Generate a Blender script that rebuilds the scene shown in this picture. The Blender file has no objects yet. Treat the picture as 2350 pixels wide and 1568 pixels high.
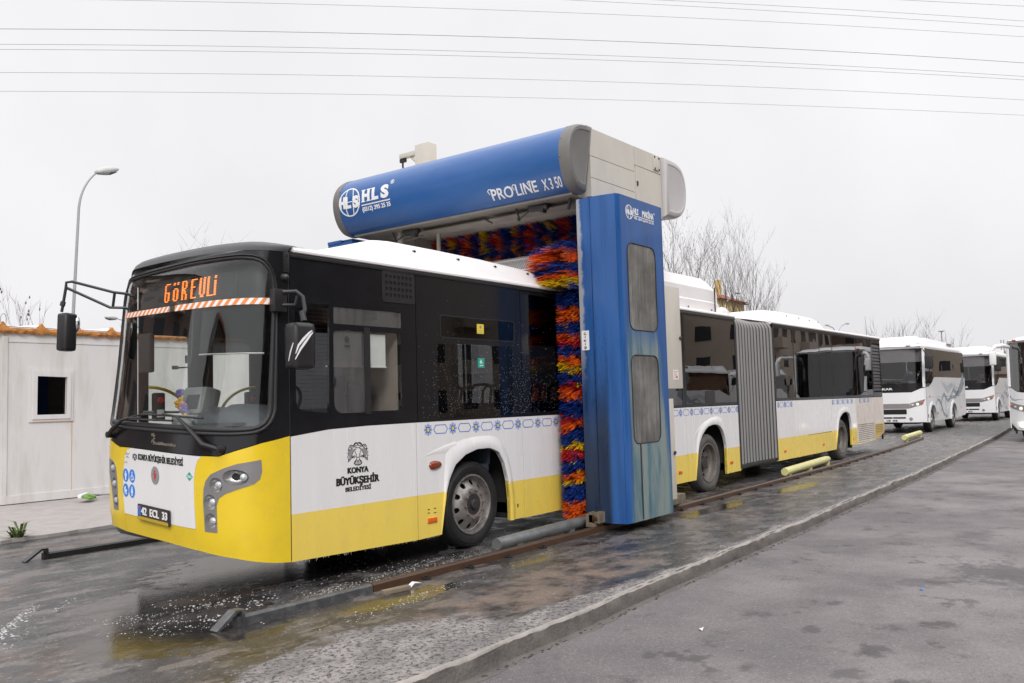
import bpy, bmesh, math, random
import numpy as np
from mathutils import Vector, Matrix
from mathutils.geometry import tessellate_polygon
R_ = math.radians
PI = math.pi
rnd = random.Random(7)
sc = bpy.context.scene
COL = sc.collection

# ------------------------------------------------------------------ camera
cam_d = bpy.data.cameras.new('camera'); cam = bpy.data.objects.new('camera', cam_d); COL.objects.link(cam)
cam_d.sensor_width = 36.0; cam_d.lens = 1998.0/2349.0*36.0; cam_d.clip_end = 2000; cam_d.clip_start = .05
_R = ((.60213802, -.79787581, -.02870519), (.0371222, .0638939, -.99726602), (.79752852, .59942619, .06809185))
_m = Matrix(((_R[0][0], -_R[1][0], -_R[2][0]), (_R[0][1], -_R[1][1], -_R[2][1]), (_R[0][2], -_R[1][2], -_R[2][2])))
cam.matrix_world = Matrix.Translation((-4.96036577, -6.20023654, 1.60506047)) @ _m.to_4x4()
sc.camera = cam

# ------------------------------------------------------------------ sky, sun, exposure
SUN_EL, SUN_AZ = 38.0, 222.0          # azimuth of the direction TO the sun, degrees from +X anticlockwise
w = bpy.data.worlds.new('World'); sc.world = w; w.use_nodes = True
nt = w.node_tree; nt.nodes.clear()
out = nt.nodes.new('ShaderNodeOutputWorld'); bg = nt.nodes.new('ShaderNodeBackground')
sky = nt.nodes.new('ShaderNodeTexSky'); sky.sky_type = 'NISHITA'; sky.sun_disc = False
sky.sun_elevation = R_(SUN_EL); sky.sun_rotation = R_(90-SUN_AZ); sky.dust_density = 6; sky.air_density = 1.0
hs = nt.nodes.new('ShaderNodeHueSaturation'); hs.inputs['Saturation'].default_value = .1; hs.inputs['Value'].default_value = .8
nt.links.new(sky.outputs[0], hs.inputs['Color'])
tc = nt.nodes.new('ShaderNodeTexCoord'); sx = nt.nodes.new('ShaderNodeSeparateXYZ'); nt.links.new(tc.outputs['Generated'], sx.inputs[0])
rp = nt.nodes.new('ShaderNodeValToRGB'); nt.links.new(sx.outputs['Z'], rp.inputs[0])
def _st(i, p, v):
    e = rp.color_ramp.elements[i] if i < 2 else rp.color_ramp.elements.new(p)
    e.position = p; e.color = (v*.993, v*.982, v*1.006, 1)
_st(0, 0.0, .425); _st(1, 1.0, 1.02); _st(2, .14, .452); _st(3, .42, .482); _st(4, .68, .82)
nz = nt.nodes.new('ShaderNodeTexNoise'); nz.inputs['Scale'].default_value = 2.6; nz.inputs['Detail'].default_value = 6
nt.links.new(tc.outputs['Generated'], nz.inputs['Vector'])
mr = nt.nodes.new('ShaderNodeMapRange'); mr.inputs['To Min'].default_value = 17.3; mr.inputs['To Max'].default_value = 19.7
mr.inputs['From Min'].default_value = .3; mr.inputs['From Max'].default_value = .7
nt.links.new(nz.outputs['Fac'], mr.inputs['Value'])
vm = nt.nodes.new('ShaderNodeVectorMath'); vm.operation = 'SCALE'; nt.links.new(rp.outputs[0], vm.inputs[0]); nt.links.new(mr.outputs[0], vm.inputs['Scale'])
mx = nt.nodes.new('ShaderNodeMix'); mx.data_type = 'RGBA'; mx.inputs['Factor'].default_value = .94
nt.links.new(hs.outputs[0], mx.inputs['A']); nt.links.new(vm.outputs[0], mx.inputs['B'])
nt.links.new(mx.outputs['Result'], bg.inputs['Color']); bg.inputs['Strength'].default_value = .1
nt.links.new(bg.outputs[0], out.inputs[0])
sun_d = bpy.data.lights.new('sun', 'SUN'); sun = bpy.data.objects.new('sun', sun_d); COL.objects.link(sun)
sun_d.energy = 1.5; sun_d.angle = R_(16); sun_d.color = (1, .97, .93)
_sd = Vector((math.cos(R_(SUN_AZ))*math.cos(R_(SUN_EL)), math.sin(R_(SUN_AZ))*math.cos(R_(SUN_EL)), math.sin(R_(SUN_EL))))
sun.rotation_euler = (-_sd).to_track_quat('-Z', 'Y').to_euler(); sun.location = (-20, -20, 30)
sc.view_settings.view_transform = 'Standard'; sc.view_settings.look = 'None'
sc.view_settings.exposure = 0.13; sc.view_settings.gamma = 1.0; sc.view_settings.use_curve_mapping = False
sc.render.engine = 'CYCLES'
sc.cycles.use_denoising = True
sc.cycles.max_bounces = 8; sc.cycles.transparent_max_bounces = 24; sc.cycles.glossy_bounces = 4
sc.cycles.sample_clamp_indirect = 6

# ------------------------------------------------------------------ materials
def nmat(name):
    m = bpy.data.materials.new(name); m.use_nodes = True; t = m.node_tree; t.nodes.clear()
    o = t.nodes.new('ShaderNodeOutputMaterial')
    return m, t, o
def N(t, ty, **kw):
    n = t.nodes.new(ty)
    for k, v in kw.items():
        if k in ('operation', 'data_type', 'blend_type', 'feature', 'noise_dimensions', 'interpolation_type', 'wave_type', 'bands_direction'): setattr(n, k, v)
        else: n.inputs[k].default_value = v
    return n
def c4(c): return (c[0], c[1], c[2], 1.0)
def pm(name, col, rough=.5, metal=0.0, var=.1, scale=6.0, bump=0.0, bscale=60.0, coat=0.0, dirt=None, dscale=3.0, damt=.5, stretch=None, emit=None, rvar=.1):
    m, t, o = nmat(name)
    b = t.nodes.new('ShaderNodeBsdfPrincipled'); t.links.new(b.outputs[0], o.inputs[0])
    g = t.nodes.new('ShaderNodeTexCoord'); vec = g.outputs['Object']
    if stretch:
        mp = t.nodes.new('ShaderNodeMapping'); mp.inputs['Scale'].default_value = stretch; t.links.new(vec, mp.inputs[0]); vecs = mp.outputs[0]
    else: vecs = vec
    n1 = N(t, 'ShaderNodeTexNoise', Scale=scale, Detail=5.0, Roughness=.6); t.links.new(vecs, n1.inputs['Vector'])
    mixc = N(t, 'ShaderNodeMix', data_type='RGBA')
    mixc.inputs['A'].default_value = c4([c*(1-var) for c in col]); mixc.inputs['B'].default_value = c4([min(1, c*(1+var)) for c in col])
    t.links.new(n1.outputs['Fac'], mixc.inputs['Factor']); cout = mixc.outputs['Result']
    if dirt:
        n2 = N(t, 'ShaderNodeTexNoise', Scale=dscale, Detail=6.0, Roughness=.65); t.links.new(vecs, n2.inputs['Vector'])
        r2 = N(t, 'ShaderNodeMapRange'); r2.inputs['From Min'].default_value = .45; r2.inputs['From Max'].default_value = .72; r2.inputs['To Max'].default_value = damt
        t.links.new(n2.outputs['Fac'], r2.inputs['Value'])
        md = N(t, 'ShaderNodeMix', data_type='RGBA'); md.inputs['B'].default_value = c4(dirt)
        t.links.new(r2.outputs[0], md.inputs['Factor']); t.links.new(cout, md.inputs['A']); cout = md.outputs['Result']
    t.links.new(cout, b.inputs['Base Color'])
    rr = N(t, 'ShaderNodeMapRange'); rr.inputs['To Min'].default_value = max(.02, rough-rvar); rr.inputs['To Max'].default_value = min(1, rough+rvar)
    t.links.new(n1.outputs['Fac'], rr.inputs['Value']); t.links.new(rr.outputs[0], b.inputs['Roughness'])
    b.inputs['Metallic'].default_value = metal
    if coat: b.inputs['Coat Weight'].default_value = coat; b.inputs['Coat Roughness'].default_value = .06
    if bump:
        n3 = N(t, 'ShaderNodeTexNoise', Scale=bscale, Detail=3.0); t.links.new(vec, n3.inputs['Vector'])
        bp = N(t, 'ShaderNodeBump', Strength=bump, Distance=.02); t.links.new(n3.outputs['Fac'], bp.inputs['Height']); t.links.new(bp.outputs[0], b.inputs['Normal'])
    if emit:
        b.inputs['Emission Color'].default_value = c4(emit[0]); b.inputs['Emission Strength'].default_value = emit[1]
    return m
def glass(name, tint, base=.045, rough=.0, bump=0.0, haze=0.0, hazecol=(.5, .5, .5)):
    m, t, o = nmat(name)
    tr = N(t, 'ShaderNodeBsdfTransparent', Color=c4(tint)); gl = N(t, 'ShaderNodeBsdfGlossy', Roughness=rough, Color=(1, 1, 1, 1))
    ge = t.nodes.new('ShaderNodeNewGeometry')
    d = N(t, 'ShaderNodeVectorMath', operation='DOT_PRODUCT'); t.links.new(ge.outputs['Incoming'], d.inputs[0]); t.links.new(ge.outputs['Normal'], d.inputs[1])
    ab = N(t, 'ShaderNodeMath', operation='ABSOLUTE'); t.links.new(d.outputs['Value'], ab.inputs[0])
    om = N(t, 'ShaderNodeMath', operation='SUBTRACT'); om.inputs[0].default_value = 1.0; t.links.new(ab.outputs[0], om.inputs[1])
    pw = N(t, 'ShaderNodeMath', operation='POWER'); pw.inputs[1].default_value = 4.0; t.links.new(om.outputs[0], pw.inputs[0])
    ma = N(t, 'ShaderNodeMath', operation='MULTIPLY_ADD'); ma.inputs[1].default_value = .9-base; ma.inputs[2].default_value = base; t.links.new(pw.outputs[0], ma.inputs[0])
    mxs = t.nodes.new('ShaderNodeMixShader'); t.links.new(ma.outputs[0], mxs.inputs[0])
    src = tr.outputs[0]
    if haze:
        df = N(t, 'ShaderNodeBsdfDiffuse', Color=c4(hazecol)); g = t.nodes.new('ShaderNodeTexCoord')
        if haze > .9:
            na = N(t, 'ShaderNodeTexNoise', Scale=1.9, Detail=7.0, Roughness=.7); t.links.new(g.outputs['Object'], na.inputs['Vector'])
            mq = N(t, 'ShaderNodeMapping'); mq.inputs['Scale'].default_value = (26, 26, 1.3); t.links.new(g.outputs['Object'], mq.inputs[0])
            nb = N(t, 'ShaderNodeTexNoise', Scale=1.6, Detail=4.0, Roughness=.7); t.links.new(mq.outputs[0], nb.inputs['Vector'])
            av = N(t, 'ShaderNodeMath', operation='MULTIPLY_ADD'); t.links.new(nb.outputs['Fac'], av.inputs[0]); av.inputs[1].default_value = .55; t.links.new(na.outputs['Fac'], av.inputs[2])
            ra = N(t, 'ShaderNodeMapRange'); ra.inputs['From Min'].default_value = .52; ra.inputs['From Max'].default_value = 1.0; t.links.new(av.outputs[0], ra.inputs['Value'])
            mc = N(t, 'ShaderNodeMix', data_type='RGBA'); mc.inputs['A'].default_value = c4([q*.28 for q in hazecol]); mc.inputs['B'].default_value = c4([q*1.25 for q in hazecol]); t.links.new(ra.outputs[0], mc.inputs['Factor']); t.links.new(mc.outputs['Result'], df.inputs['Color'])
        mp = N(t, 'ShaderNodeMapping'); mp.inputs['Scale'].default_value = (5, 5, .7); t.links.new(g.outputs['Object'], mp.inputs[0])
        n = N(t, 'ShaderNodeTexNoise', Scale=3.0, Detail=5.0); t.links.new(mp.outputs[0], n.inputs['Vector'])
        r = N(t, 'ShaderNodeMapRange'); r.inputs['From Min'].default_value = .3; r.inputs['From Max'].default_value = .75; r.inputs['To Min'].default_value = haze*.5; r.inputs['To Max'].default_value = haze
        t.links.new(n.outputs['Fac'], r.inputs['Value'])
        mh = t.nodes.new('ShaderNodeMixShader'); t.links.new(r.outputs[0], mh.inputs[0]); t.links.new(tr.outputs[0], mh.inputs[1]); t.links.new(df.outputs[0], mh.inputs[2]); src = mh.outputs[0]
    t.links.new(src, mxs.inputs[1]); t.links.new(gl.outputs[0], mxs.inputs[2]); t.links.new(mxs.outputs[0], o.inputs[0])
    if bump:
        g = t.nodes.new('ShaderNodeTexCoord'); n = N(t, 'ShaderNodeTexNoise', Scale=1.3, Detail=1.0); t.links.new(g.outputs['Object'], n.inputs['Vector'])
        bp = N(t, 'ShaderNodeBump', Strength=bump, Distance=.05); t.links.new(n.outputs['Fac'], bp.inputs['Height']); t.links.new(bp.outputs[0], gl.inputs['Normal'])
    return m

M = {}
M['white'] = pm('bus_white', (.80, .785, .79), .26, var=.03, scale=3, coat=.25, dirt=(.62, .58, .56), dscale=2.2, damt=.22, stretch=(2.2, 1, .35))
M['white_dusty'] = pm('bus_white_dusty', (.70, .64, .59), .5, var=.12, scale=2.0, dirt=(.46, .39, .33), dscale=2.4, damt=.6, stretch=(1, 1, .8))
M['yellow'] = pm('bus_yellow', (.86, .645, .115), .28, var=.03, scale=3, coat=.3, dirt=(.58, .42, .14), dscale=3.5, damt=.2, stretch=(1.5, 1, .5))
M['yellow_deep'] = pm('bumper_yellow', (.84, .60, .026), .25, var=.03, scale=3, coat=.3, dirt=(.40, .28, .05), dscale=4.5, damt=.16)
M['yellow_dusty'] = pm('bus_yellow_dusty', (.62, .45, .13), .5, var=.12, scale=2, dirt=(.44, .36, .27), dscale=3, damt=.6)
M['black'] = pm('gloss_black', (.010, .010, .012), .16, var=.3, scale=5)
M['black_satin'] = pm('satin_black', (.021, .0205, .022), .36, var=.2, scale=9, bump=.04, bscale=200)
M['rubber'] = pm('rubber', (.022, .021, .022), .55, var=.25, scale=14)
M['tyre'] = pm('tyre', (.011, .0105, .0105), .62, var=.3, scale=10, dirt=(.045, .042, .04), dscale=7, damt=.35, bump=.05, bscale=120)
M['tyre_dry'] = pm('tyre_dry', (.085, .082, .080), .75, var=.25, scale=10, dirt=(.17, .16, .15), dscale=6, damt=.5)
M['rim'] = pm('rim_steel', (.36, .34, .325), .36, metal=.6, var=.25, scale=9, dirt=(.10, .08, .065), dscale=7, damt=.8)
M['rim_dusty'] = pm('rim_dusty', (.19, .17, .155), .6, metal=.3, var=.25, scale=7, dirt=(.10, .085, .07), dscale=6, damt=.6)
M['hub'] = pm('hub_dark', (.055, .052, .05), .4, metal=.4, var=.3, scale=20)
M['nut'] = pm('nut', (.20, .13, .10), .5, metal=.6, var=.3, scale=40)
M['pale_bolt'] = pm('pale_bolt', (.45, .44, .42), .4, metal=.5)
M['well'] = pm('wheel_well', (.016, .015, .015), .75, var=.3)
M['under'] = pm('underframe', (.014, .014, .014), .7, var=.3)
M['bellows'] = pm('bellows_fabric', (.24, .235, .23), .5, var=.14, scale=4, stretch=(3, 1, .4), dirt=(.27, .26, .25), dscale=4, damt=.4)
M['bellows_dark'] = pm('bellows_fold_shade', (.060, .058, .057), .7, var=.2, scale=5)  # same fabric inside the grooves, their shade put into the colour
M['cover_white'] = pm('roof_white', (.84, .82, .82), .35, var=.03, scale=2, dirt=(.74, .68, .65), dscale=1.2, damt=.3)
M['dark_hole'] = pm('dark_hole', (.008, .008, .008), .8)
M['amber'] = pm('amber_lens', (.22, .035, .008), .12, var=.3, scale=30, coat=.6)
M['orange_refl'] = pm('orange_reflector', (.75, .12, .015), .3, var=.2, scale=60)
M['silver'] = pm('lamp_silver', (.44, .43, .43), .32, metal=.75, var=.06)
M['grey_panel'] = pm('headlamp_grey', (.27, .26, .265), .4, metal=.35, var=.06)
M['lens'] = pm('lamp_lens', (.50, .51, .52), .14, metal=.25, var=.25, scale=60, bump=.3, bscale=90)
M['ink'] = pm('black_ink', (.012, .011, .012), .5)
M['ink_grey'] = pm('grey_ink', (.28, .28, .29), .5)
M['print_white'] = pm('white_print', (.80, .80, .80), .45, var=.05)
M['print_blue'] = pm('blue_print', (.035, .16, .55), .4, var=.06)
M['sign_blue'] = pm('sign_blue', (.03, .22, .72), .4, var=.06)
M['print_yellow'] = pm('yellow_print', (.78, .62, .06), .45, var=.06)
M['print_red'] = pm('red_print', (.55, .03, .035), .4)
M['print_green'] = pm('green_print', (.02, .36, .26), .4)
M['brown_plate'] = pm('plate_dark', (.055, .045, .038), .4)
M['champagne_yellow'] = pm('plate_strip', (.50, .34, .03), .5)
M['chrome'] = pm('chrome', (.6, .6, .6), .12, metal=1.0)
M['champagne'] = pm('champagne', (.32, .28, .22), .35, metal=.6)
M['orange_tape'] = pm('orange_tape', (.86, .28, .07), .35, var=.06, emit=None)
M['white_tape'] = pm('white_tape', (.86, .86, .86), .3, var=.04)
M['led'] = pm('led_on', (.9, .25, .05), .5, emit=((1.0, .24, .03), 2.0))
M['led_off'] = pm('led_off', (.10, .095, .10), .5)
M['matrix'] = pm('display_back', (.035, .035, .038), .5)
M['windscreen'] = glass('windscreen_glass', (.965, .985, .975), .036)
M['side_glass'] = glass('side_glass', (.27, .27, .28), .035, bump=.03)
M['dark_glass'] = glass('dark_glass', (.12, .12, .125), .10, bump=.03)
M['clear_glass'] = glass('clear_glass', (.95, .965, .96), .045)
M['milk_glass'] = glass('misted_glass', (.62, .62, .62), .05, haze=.26, hazecol=(.36, .355, .35))
M['dirty_pane'] = glass('dirty_pane', (.3, .3, .3), .03, rough=.3, haze=.97, hazecol=(.27, .265, .255))
M['interior'] = pm('interior_grey', (.16, .165, .17), .6, var=.1)
M['interior_light'] = pm('interior_light', (.42, .42, .41), .6, var=.1)
M['floor_in'] = pm('bus_floor', (.07, .07, .075), .6)
M['seat'] = pm('seat_blue', (.03, .035, .055), .7, var=.3, scale=20)
M['cloth_light'] = pm('roller_blind_cloth', (.70, .69, .67), .8, var=.05)
M['cloth_beige'] = pm('beige_curtain', (.30, .25, .22), .8, var=.15, scale=9)
M['blind'] = glass('blind_film', (.26, .26, .27), .02)
M['rail_yellow'] = pm('handrail_yellow', (.62, .46, .02), .35)
M['dash'] = pm('dashboard_grey', (.075, .080, .090), .5, var=.1)
M['validator'] = pm('validator_grey', (.26, .27, .27), .45, var=.1)
M['beige'] = pm('gantry_beige', (.60, .565, .50), .38, var=.04, scale=2, dirt=(.36, .33, .28), dscale=2.5, damt=.25, stretch=(1, 1, .4))
M['beige_dark'] = pm('gantry_beige_dark', (.29, .265, .23), .34, var=.12, scale=4, dirt=(.20, .18, .16), dscale=3, damt=.6)  # darker beige, mostly for the under side and inner parts
M['grey_cap'] = pm('cap_grey', (.155, .150, .143), .5, var=.08, scale=4, dirt=(.20, .19, .18), dscale=3, damt=.3)
M['grey_cap_light'] = pm('cap_light', (.50, .485, .48), .5, var=.06, scale=3, dirt=(.38, .36, .35), dscale=3, damt=.35)
M['carriage'] = pm('carriage_paint', (.20, .165, .12), .5, var=.3, scale=9, dirt=(.07, .05, .035), dscale=6, damt=.8)
M['steel_dark'] = pm('dark_metal', (.06, .058, .056), .45, metal=.5, var=.3, scale=20)
M['galv'] = pm('galvanised', (.24, .25, .25), .45, metal=.45, var=.2, scale=9, dirt=(.10, .10, .095), dscale=6, damt=.6)
M['rust'] = pm('rusty_steel', (.068, .034, .018), .36, var=.35, scale=9, dirt=(.045, .022, .012), dscale=5, damt=.7, bump=.15, bscale=70)
M['rail_grey'] = pm('painted_rail', (.060, .060, .063), .35, var=.25, scale=8, dirt=(.25, .25, .25), dscale=14, damt=.35, bump=.05, bscale=60)
M['rail_dark'] = pm('dark_rail', (.022, .021, .022), .3, var=.3, scale=8)
M['pale_pipe'] = pm('cream_yellow_pipe', (.66, .63, .29), .4, var=.06, scale=5, dirt=(.45, .40, .2), dscale=6, damt=.35)
M['b_blue'] = pm('bristle_blue', (.008, .042, .26), .55, var=.35, scale=30)
M['b_orange'] = pm('bristle_orange', (.86, .13, .010), .55, var=.3, scale=30)
M['b_red'] = pm('bristle_red', (.60, .022, .022), .55, var=.3, scale=30)
M['b_yellow'] = pm('bristle_yellow', (.76, .52, .008), .55, var=.25, scale=30)
M['cabin_white'] = pm('cabin_panel', (.66, .645, .635), .5, var=.04, scale=1.5, dirt=(.46, .42, .37), dscale=2.0, damt=.6, stretch=(1.8, 1, .3))
M['cabin_roof'] = pm('cabin_roof', (.78, .77, .77), .5)
M['orange_foam'] = pm('orange_foam', (.56, .23, .055), .85, var=.3, scale=14, dirt=(.10, .055, .03), dscale=9, damt=.8, bump=.5, bscale=40)
M['rust_stain'] = pm('rust_stain', (.55, .37, .22), .7, var=.25, scale=18)
M['pole'] = pm('lamp_pole', (.36, .37, .38), .5, metal=.3, var=.12)
M['lamp_head'] = pm('lamp_head', (.50, .52, .50), .4, var=.1)
M['bark'] = pm('bark', (.085, .066, .056), .85, var=.35, scale=3)
M['bark_pale'] = pm('bark_pale', (.21, .175, .16), .85, var=.3, scale=3)
M['pod'] = pm('seed_pod', (.085, .04, .025), .8, var=.4, scale=3)
M['leaf'] = pm('weed_leaf', (.105, .15, .04), .6, var=.35, scale=20)
M['wire'] = pm('wire', (.22, .20, .21), .6)
M['mini_white'] = pm('coach_white', (.80, .80, .815), .24, var=.02, scale=2, coat=.4)
M['swirl'] = pm('swirl_bluegrey', (.27, .33, .38), .3, var=.25, scale=2, coat=.3)
M['swirl_light'] = pm('swirl_pale', (.52, .56, .60), .3, var=.2, scale=2, coat=.3)
M['mini_grey'] = pm('coach_grey', (.24, .22, .22), .4, var=.06)
M['mini_glass'] = glass('coach_windscreen', (.88, .87, .87), .035)
M['head_on'] = pm('lit_lamp', (1, .9, .75), .3, emit=((1.0, .86, .62), 7.0))
M['head_dim'] = pm('dim_lamp', (1, .9, .75), .3, emit=((1.0, .80, .52), .4))
M['skin'] = pm('skin', (.42, .24, .17), .6)
M['jacket'] = pm('dark_jacket', (.03, .03, .035), .8)
M['shirt'] = pm('pale_shirt', (.30, .38, .50), .8)
M['hair'] = pm('dark_hair', (.02, .017, .015), .7)
M['foam'] = pm('soap_foam', (.55, .54, .54), .6, var=.2)
M['drop'] = pm('water_drop', (.48, .48, .485), .15, var=.3)
M['paper'] = pm('white_paper', (.78, .77, .76), .7)
M['wood'] = pm('weathered_wood', (.21, .17, .12), .7, var=.3, scale=12, stretch=(1, 8, 8))
M['green_plastic'] = pm('green_bristle', (.15, .29, .06), .6)
M['roof_tile'] = pm('roof_tile', (.30, .105, .06), .8, var=.25, scale=2)
M['wall_yellow'] = pm('yellow_render', (.62, .48, .20), .8, var=.08)
M['wall_pink'] = pm('pink_render', (.60, .36, .25), .8, var=.08)
M['apt_brown'] = pm('apartment_brown', (.22, .16, .14), .8, var=.15, scale=1)
M['apt_dark'] = pm('apartment_grey', (.075, .068, .066), .8, var=.15, scale=1)
M['apt_cream'] = pm('apartment_cream', (.52, .44, .37), .8, var=.1, scale=1)
M['pane'] = pm('window_pane', (.04, .045, .055), .08, coat=.3)

def ground_mat():
    """Wet wash apron: dark wet asphalt, standing water, pale dry film and brown silt."""
    m, t, o = nmat('wash_apron')
    b = t.nodes.new('ShaderNodeBsdfPrincipled'); t.links.new(b.outputs[0], o.inputs[0])
    g = t.nodes.new('ShaderNodeTexCoord'); P = g.outputs['Object']
    def noise(s, d=5.0, r=.6, sc_=None, w=0.0):
        n = N(t, 'ShaderNodeTexNoise', Scale=s, Detail=d, Roughness=r)
        if sc_:
            mp = N(t, 'ShaderNodeMapping'); mp.inputs['Scale'].default_value = sc_; mp.inputs['Location'].default_value = (w, w, 0); t.links.new(P, mp.inputs[0]); t.links.new(mp.outputs[0], n.inputs['Vector'])
        else: t.links.new(P, n.inputs['Vector'])
        return n.outputs['Fac']
    def rng(x, a, b_, lo=0.0, hi=1.0, smooth=True):
        r = N(t, 'ShaderNodeMapRange'); r.interpolation_type = 'SMOOTHSTEP' if smooth else 'LINEAR'
        r.inputs['From Min'].default_value = a; r.inputs['From Max'].default_value = b_; r.inputs['To Min'].default_value = lo; r.inputs['To Max'].default_value = hi
        t.links.new(x, r.inputs['Value']); return r.outputs[0]
    def mth(op, a, b_):
        n = N(t, 'ShaderNodeMath', operation=op)
        for i, x in enumerate((a, b_)):
            if isinstance(x, (int, float)): n.inputs[i].default_value = x
            else: t.links.new(x, n.inputs[i])
        return n.outputs[0]
    def ell(cx, cy, rx, ry):
        mp = N(t, 'ShaderNodeMapping'); mp.inputs['Location'].default_value = (-cx/rx, -cy/ry, 0); mp.inputs['Scale'].default_value = (1/rx, 1/ry, 0); t.links.new(P, mp.inputs[0])
        l = N(t, 'ShaderNodeVectorMath', operation='LENGTH'); t.links.new(mp.outputs[0], l.inputs[0])
        return rng(l.outputs['Value'], .35, 1.25, 1.0, 0.0)
    def mixc(f, a, b_):
        n = N(t, 'ShaderNodeMix', data_type='RGBA'); t.links.new(f, n.inputs['Factor'])
        for k, x in (('A', a), ('B', b_)):
            if isinstance(x, tuple): n.inputs[k].default_value = c4(x)
            else: t.links.new(x, n.inputs[k])
        return n.outputs['Result']
    big = noise(.9, 6.0); mid = noise(3.2, 6.0, .65); fine = noise(24.0, 4.0, .75); strk = noise(1.6, 6.0, .65, (1, 3.2, 1), 5.0)
    sep = N(t, 'ShaderNodeSeparateXYZ'); t.links.new(P, sep.inputs[0])
    # dry pale areas: foreground corner and the strip beside the kerb
    dry = mth('MAXIMUM', ell(-.9, -2.1, 1.5, .85), ell(.6, -2.5, 2.2, .35))
    dry = mth('MAXIMUM', dry, mth('MULTIPLY', rng(mth('SUBTRACT', sep.outputs['Y'], mth('MULTIPLY', sep.outputs['X'], .028)), -2.68, -2.12, 1.0, 0.0), .92))
    dry = mth('MAXIMUM', dry, rng(sep.outputs['X'], 8.0, 17.0, 0.0, .58))
    dry = mth('MAXIMUM', dry, mth('MULTIPLY', ell(-1.3, 3.4, .9, .7), .55))
    drym = rng(mth('ADD', dry, mth('MULTIPLY', mth('SUBTRACT', strk, .5), 1.5)), .42, .74)
    # silt (brown) streaks
    silt = mth('MAXIMUM', ell(1.5, -1.75, 2.6, .65), ell(-.3, .45, .8, .35)); silt = mth('MAXIMUM', silt, mth('MULTIPLY', ell(6.5, -1.6, 3.0, .4), .6))
    silt = mth('MAXIMUM', silt, mth('MULTIPLY', ell(-1.8, 2.6, 1.2, .8), .8)); silt = mth('MAXIMUM', silt, mth('MULTIPLY', ell(-2.3, -.2, .7, .6), .75)); silt = mth('MAXIMUM', silt, mth('MULTIPLY', ell(.3, 4.6, 1.6, .7), .7))
    siltm = rng(mth('ADD', silt, mth('MULTIPLY', mth('SUBTRACT', noise(2.3, 7.0, .7, (1, 2.5, 1)), .5), 2.0)), .45, .95)
    # standing water
    wat = ell(-.85, .45, 1.0, 1.05)
    for e in ((-1.4, -.25, .95, .75), (.35, -1.0, .95, .22), (2.2, -.95, .5, .16), (6.6, -.95, 1.3, .2), (9.9, -1.05, 1.2, .2), (-2.4, 1.3, .9, .6), (-1.0, -.75, .45, .25), (1.5, 1.2, 2.5, 1.6)):
        wat = mth('MAXIMUM', wat, ell(*e))
    watm = rng(mth('ADD', mth('MULTIPLY', wat, .9), mth('MULTIPLY', mth('SUBTRACT', noise(3.4, 8.0, .68, (1, 1.7, 1), 9.0), .5), 2.2)), .40, .56)
    watm = mth('MULTIPLY', watm, rng(drym, .2, .6, 1.0, 0.0))
    base = mixc(rng(big, .35, .65), (.030, .029, .031), (.058, .055, .057))
    base = mixc(mth('MULTIPLY', rng(noise(1.5, 7.0, .66, (1, 1.8, 1), 3.0), .48, .57), .8), base, (.150, .133, .126))
    base = mixc(mth('MULTIPLY', rng(noise(2.1, 6.0, .68, (1, 2.0, 1), 13.0), .52, .59), .9), base, (.019, .0175, .018))
    base = mixc(rng(mid, .52, .74), base, (.095, .087, .084))
    base = mixc(mth('MULTIPLY', siltm, rng(mid, .35, .6)), base, (.165, .122, .094))
    dryc = mixc(rng(mid, .4, .62), (.165, .152, .148), (.265, .243, .232)); dryc = mixc(rng(fine, .51, .57), dryc, (.055, .051, .051)); dryc = mixc(mth('MULTIPLY', rng(noise(55.0, 2.0, .8), .58, .68), .7), dryc, (.36, .34, .325))
    base = mixc(drym, base, dryc)
    grit = mth('MULTIPLY', rng(noise(26.0, 3.0, .8), .58, .66), rng(mid, .38, .6)); base = mixc(mth('MULTIPLY', grit, .7), base, (.40, .375, .36))
    pit = rng(noise(15.0, 3.0, .75), .60, .68); base = mixc(mth('MULTIPLY', pit, .7), base, (.022, .021, .022))
    base = mixc(mth('MULTIPLY', watm, .6), base, (.022, .020, .019))
    t.links.new(base, b.inputs['Base Color'])
    ro = rng(mid, .3, .7, .22, .46); ro = mth('ADD', ro, mth('MULTIPLY', drym, .45)); ro = mth('ADD', ro, mth('MULTIPLY', siltm, .15))
    ro = mth('ADD', mth('MULTIPLY', ro, mth('SUBTRACT', 1.0, watm)), mth('MULTIPLY', watm, .045)); t.links.new(ro, b.inputs['Roughness'])
    b.inputs['Specular IOR Level'].default_value = .5
    hgt = mth('ADD', mth('MULTIPLY', fine, .6), mth('MULTIPLY', mid, .35))
    bp = N(t, 'ShaderNodeBump', Distance=.012); t.links.new(hgt, bp.inputs['Height'])
    t.links.new(rng(watm, 0, 1, .8, .16), bp.inputs['Strength']); t.links.new(bp.outputs[0], b.inputs['Normal'])
    return m
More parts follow.
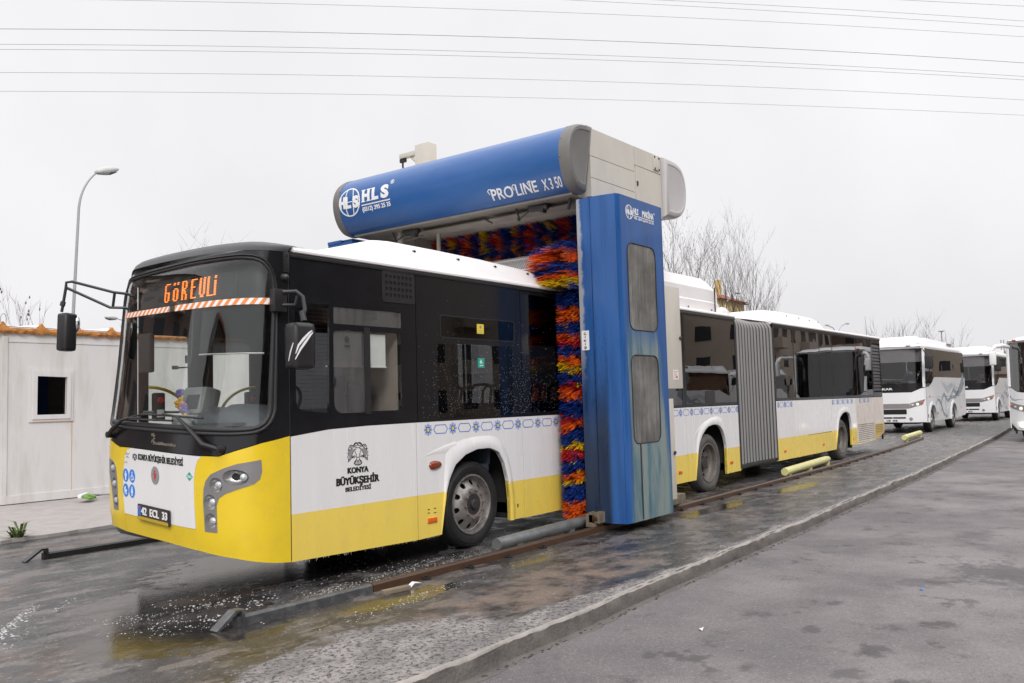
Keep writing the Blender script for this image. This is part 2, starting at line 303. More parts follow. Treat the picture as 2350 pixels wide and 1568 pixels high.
def road_mat():
    m, t, o = nmat('road_asphalt')
    b = t.nodes.new('ShaderNodeBsdfPrincipled'); t.links.new(b.outputs[0], o.inputs[0])
    g = t.nodes.new('ShaderNodeTexCoord'); P = g.outputs['Object']
    def noise(s, d=5.0, r=.6):
        n = N(t, 'ShaderNodeTexNoise', Scale=s, Detail=d, Roughness=r); t.links.new(P, n.inputs['Vector']); return n.outputs['Fac']
    def rng(x, a, b_, lo=0.0, hi=1.0):
        r = N(t, 'ShaderNodeMapRange'); r.interpolation_type = 'SMOOTHSTEP'
        r.inputs['From Min'].default_value = a; r.inputs['From Max'].default_value = b_; r.inputs['To Min'].default_value = lo; r.inputs['To Max'].default_value = hi
        t.links.new(x, r.inputs['Value']); return r.outputs[0]
    def mixc(f, a, b_):
        n = N(t, 'ShaderNodeMix', data_type='RGBA'); t.links.new(f, n.inputs['Factor'])
        for k, x in (('A', a), ('B', b_)):
            if isinstance(x, tuple): n.inputs[k].default_value = c4(x)
            else: t.links.new(x, n.inputs[k])
        return n.outputs['Result']
    def mth_(a, k):
        n = N(t, 'ShaderNodeMath', operation='MULTIPLY'); t.links.new(a, n.inputs[0]); n.inputs[1].default_value = k; return n.outputs[0]
    big = noise(.8, 6.0, .65); mid = noise(2.4, 5.0, .6); grain = noise(95.0, 2.0, .8); grain2 = noise(160.0, 1.0, .8)
    c = mixc(rng(big, .34, .66), (.120, .108, .110), (.220, .199, .199)); c = mixc(mth_(rng(noise(.17, 3.0), .5, .62), .5), c, (.115, .104, .106))
    c = mixc(rng(mid, .60, .72), c, (.085, .079, .080))
    g3 = noise(34.0, 3.0, .75); c = mixc(mth_(rng(g3, .56, .70), .6), c, (.30, .28, .277)); c = mixc(mth_(rng(g3, .44, .32), .7), c, (.075, .070, .071)); c = mixc(mth_(rng(grain, .60, .72), .7), c, (.36, .34, .335)); c = mixc(rng(grain2, .58, .70), c, (.055, .052, .053))
    sp = rng(noise(3.4, 4.0, .62), .595, .66); mm = N(t, 'ShaderNodeMath', operation='MULTIPLY'); t.links.new(sp, mm.inputs[0]); t.links.new(rng(noise(.55, 3.0), .46, .58, .1, .8), mm.inputs[1])
    c = mixc(mm.outputs[0], c, (.066, .059, .060))
    blot = noise(4.5, 6.0, .72)
    for cx, cy, rx, ry, am in ((4.3, -4.9, .75, .60, .75), (3.5, -4.3, .35, .28, .6), (2.05, -4.75, .22, .16, .8), (1.5, -4.0, .14, .10, .8), (1.15, -4.5, .20, .14, .8), (.4, -3.95, .14, .10, .7), (2.4, -3.9, .13, .09, .7), (.6, -4.5, .22, .14, .6), (6.5, -4.3, .6, .3, .5), (-.1, -4.3, .3, .2, .5), (9, -4.6, .8, .4, .5)):
        mp = N(t, 'ShaderNodeMapping'); mp.inputs['Location'].default_value = (-cx/rx, -cy/ry, 0); mp.inputs['Scale'].default_value = (1/rx, 1/ry, 0); t.links.new(P, mp.inputs[0])
        l = N(t, 'ShaderNodeVectorMath', operation='LENGTH'); t.links.new(mp.outputs[0], l.inputs[0])
        ad = N(t, 'ShaderNodeMath', operation='MULTIPLY_ADD'); t.links.new(blot, ad.inputs[0]); ad.inputs[1].default_value = 3.2; t.links.new(l.outputs['Value'], ad.inputs[2])
        c = mixc(rng(ad.outputs[0], 1.95, 2.5, am, 0.0), c, (.060, .055, .056))
    t.links.new(c, b.inputs['Base Color']); t.links.new(rng(mid, .3, .7, .62, .85), b.inputs['Roughness'])
    bp = N(t, 'ShaderNodeBump', Strength=.55, Distance=.006); t.links.new(grain, bp.inputs['Height']); t.links.new(bp.outputs[0], b.inputs['Normal'])
    return m
def tower_mat():
    """Blue paint worn off to a grey green where the water runs, dark wet lower front."""
    m, t, o = nmat('tower_blue')
    b = t.nodes.new('ShaderNodeBsdfPrincipled'); t.links.new(b.outputs[0], o.inputs[0])
    g = t.nodes.new('ShaderNodeTexCoord'); P = g.outputs['Object']
    sep = N(t, 'ShaderNodeSeparateXYZ'); t.links.new(P, sep.inputs[0])
    def noise(s, sc_, d=5.0):
        mp = N(t, 'ShaderNodeMapping'); mp.inputs['Scale'].default_value = sc_; t.links.new(P, mp.inputs[0])
        n = N(t, 'ShaderNodeTexNoise', Scale=s, Detail=d, Roughness=.62); t.links.new(mp.outputs[0], n.inputs['Vector']); return n.outputs['Fac']
    def rng(x, a, b_, lo=0.0, hi=1.0):
        r = N(t, 'ShaderNodeMapRange'); r.interpolation_type = 'SMOOTHSTEP'
        r.inputs['From Min'].default_value = a; r.inputs['From Max'].default_value = b_; r.inputs['To Min'].default_value = lo; r.inputs['To Max'].default_value = hi
        t.links.new(x, r.inputs['Value']); return r.outputs[0]
    def mth(op, a, b_):
        n = N(t, 'ShaderNodeMath', operation=op)
        for i, x in enumerate((a, b_)):
            if isinstance(x, (int, float)): n.inputs[i].default_value = x
            else: t.links.new(x, n.inputs[i])
        return n.outputs[0]
    def mixc(f, a, b_):
        n = N(t, 'ShaderNodeMix', data_type='RGBA'); t.links.new(f, n.inputs['Factor'])
        for k, x in (('A', a), ('B', b_)):
            if isinstance(x, tuple): n.inputs[k].default_value = c4(x)
            else: t.links.new(x, n.inputs[k])
        return n.outputs['Result']
    X, Y, Z = sep.outputs
    st = noise(3.0, (3.5, 3.5, .22)); fine = noise(26.0, (1, 1, .6), 4.0)
    base = mixc(rng(st, .35, .65), (.014, .080, .265), (.024, .108, .335))
    # worn band on the outer face: below the upper pane, between x 4.36 and 5.36
    wn = mth('MULTIPLY', rng(Y, -.925, -.945), rng(mth('ADD', X, mth('MULTIPLY', mth('SUBTRACT', st, .5), .22)), 4.34, 4.40))
    wn = mth('MULTIPLY', wn, rng(mth('ADD', Z, mth('MULTIPLY', st, .5)), 2.95, 2.35))
    wn = mth('MULTIPLY', wn, rng(mth('ADD', mth('ADD', X, mth('MULTIPLY', Z, .14)), mth('MULTIPLY', mth('SUBTRACT', st, .5), .5)), 5.52, 5.40))
    worn = mixc(rng(noise(2.2, (3.0, 3.0, .5), 8.0), .36, .64), (.055, .150, .20), (.22, .275, .265)); worn = mixc(mth('MULTIPLY', rng(noise(4.0, (7, 7, .12), 4.0), .52, .7), .6), worn, (.27, .30, .285))
    base = mixc(wn, base, worn)
    # wet grime on the inner front facets
    gr = mth('MULTIPLY', rng(Y, -.78, -.72), rng(mth('ADD', Z, mth('MULTIPLY', mth('SUBTRACT', st, .5), 1.2)), 2.5, 1.0))
    base = mixc(mth('MULTIPLY', gr, .85), base, (.009, .015, .028))
    sp = mth('MULTIPLY', mth('MULTIPLY', rng(fine, .55, .66), rng(Y, -.78, -.72)), rng(Z, 3.1, 2.0)); sp = mth('MULTIPLY', sp, rng(Z, .6, 1.3))
    base = mixc(mth('MULTIPLY', sp, .5), base, (.012, .022, .05))
    # chalky inner edge
    ed = mth('MULTIPLY', rng(mth('ADD', Y, mth('MULTIPLY', mth('SUBTRACT', noise(5.0, (1, 1, 1.2)), .5), .14)), -.46, -.42), rng(Z, 1.6, 2.6))
    base = mixc(mth('MULTIPLY', ed, .8), base, (.42, .42, .42))
    t.links.new(base, b.inputs['Base Color']); t.links.new(rng(st, .3, .7, .26, .46), b.inputs['Roughness'])
    b.inputs['Coat Weight'].default_value = .15
    return m
M['apron'] = ground_mat(); M['road'] = road_mat(); M['tower'] = tower_mat()
M['blue'] = pm('cover_blue', (.016, .095, .305), .36, var=.08, scale=2, coat=.15, dirt=(.06, .15, .34), dscale=1.6, damt=.4, stretch=(1, .5, 2))
M['kerb_top'] = pm('kerb_worn_lit_edge', (.33, .30, .275), .85, var=.3, scale=6, dirt=(.15, .135, .125), dscale=4, damt=.6, bump=.4, bscale=50)  # worn pale edge, also painted lighter as the lit top
M['kerb'] = pm('kerb_concrete', (.135, .122, .112), .85, var=.35, scale=5, dirt=(.06, .054, .05), dscale=3.5, damt=.7, bump=.5, bscale=40)  # stained face, also painted darker for the shade on its upright side
M['slab'] = pm('slab_concrete', (.35, .325, .31), .85, var=.18, scale=3, dirt=(.26, .235, .22), dscale=4, damt=.6, bump=.3, bscale=50)

# ------------------------------------------------------------------ mesh helpers
class MB:
    def __init__(s): s.v = []; s.f = []; s.m = []
    def add(s, verts, faces, mi=0):
        o = len(s.v); s.v += [tuple(p) for p in verts]
        for i, f in enumerate(faces):
            s.f.append(tuple(k+o for k in f)); s.m.append(mi[i] if isinstance(mi, list) else mi)
        return s
    def box(s, x0, x1, y0, y1, z0, z1, mi=0, bev=0.0, T=None):
        if bev:
            bm = bmesh.new(); bmesh.ops.create_cube(bm, size=1.0)
            for v in bm.verts: v.co = Vector(((x0+x1)/2+v.co.x*(x1-x0), (y0+y1)/2+v.co.y*(y1-y0), (z0+z1)/2+v.co.z*(z1-z0)))
            bmesh.ops.bevel(bm, geom=list(bm.edges), offset=bev, segments=2, affect='EDGES', profile=.6)
            s.from_bm(bm, mi, T); return s
        vs = [(x, y, z) for x in (x0, x1) for y in (y0, y1) for z in (z0, z1)]
        if T: vs = [T @ Vector(p) for p in vs]
        return s.add(vs, [(0, 1, 3, 2), (4, 6, 7, 5), (0, 4, 5, 1), (2, 3, 7, 6), (0, 2, 6, 4), (1, 5, 7, 3)], mi)
    def from_bm(s, bm, mi=0, T=None):
        bm.verts.index_update()
        vs = [(T @ v.co) if T else v.co.copy() for v in bm.verts]
        s.add(vs, [[v.index for v in f.verts] for f in bm.faces], [f.material_index if mi is None else mi for f in bm.faces]); bm.free()
    def prism(s, outline, fn, d0, d1, mi=0):
        n = len(outline)
        a = [fn(u, v, d0) for u, v in outline]; b = [fn(u, v, d1) for u, v in outline]
        return s.add(a+b, [tuple(range(n)), tuple(range(2*n-1, n-1, -1))]+[(i, (i+1) % n, n+(i+1) % n, n+i) for i in range(n)], mi)
    def wrap(s, outline, fn, d0, d1, step=None, holes=(), mi=0, cuts=(), mf=None):
        bm = bmesh.new(); loops = [outline]+list(holes)
        flat = [p for l in loops for p in l]
        tris = tessellate_polygon([[Vector((p[0], p[1], 0)) for p in l] for l in loops])
        vs = [bm.verts.new((p[0], p[1], 0)) for p in flat]
        for t in tris:
            try: bm.faces.new([vs[i] for i in t])
            except ValueError: pass
        bmesh.ops.remove_doubles(bm, verts=list(bm.verts), dist=1e-6)
        bmesh.ops.dissolve_limit(bm, angle_limit=.01, verts=list(bm.verts), edges=[e for e in bm.edges if not e.is_boundary])
        us = [p[0] for p in flat]; v_ = [p[1] for p in flat]
        pl = list(cuts)
        if step:
            su, sv = step if isinstance(step, tuple) else (step, step)
            if su: pl += [('u', min(us)+k*su) for k in range(1, int((max(us)-min(us))/su)+1)]
            if sv: pl += [('v', min(v_)+k*sv) for k in range(1, int((max(v_)-min(v_))/sv)+1)]
        for ax, c in pl:
            no = (1, 0, 0) if ax == 'u' else (0, 1, 0); co = (c, 0, 0) if ax == 'u' else (0, c, 0)
            bmesh.ops.bisect_plane(bm, geom=list(bm.verts)+list(bm.edges)+list(bm.faces), plane_co=co, plane_no=no, dist=1e-6)
        s.shell(bm, fn, d0, d1, mi, mf)
        return s
    def shell(s, bm, fn, d0, d1, mi=0, mf=None):
        bm.verts.index_update(); n = len(bm.verts)
        c2 = [(v.co.x, v.co.y) for v in bm.verts]
        fs, ms = [], []
        for f in bm.faces:
            idx = [v.index for v in f.verts]; cm = f.calc_center_median(); k = mf(cm.x, cm.y) if mf else mi
            fs.append(idx); ms.append(k); fs.append([i+n for i in reversed(idx)]); ms.append(k)
        for e in bm.edges:
            if e.is_boundary:
                a, b = e.verts[0].index, e.verts[1].index; k = mf(*[(c2[a][i]+c2[b][i])/2 for i in (0, 1)]) if mf else mi
                fs.append([a, b, b+n, a+n]); ms.append(k)
        s.add([fn(u, v, d0) for u, v in c2]+[fn(u, v, d1) for u, v in c2], fs, ms); bm.free()
    def tube(s, pts, r, n=8, mi=0, closed=False):
        pts = [Vector(p) for p in pts]; L = len(pts)
        rs = r if isinstance(r, (list, tuple)) else [r]*L
        o = []; prev = None
        for i in range(L):
            a = pts[i-1] if (i or closed) else pts[0]; b = pts[(i+1) % L] if (i < L-1 or closed) else pts[i]
            d = (b-a); d = d.normalized() if d.length > 1e-9 else Vector((0, 0, 1))
            if prev is None:
                h = Vector((0, 0, 1)) if abs(d.z) < .9 else Vector((1, 0, 0)); x = d.cross(h).normalized()
            else:
                x = prev-d*prev.dot(d); x = x.normalized() if x.length > 1e-6 else d.orthogonal().normalized()
            prev = x; y = d.cross(x)
            for k in range(n):
                an = 2*PI*k/n; o.append(pts[i]+(x*math.cos(an)+y*math.sin(an))*rs[i])
        f = []
        for i in range(L if closed else L-1):
            j = (i+1) % L
            for k in range(n): f.append((i*n+k, i*n+(k+1) % n, j*n+(k+1) % n, j*n+k))
        if not closed: f += [tuple(range(n-1, -1, -1)), tuple(range((L-1)*n, L*n))]
        return s.add(o, f, mi)
    def lathe(s, prof, org, axis='y', n=32, mi=0, close=False):
        """prof: list of (radius, along). axis direction unit names: 'y' means +Y."""
        o = []; X, Y, Z = org
        for r, h in prof:
            for k in range(n):
                a = 2*PI*k/n; c, q = math.cos(a)*r, math.sin(a)*r
                o.append((X+c, Y+h, Z+q) if axis == 'y' else ((X+h, Y+c, Z+q) if axis == 'x' else (X+c, Y+q, Z+h)))
        f = []; L = len(prof)
        for i in range(L if close else L-1):
            j = (i+1) % L
            for k in range(n): f.append((i*n+k, i*n+(k+1) % n, j*n+(k+1) % n, j*n+k))
        if not close: f += [tuple(range(n)), tuple(range(L*n-1, (L-1)*n-1, -1))]
        return s.add(o, f, mi)
    def loft(s, rings, mi=0, closed=True, caps=True):
        n = len(rings[0]); o = [p for r in rings for p in r]; f = []
        for i in range(len(rings)-1):
            for k in range(n if closed else n-1): f.append((i*n+k, i*n+(k+1) % n, (i+1)*n+(k+1) % n, (i+1)*n+k))
        if caps and closed: f += [tuple(range(n)), tuple(range(len(rings)*n-1, (len(rings)-1)*n-1, -1))]
        return s.add(o, f, mi)
    def ball(s, c, rx, ry=None, rz=None, mi=0, u=10, v=6, T=None):
        bm = bmesh.new(); bmesh.ops.create_uvsphere(bm, u_segments=u, v_segments=v, radius=1.0)
        ry = ry or rx; rz = rz or rx
        for q in bm.verts: q.co = Vector((c[0]+q.co.x*rx, c[1]+q.co.y*ry, c[2]+q.co.z*rz))
        s.from_bm(bm, mi, T); return s
def mk(name, mb, mats, parent=None, smooth=True, ang=35, recalc=True, origin=None):
    me = bpy.data.meshes.new(name)
    vs = mb.v if origin is None else [(p[0]-origin[0], p[1]-origin[1], p[2]-origin[2]) for p in mb.v]
    me.from_pydata([tuple(p) for p in vs], [], mb.f)
    for m_ in (mats if isinstance(mats, (list, tuple)) else [mats]): me.materials.append(m_)
    if len(me.materials) > 1: me.polygons.foreach_set('material_index', mb.m)
    if recalc:
        bm = bmesh.new(); bm.from_mesh(me); bmesh.ops.recalc_face_normals(bm, faces=list(bm.faces)); bm.to_mesh(me); bm.free()
    if smooth:
        me.polygons.foreach_set('use_smooth', [True]*len(me.polygons)); me.set_sharp_from_angle(angle=R_(ang))
    me.update()
    o = bpy.data.objects.new(name, me); COL.objects.link(o)
    if origin is not None: o.location = origin
    if parent is not None:
        o.parent = parent
        if parent.parent is None: o.matrix_parent_inverse = Matrix.Translation(-Vector(parent.location))
    return o
def tag(o, label, cat, group=None, kind=None):
    if label: o['label'] = label
    if cat: o['category'] = cat
    if group: o['group'] = group
    if kind: o['kind'] = kind
    return o
def thing(name, label, cat, loc=(0, 0, 0), group=None):
    o = bpy.data.objects.new(name, None); COL.objects.link(o); o.location = loc; o.empty_display_size = .3
    return tag(o, label, cat, group)
def part(name, mb, mats, parent, label=None, kind=None, smooth=True, ang=35):
    o = mk(name, mb, mats, parent, smooth, ang)
    if label: o['label'] = label
    if kind: o['kind'] = kind
    return o
def struct(name, mb, mats, smooth=False, label=None):
    o = mk(name, mb, mats, None, smooth); o['kind'] = 'structure'
    if label: o['label'] = label
    return o
def copy_part(o, parent, loc):
    c = o.copy(); COL.objects.link(c); mi = o.matrix_parent_inverse.copy(); c.parent = parent; c.matrix_parent_inverse = mi; c.location = loc; return c
def copy_tree(o, parent=None):
    c = o.copy(); COL.objects.link(c)
    if parent is not None: mi = o.matrix_parent_inverse.copy(); c.parent = parent; c.matrix_parent_inverse = mi
    for ch in list(o.children): copy_tree(ch, c)
    return c
def rr(u0, u1, v0, v1, r, n=4, rs=None):
    rs = rs or (r, r, r, r); out = []          # corner order: (u0,v0) (u1,v0) (u1,v1) (u0,v1)
    for (cu, cv, a0, q) in ((u0, v0, PI, rs[0]), (u1, v0, 1.5*PI, rs[1]), (u1, v1, 0, rs[2]), (u0, v1, .5*PI, rs[3])):
        x = cu+q if cu == u0 else cu-q; y = cv+q if cv == v0 else cv-q
        if q <= 0: out.append((cu, cv)); continue
        for k in range(n+1):
            a = a0+.5*PI*k/n; out.append((x+q*math.cos(a), y+q*math.sin(a)))
    return out
def circ(cx, cy, rx, ry=None, n=24, a0=0.0):
    ry = rx if ry is None else ry
    return [(cx+rx*math.cos(2*PI*k/n+a0), cy+ry*math.sin(2*PI*k/n+a0)) for k in range(n)]
def strip2d(pts, w):
    """outline of a stroke of width w along a 2-D polyline"""
    L, Rr = [], []
    for i, p in enumerate(pts):
        a = pts[max(0, i-1)]; b = pts[min(len(pts)-1, i+1)]; dx, dy = b[0]-a[0], b[1]-a[1]; l = math.hypot(dx, dy) or 1
        ww = w[i] if isinstance(w, (list, tuple)) else w
        L.append((p[0]-dy/l*ww/2, p[1]+dx/l*ww/2)); Rr.append((p[0]+dy/l*ww/2, p[1]-dx/l*ww/2))
    return L+Rr[::-1]
_cap = {}
def text_bm(body, bold=0.0, shear=0.0):
    cu = bpy.data.curves.new('t', 'FONT'); cu.body = body; cu.size = 1.0; cu.offset = bold; cu.shear = shear; cu.resolution_u = 3
    ob = bpy.data.objects.new('t', cu); COL.objects.link(ob)
    bpy.context.view_layer.update()
    me = bpy.data.meshes.new_from_object(ob.evaluated_get(bpy.context.evaluated_depsgraph_get()))
    bm = bmesh.new(); bm.from_mesh(me)
    bpy.data.objects.remove(ob); bpy.data.curves.remove(cu); bpy.data.meshes.remove(me)
    return bm
def cap_h(bold):
    if bold not in _cap:
        bm = text_bm('H', bold); ys = [v.co.y for v in bm.verts]; _cap[bold] = (min(ys), max(ys)); bm.free()
    return _cap[bold]
def text(mb, body, u0, u1, v0, v1, fn, d0=-.003, d1=.002, bold=.02, shear=0.0, flip=False, step=None, mi=0, thick=0.0):
    if thick:
        for k in (-1, 0, 1): text(mb, body, u0+k*thick, u1+k*thick, v0, v1, fn, d0-.0004*(k+1), d1, bold, shear, flip, step, mi)
        return
    """letters from u0 to u1, cap height v0..v1; flip mirrors u about the middle (surface whose u runs right to left)"""
    bm = text_bm(body, bold, shear); xs = [v.co.x for v in bm.verts]; lo, hi = cap_h(bold)
    a, b = min(xs), max(xs)
    for v in bm.verts:
        u = u0+(v.co.x-a)/(b-a)*(u1-u0); y = v0+(v.co.y-lo)/(hi-lo)*(v1-v0)
        if flip: u = u0+u1-u
        v.co = Vector((u, y, 0))
    bmesh.ops.remove_doubles(bm, verts=list(bm.verts), dist=1e-5)
    if step:
        us = [v.co.x for v in bm.verts]; vs = [v.co.y for v in bm.verts]
        for k in range(1, int((max(us)-min(us))/step)+1):
            bmesh.ops.bisect_plane(bm, geom=list(bm.verts)+list(bm.edges)+list(bm.faces), plane_co=(min(us)+k*step, 0, 0), plane_no=(1, 0, 0), dist=1e-6)
        for k in range(1, int((max(vs)-min(vs))/step)+1):
            bmesh.ops.bisect_plane(bm, geom=list(bm.verts)+list(bm.edges)+list(bm.faces), plane_co=(0, min(vs)+k*step, 0), plane_no=(0, 1, 0), dist=1e-6)
    mb.shell(bm, fn, d0, d1, mi)
def lerp(a, b, t): return a+(b-a)*t
def resample(pts, n):
    p = np.array(pts, float); l = np.concatenate([[0], np.cumsum(np.hypot(*np.diff(p, axis=0).T))]); s_ = np.linspace(0, l[-1], n)
    return [(float(np.interp(q, l, p[:, 0])), float(np.interp(q, l, p[:, 1]))) for q in s_]

# ================================================================== THE SETTING
KT = [(-30, -2.62), (-6, -2.60), (-.79, -2.555), (.29, -2.543), (1.15, -2.516), (2.2, -2.475), (3.86, -2.44), (5.7, -2.40), (9.46, -2.28), (13.2, -2.18), (18.9, -1.92), (27.6, -1.50), (33.8, -1.09), (45, -.35), (90, 2.6)]
def ky(x): return float(np.interp(x, [p[0] for p in KT], [p[1] for p in KT]))
mb = MB(); n = 60
mb.add([(-400, -400, -.12), (600, -400, -.12), (600, 600, -.12), (-400, 600, -.12)], [(0, 1, 2, 3)])
struct('road', mb, M['road'])
mb = MB(); vs = []; xs = list(np.linspace(-30, 90, 241))
for x in xs: vs += [(x, ky(x)+.012, 0), (x, 60.0, 0)]
mb.add(vs, [(2*i, 2*i+2, 2*i+3, 2*i+1) for i in range(len(xs)-1)])
struct('wash_apron_ground', mb, M['apron'])
# kerb: rough cast concrete edge of the apron
mb = MB(); xs = [-12+.06*k for k in range(int(60/.06))]; rings = []
rk = random.Random(3); j1 = j2 = 0.0
for i, x in enumerate(xs):
    j1 = .8*j1+rk.uniform(-.009, .009); j2 = .7*j2+rk.uniform(-.008, .008); y = ky(x)
    jt = -.02 if abs(((x+.35) % 2.9)-.03) < .035 else 0
    rings.append([(x, y+.034+j1*1.5, .0015), (x, y+.024+j1*.8, .005+j2*.3), (x, y+.004+j1*1.4, .003+j2-.004+jt*.3), (x, y-.010+j1+jt*-.4, -.014+j2*.8), (x, y-.022+j2*.6-jt*.5, -.07), (x, y-.03+j1*.7, -.115), (x, y-.06+j1*1.6, -.116), (x, y-.10+j1*2.6+j2, -.1185)])
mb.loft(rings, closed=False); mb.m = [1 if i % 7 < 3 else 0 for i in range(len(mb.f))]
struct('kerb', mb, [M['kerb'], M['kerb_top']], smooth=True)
# crumbled joint between kerb foot and road
mb = MB(); rk = random.Random(4)
for i in range(420):
    x = rk.uniform(-2.5, 18); y = ky(x)-.085+rk.gauss(0, .012); r = rk.uniform(.004, .013)
    mb.ball((x, y, -.118), r*1.6, r, r*.6, u=5, v=3)
tag(mk('kerb_gravel', mb, pm('gravel', (.055, .045, .04), .9, var=.4, scale=30), smooth=False), 'dark grit and crumbs along the foot of the kerb', 'grit', kind='stuff')
# concrete slab in front of the cabin
mb = MB(); ex = list(np.linspace(-9, 14, 160)); rk = random.Random(5); edge = []
for x in ex: edge.append((x, 5.60+.085*x*.6+rk.uniform(-.025, .025)))
top = edge+[(14, 13), (-9, 13)]
mb.prism(top, lambda u, v, d: (u, v, d), .045, -.05)
struct('concrete_slab', mb, M['slab'])

# ------------------------------------------------------------------ rails
RN = [(-1.0, -.575), (.25, -.60), (3.6, -.60), (6.2, -.555), (9.44, -.50), (14, -.42), (21, -.10), (26.3, .30)]
def ry(x): return float(np.interp(x, [p[0] for p in RN], [p[1] for p in RN]))
def angle_bar(mb, xs, yf, mi=0, h=.070):
    rg = []
    for x in xs:
        y = yf(x); rg.append([(x, y+.035, 0), (x, y+.035, h), (x, y-.012, h+.004), (x, y-.03, h-.012), (x, y-.034, 0)])
    mb.loft(rg, mi)
t = thing('wash_rail', 'rusty steel rail nearest the kerb with grey painted end', 'rail', (12, -.55, 0))
mb = MB(); angle_bar(mb, list(np.linspace(-.98, .36, 6)), ry); part('painted_rail_end', mb, M['rail_grey'], t)
mb = MB(); angle_bar(mb, list(np.linspace(.37, 25.4, 60)), ry); part('rail_bar', mb, M['rust'], t)
mb = MB(); y = ry(-1)
mb.prism(strip2d([(-1.16, .0), (-1.0, .115), (-.94, .118), (-.93, .0)], .022), lambda u, v, d: (u, y+d, v), -.045, .045); part('end_stop', mb, M['rail_grey'], t)
proto = None
for k in range(24):
    x = 1.0+k*.62 if k < 4 else 5.6+(k-4)*.72
    if k == 0:
        mb = MB(); mb.box(-.03, .03, -.06, .0, .0, .018, bev=.003); mb.box(-.012, .012, -.045, -.02, .018, .035)
        proto = mk('rail_clip', mb, M['rail_dark'], t); proto.location = (x, ry(x)-.036, 0)
    else: copy_part(proto, t, (x, ry(x)-.036, 0))
t = thing('wash_rail', 'dark wet rail on the far side beside the concrete slab', 'rail', (12, 4, 0))
ryf = lambda x: 3.90+.012*x
mb = MB(); angle_bar(mb, list(np.linspace(-.30, 25, 50)), ryf); part('rail_bar', mb, M['rail_dark'], t)
mb = MB(); y = ryf(-.3); mb.prism(strip2d([(-.50, .0), (-.33, .115), (-.27, .118), (-.26, .0)], .022), lambda u, v, d: (u, y+d, v), -.045, .045); part('end_stop', mb, M['rail_dark'], t)
# guide pipes
def pipe(x0, y0, x1, y1, z, r, m, label, feet, taper=False):
    t = thing('guide_pipe', label, 'pipe', ((x0+x1)/2, (y0+y1)/2, 0), 'wheel guide pipes')
    mb = MB(); d = Vector((x1-x0, y1-y0, 0)).normalized(); a = Vector((x0, y0, z)); b = Vector((x1, y1, z))
    pts = [a, a+d*.012]+[a.lerp(b, k/8) for k in range(1, 8)]+([b-d*.35, b-d*.1, b] if taper else [b-d*.01, b])
    rs = [r*.93, r]+[r]*7+([r, r*.75, r*.42] if taper else [r, r*.93]); mb.tube(pts, rs, 24); part('tube', mb, m, t)
    for f in feet:
        p = a.lerp(b, f); mb = MB(); mb.box(p.x-.05, p.x+.05, p.y-.05, p.y+.05, 0, z-r*.6); part('foot', mb, m, t)
pipe(2.36, -.42, 4.25, -.32, .10, .066, M['galv'], 'grey galvanised guide pipe on the wet ground behind the front wheel', (.2, .8))
pipe(11.25, -.33, 14.8, -.06, .13, .075, M['pale_pipe'], 'pale yellow guide pipe beside the rear wheel of the bus', (.06, .5, .93), True)
pipe(23.6, .38, 27.2, .66, .14, .08, M['pale_pipe'], 'short pale yellow pipe lying beyond the rear of the bus', (.1, .9), True)
# ground foam
mb = MB(); rk = random.Random(11)
def flake(x, y, r, z=.001):
    n = 6; a0 = rk.uniform(0, 6); e = rk.uniform(.35, 1)
    vs = [(x, y, z+r*.32)]+[(x+math.cos(a0+2*PI*k/n)*r*rk.uniform(.6, 1.2), y+math.sin(a0+2*PI*k/n)*r*e*rk.uniform(.6, 1.2), z) for k in range(n)]
    mb.add(vs, [(0, 1+k, 1+(k+1) % n) for k in range(n)])
def cluster(cx, cy, sx_, sy_, n, r0, r1, ang=0.0):
    for i in range(n):
        a, b = rk.gauss(0, 1)*sx_, rk.gauss(0, 1)*sy_; x = cx+a*math.cos(ang)-b*math.sin(ang); y = cy+a*math.sin(ang)+b*math.cos(ang)
        if y < ky(x)+.1 or abs(y-ry(x)) < .05: continue
        flake(x, y, rk.uniform(r0, r1)*rk.uniform(.5, 1))
for k in range(60): cluster(rk.uniform(.1, 4.0), rk.uniform(-.52, -.02), .18, .035, 30, .003, .011, .12)
for k in range(16): cluster(rk.uniform(-1.5, -.6), rk.uniform(-.6, .6), .16, .03, 22, .003, .010, -.6)
for k in range(22): cluster(rk.uniform(-.9, 1.6), rk.uniform(-.45, .9), .18, .08, 16, .004, .014)
for k in range(10): cluster(rk.uniform(-1.3, -.2), rk.uniform(-.5, .35), .10, .05, 10, .006, .02)
cluster(-1.85, 1.0, .40, .035, 120, .004, .018, .95); cluster(-1.8, 1.1, .30, .012, 150, .003, .010, .95); cluster(-2.0, .55, .25, .03, 60, .003, .012, .9); cluster(-1.3, 1.35, .22, .03, 60, .003, .012, .8)
cluster(.55, -1.05, .42, .035, 110, .004, .011, .05); cluster(.1, -1.18, .4, .05, 80, .004, .01, .05); cluster(1.6, -.9, .6, .06, 50, .003, .008); cluster(2.6, -.98, .5, .06, 40, .003, .008)
tag(mk('soap_foam', mb, M['foam'], smooth=True), 'white soap foam flecks floating on the wet ground', 'foam', kind='stuff')
mb = MB(); mb.box(-.14, .14, -.03, .03, 0, .04, bev=.006, T=Matrix.Translation((.47, -.80, 0)) @ Matrix.Rotation(R_(-8), 4, 'Z')); tag(mk('wood_offcut', mb, M['wood'], origin=(.47, -.80, 0)), 'short weathered wood offcut lying beside the rusty rail', 'wood')
mb = MB(); rk = random.Random(2); mb.add([(.62, -.83, .012), (.70, -.80, .035), (.80, -.79, .02), (.78, -.76, .028), (.69, -.78, .05), (.63, -.79, .03)], [(0, 1, 4, 5), (1, 2, 3, 4)]); tag(mk('paper_scrap', mb, M['paper'], smooth=False, origin=(.7, -.8, 0)), 'crumpled white paper scrap next to the wood offcut', 'litter')
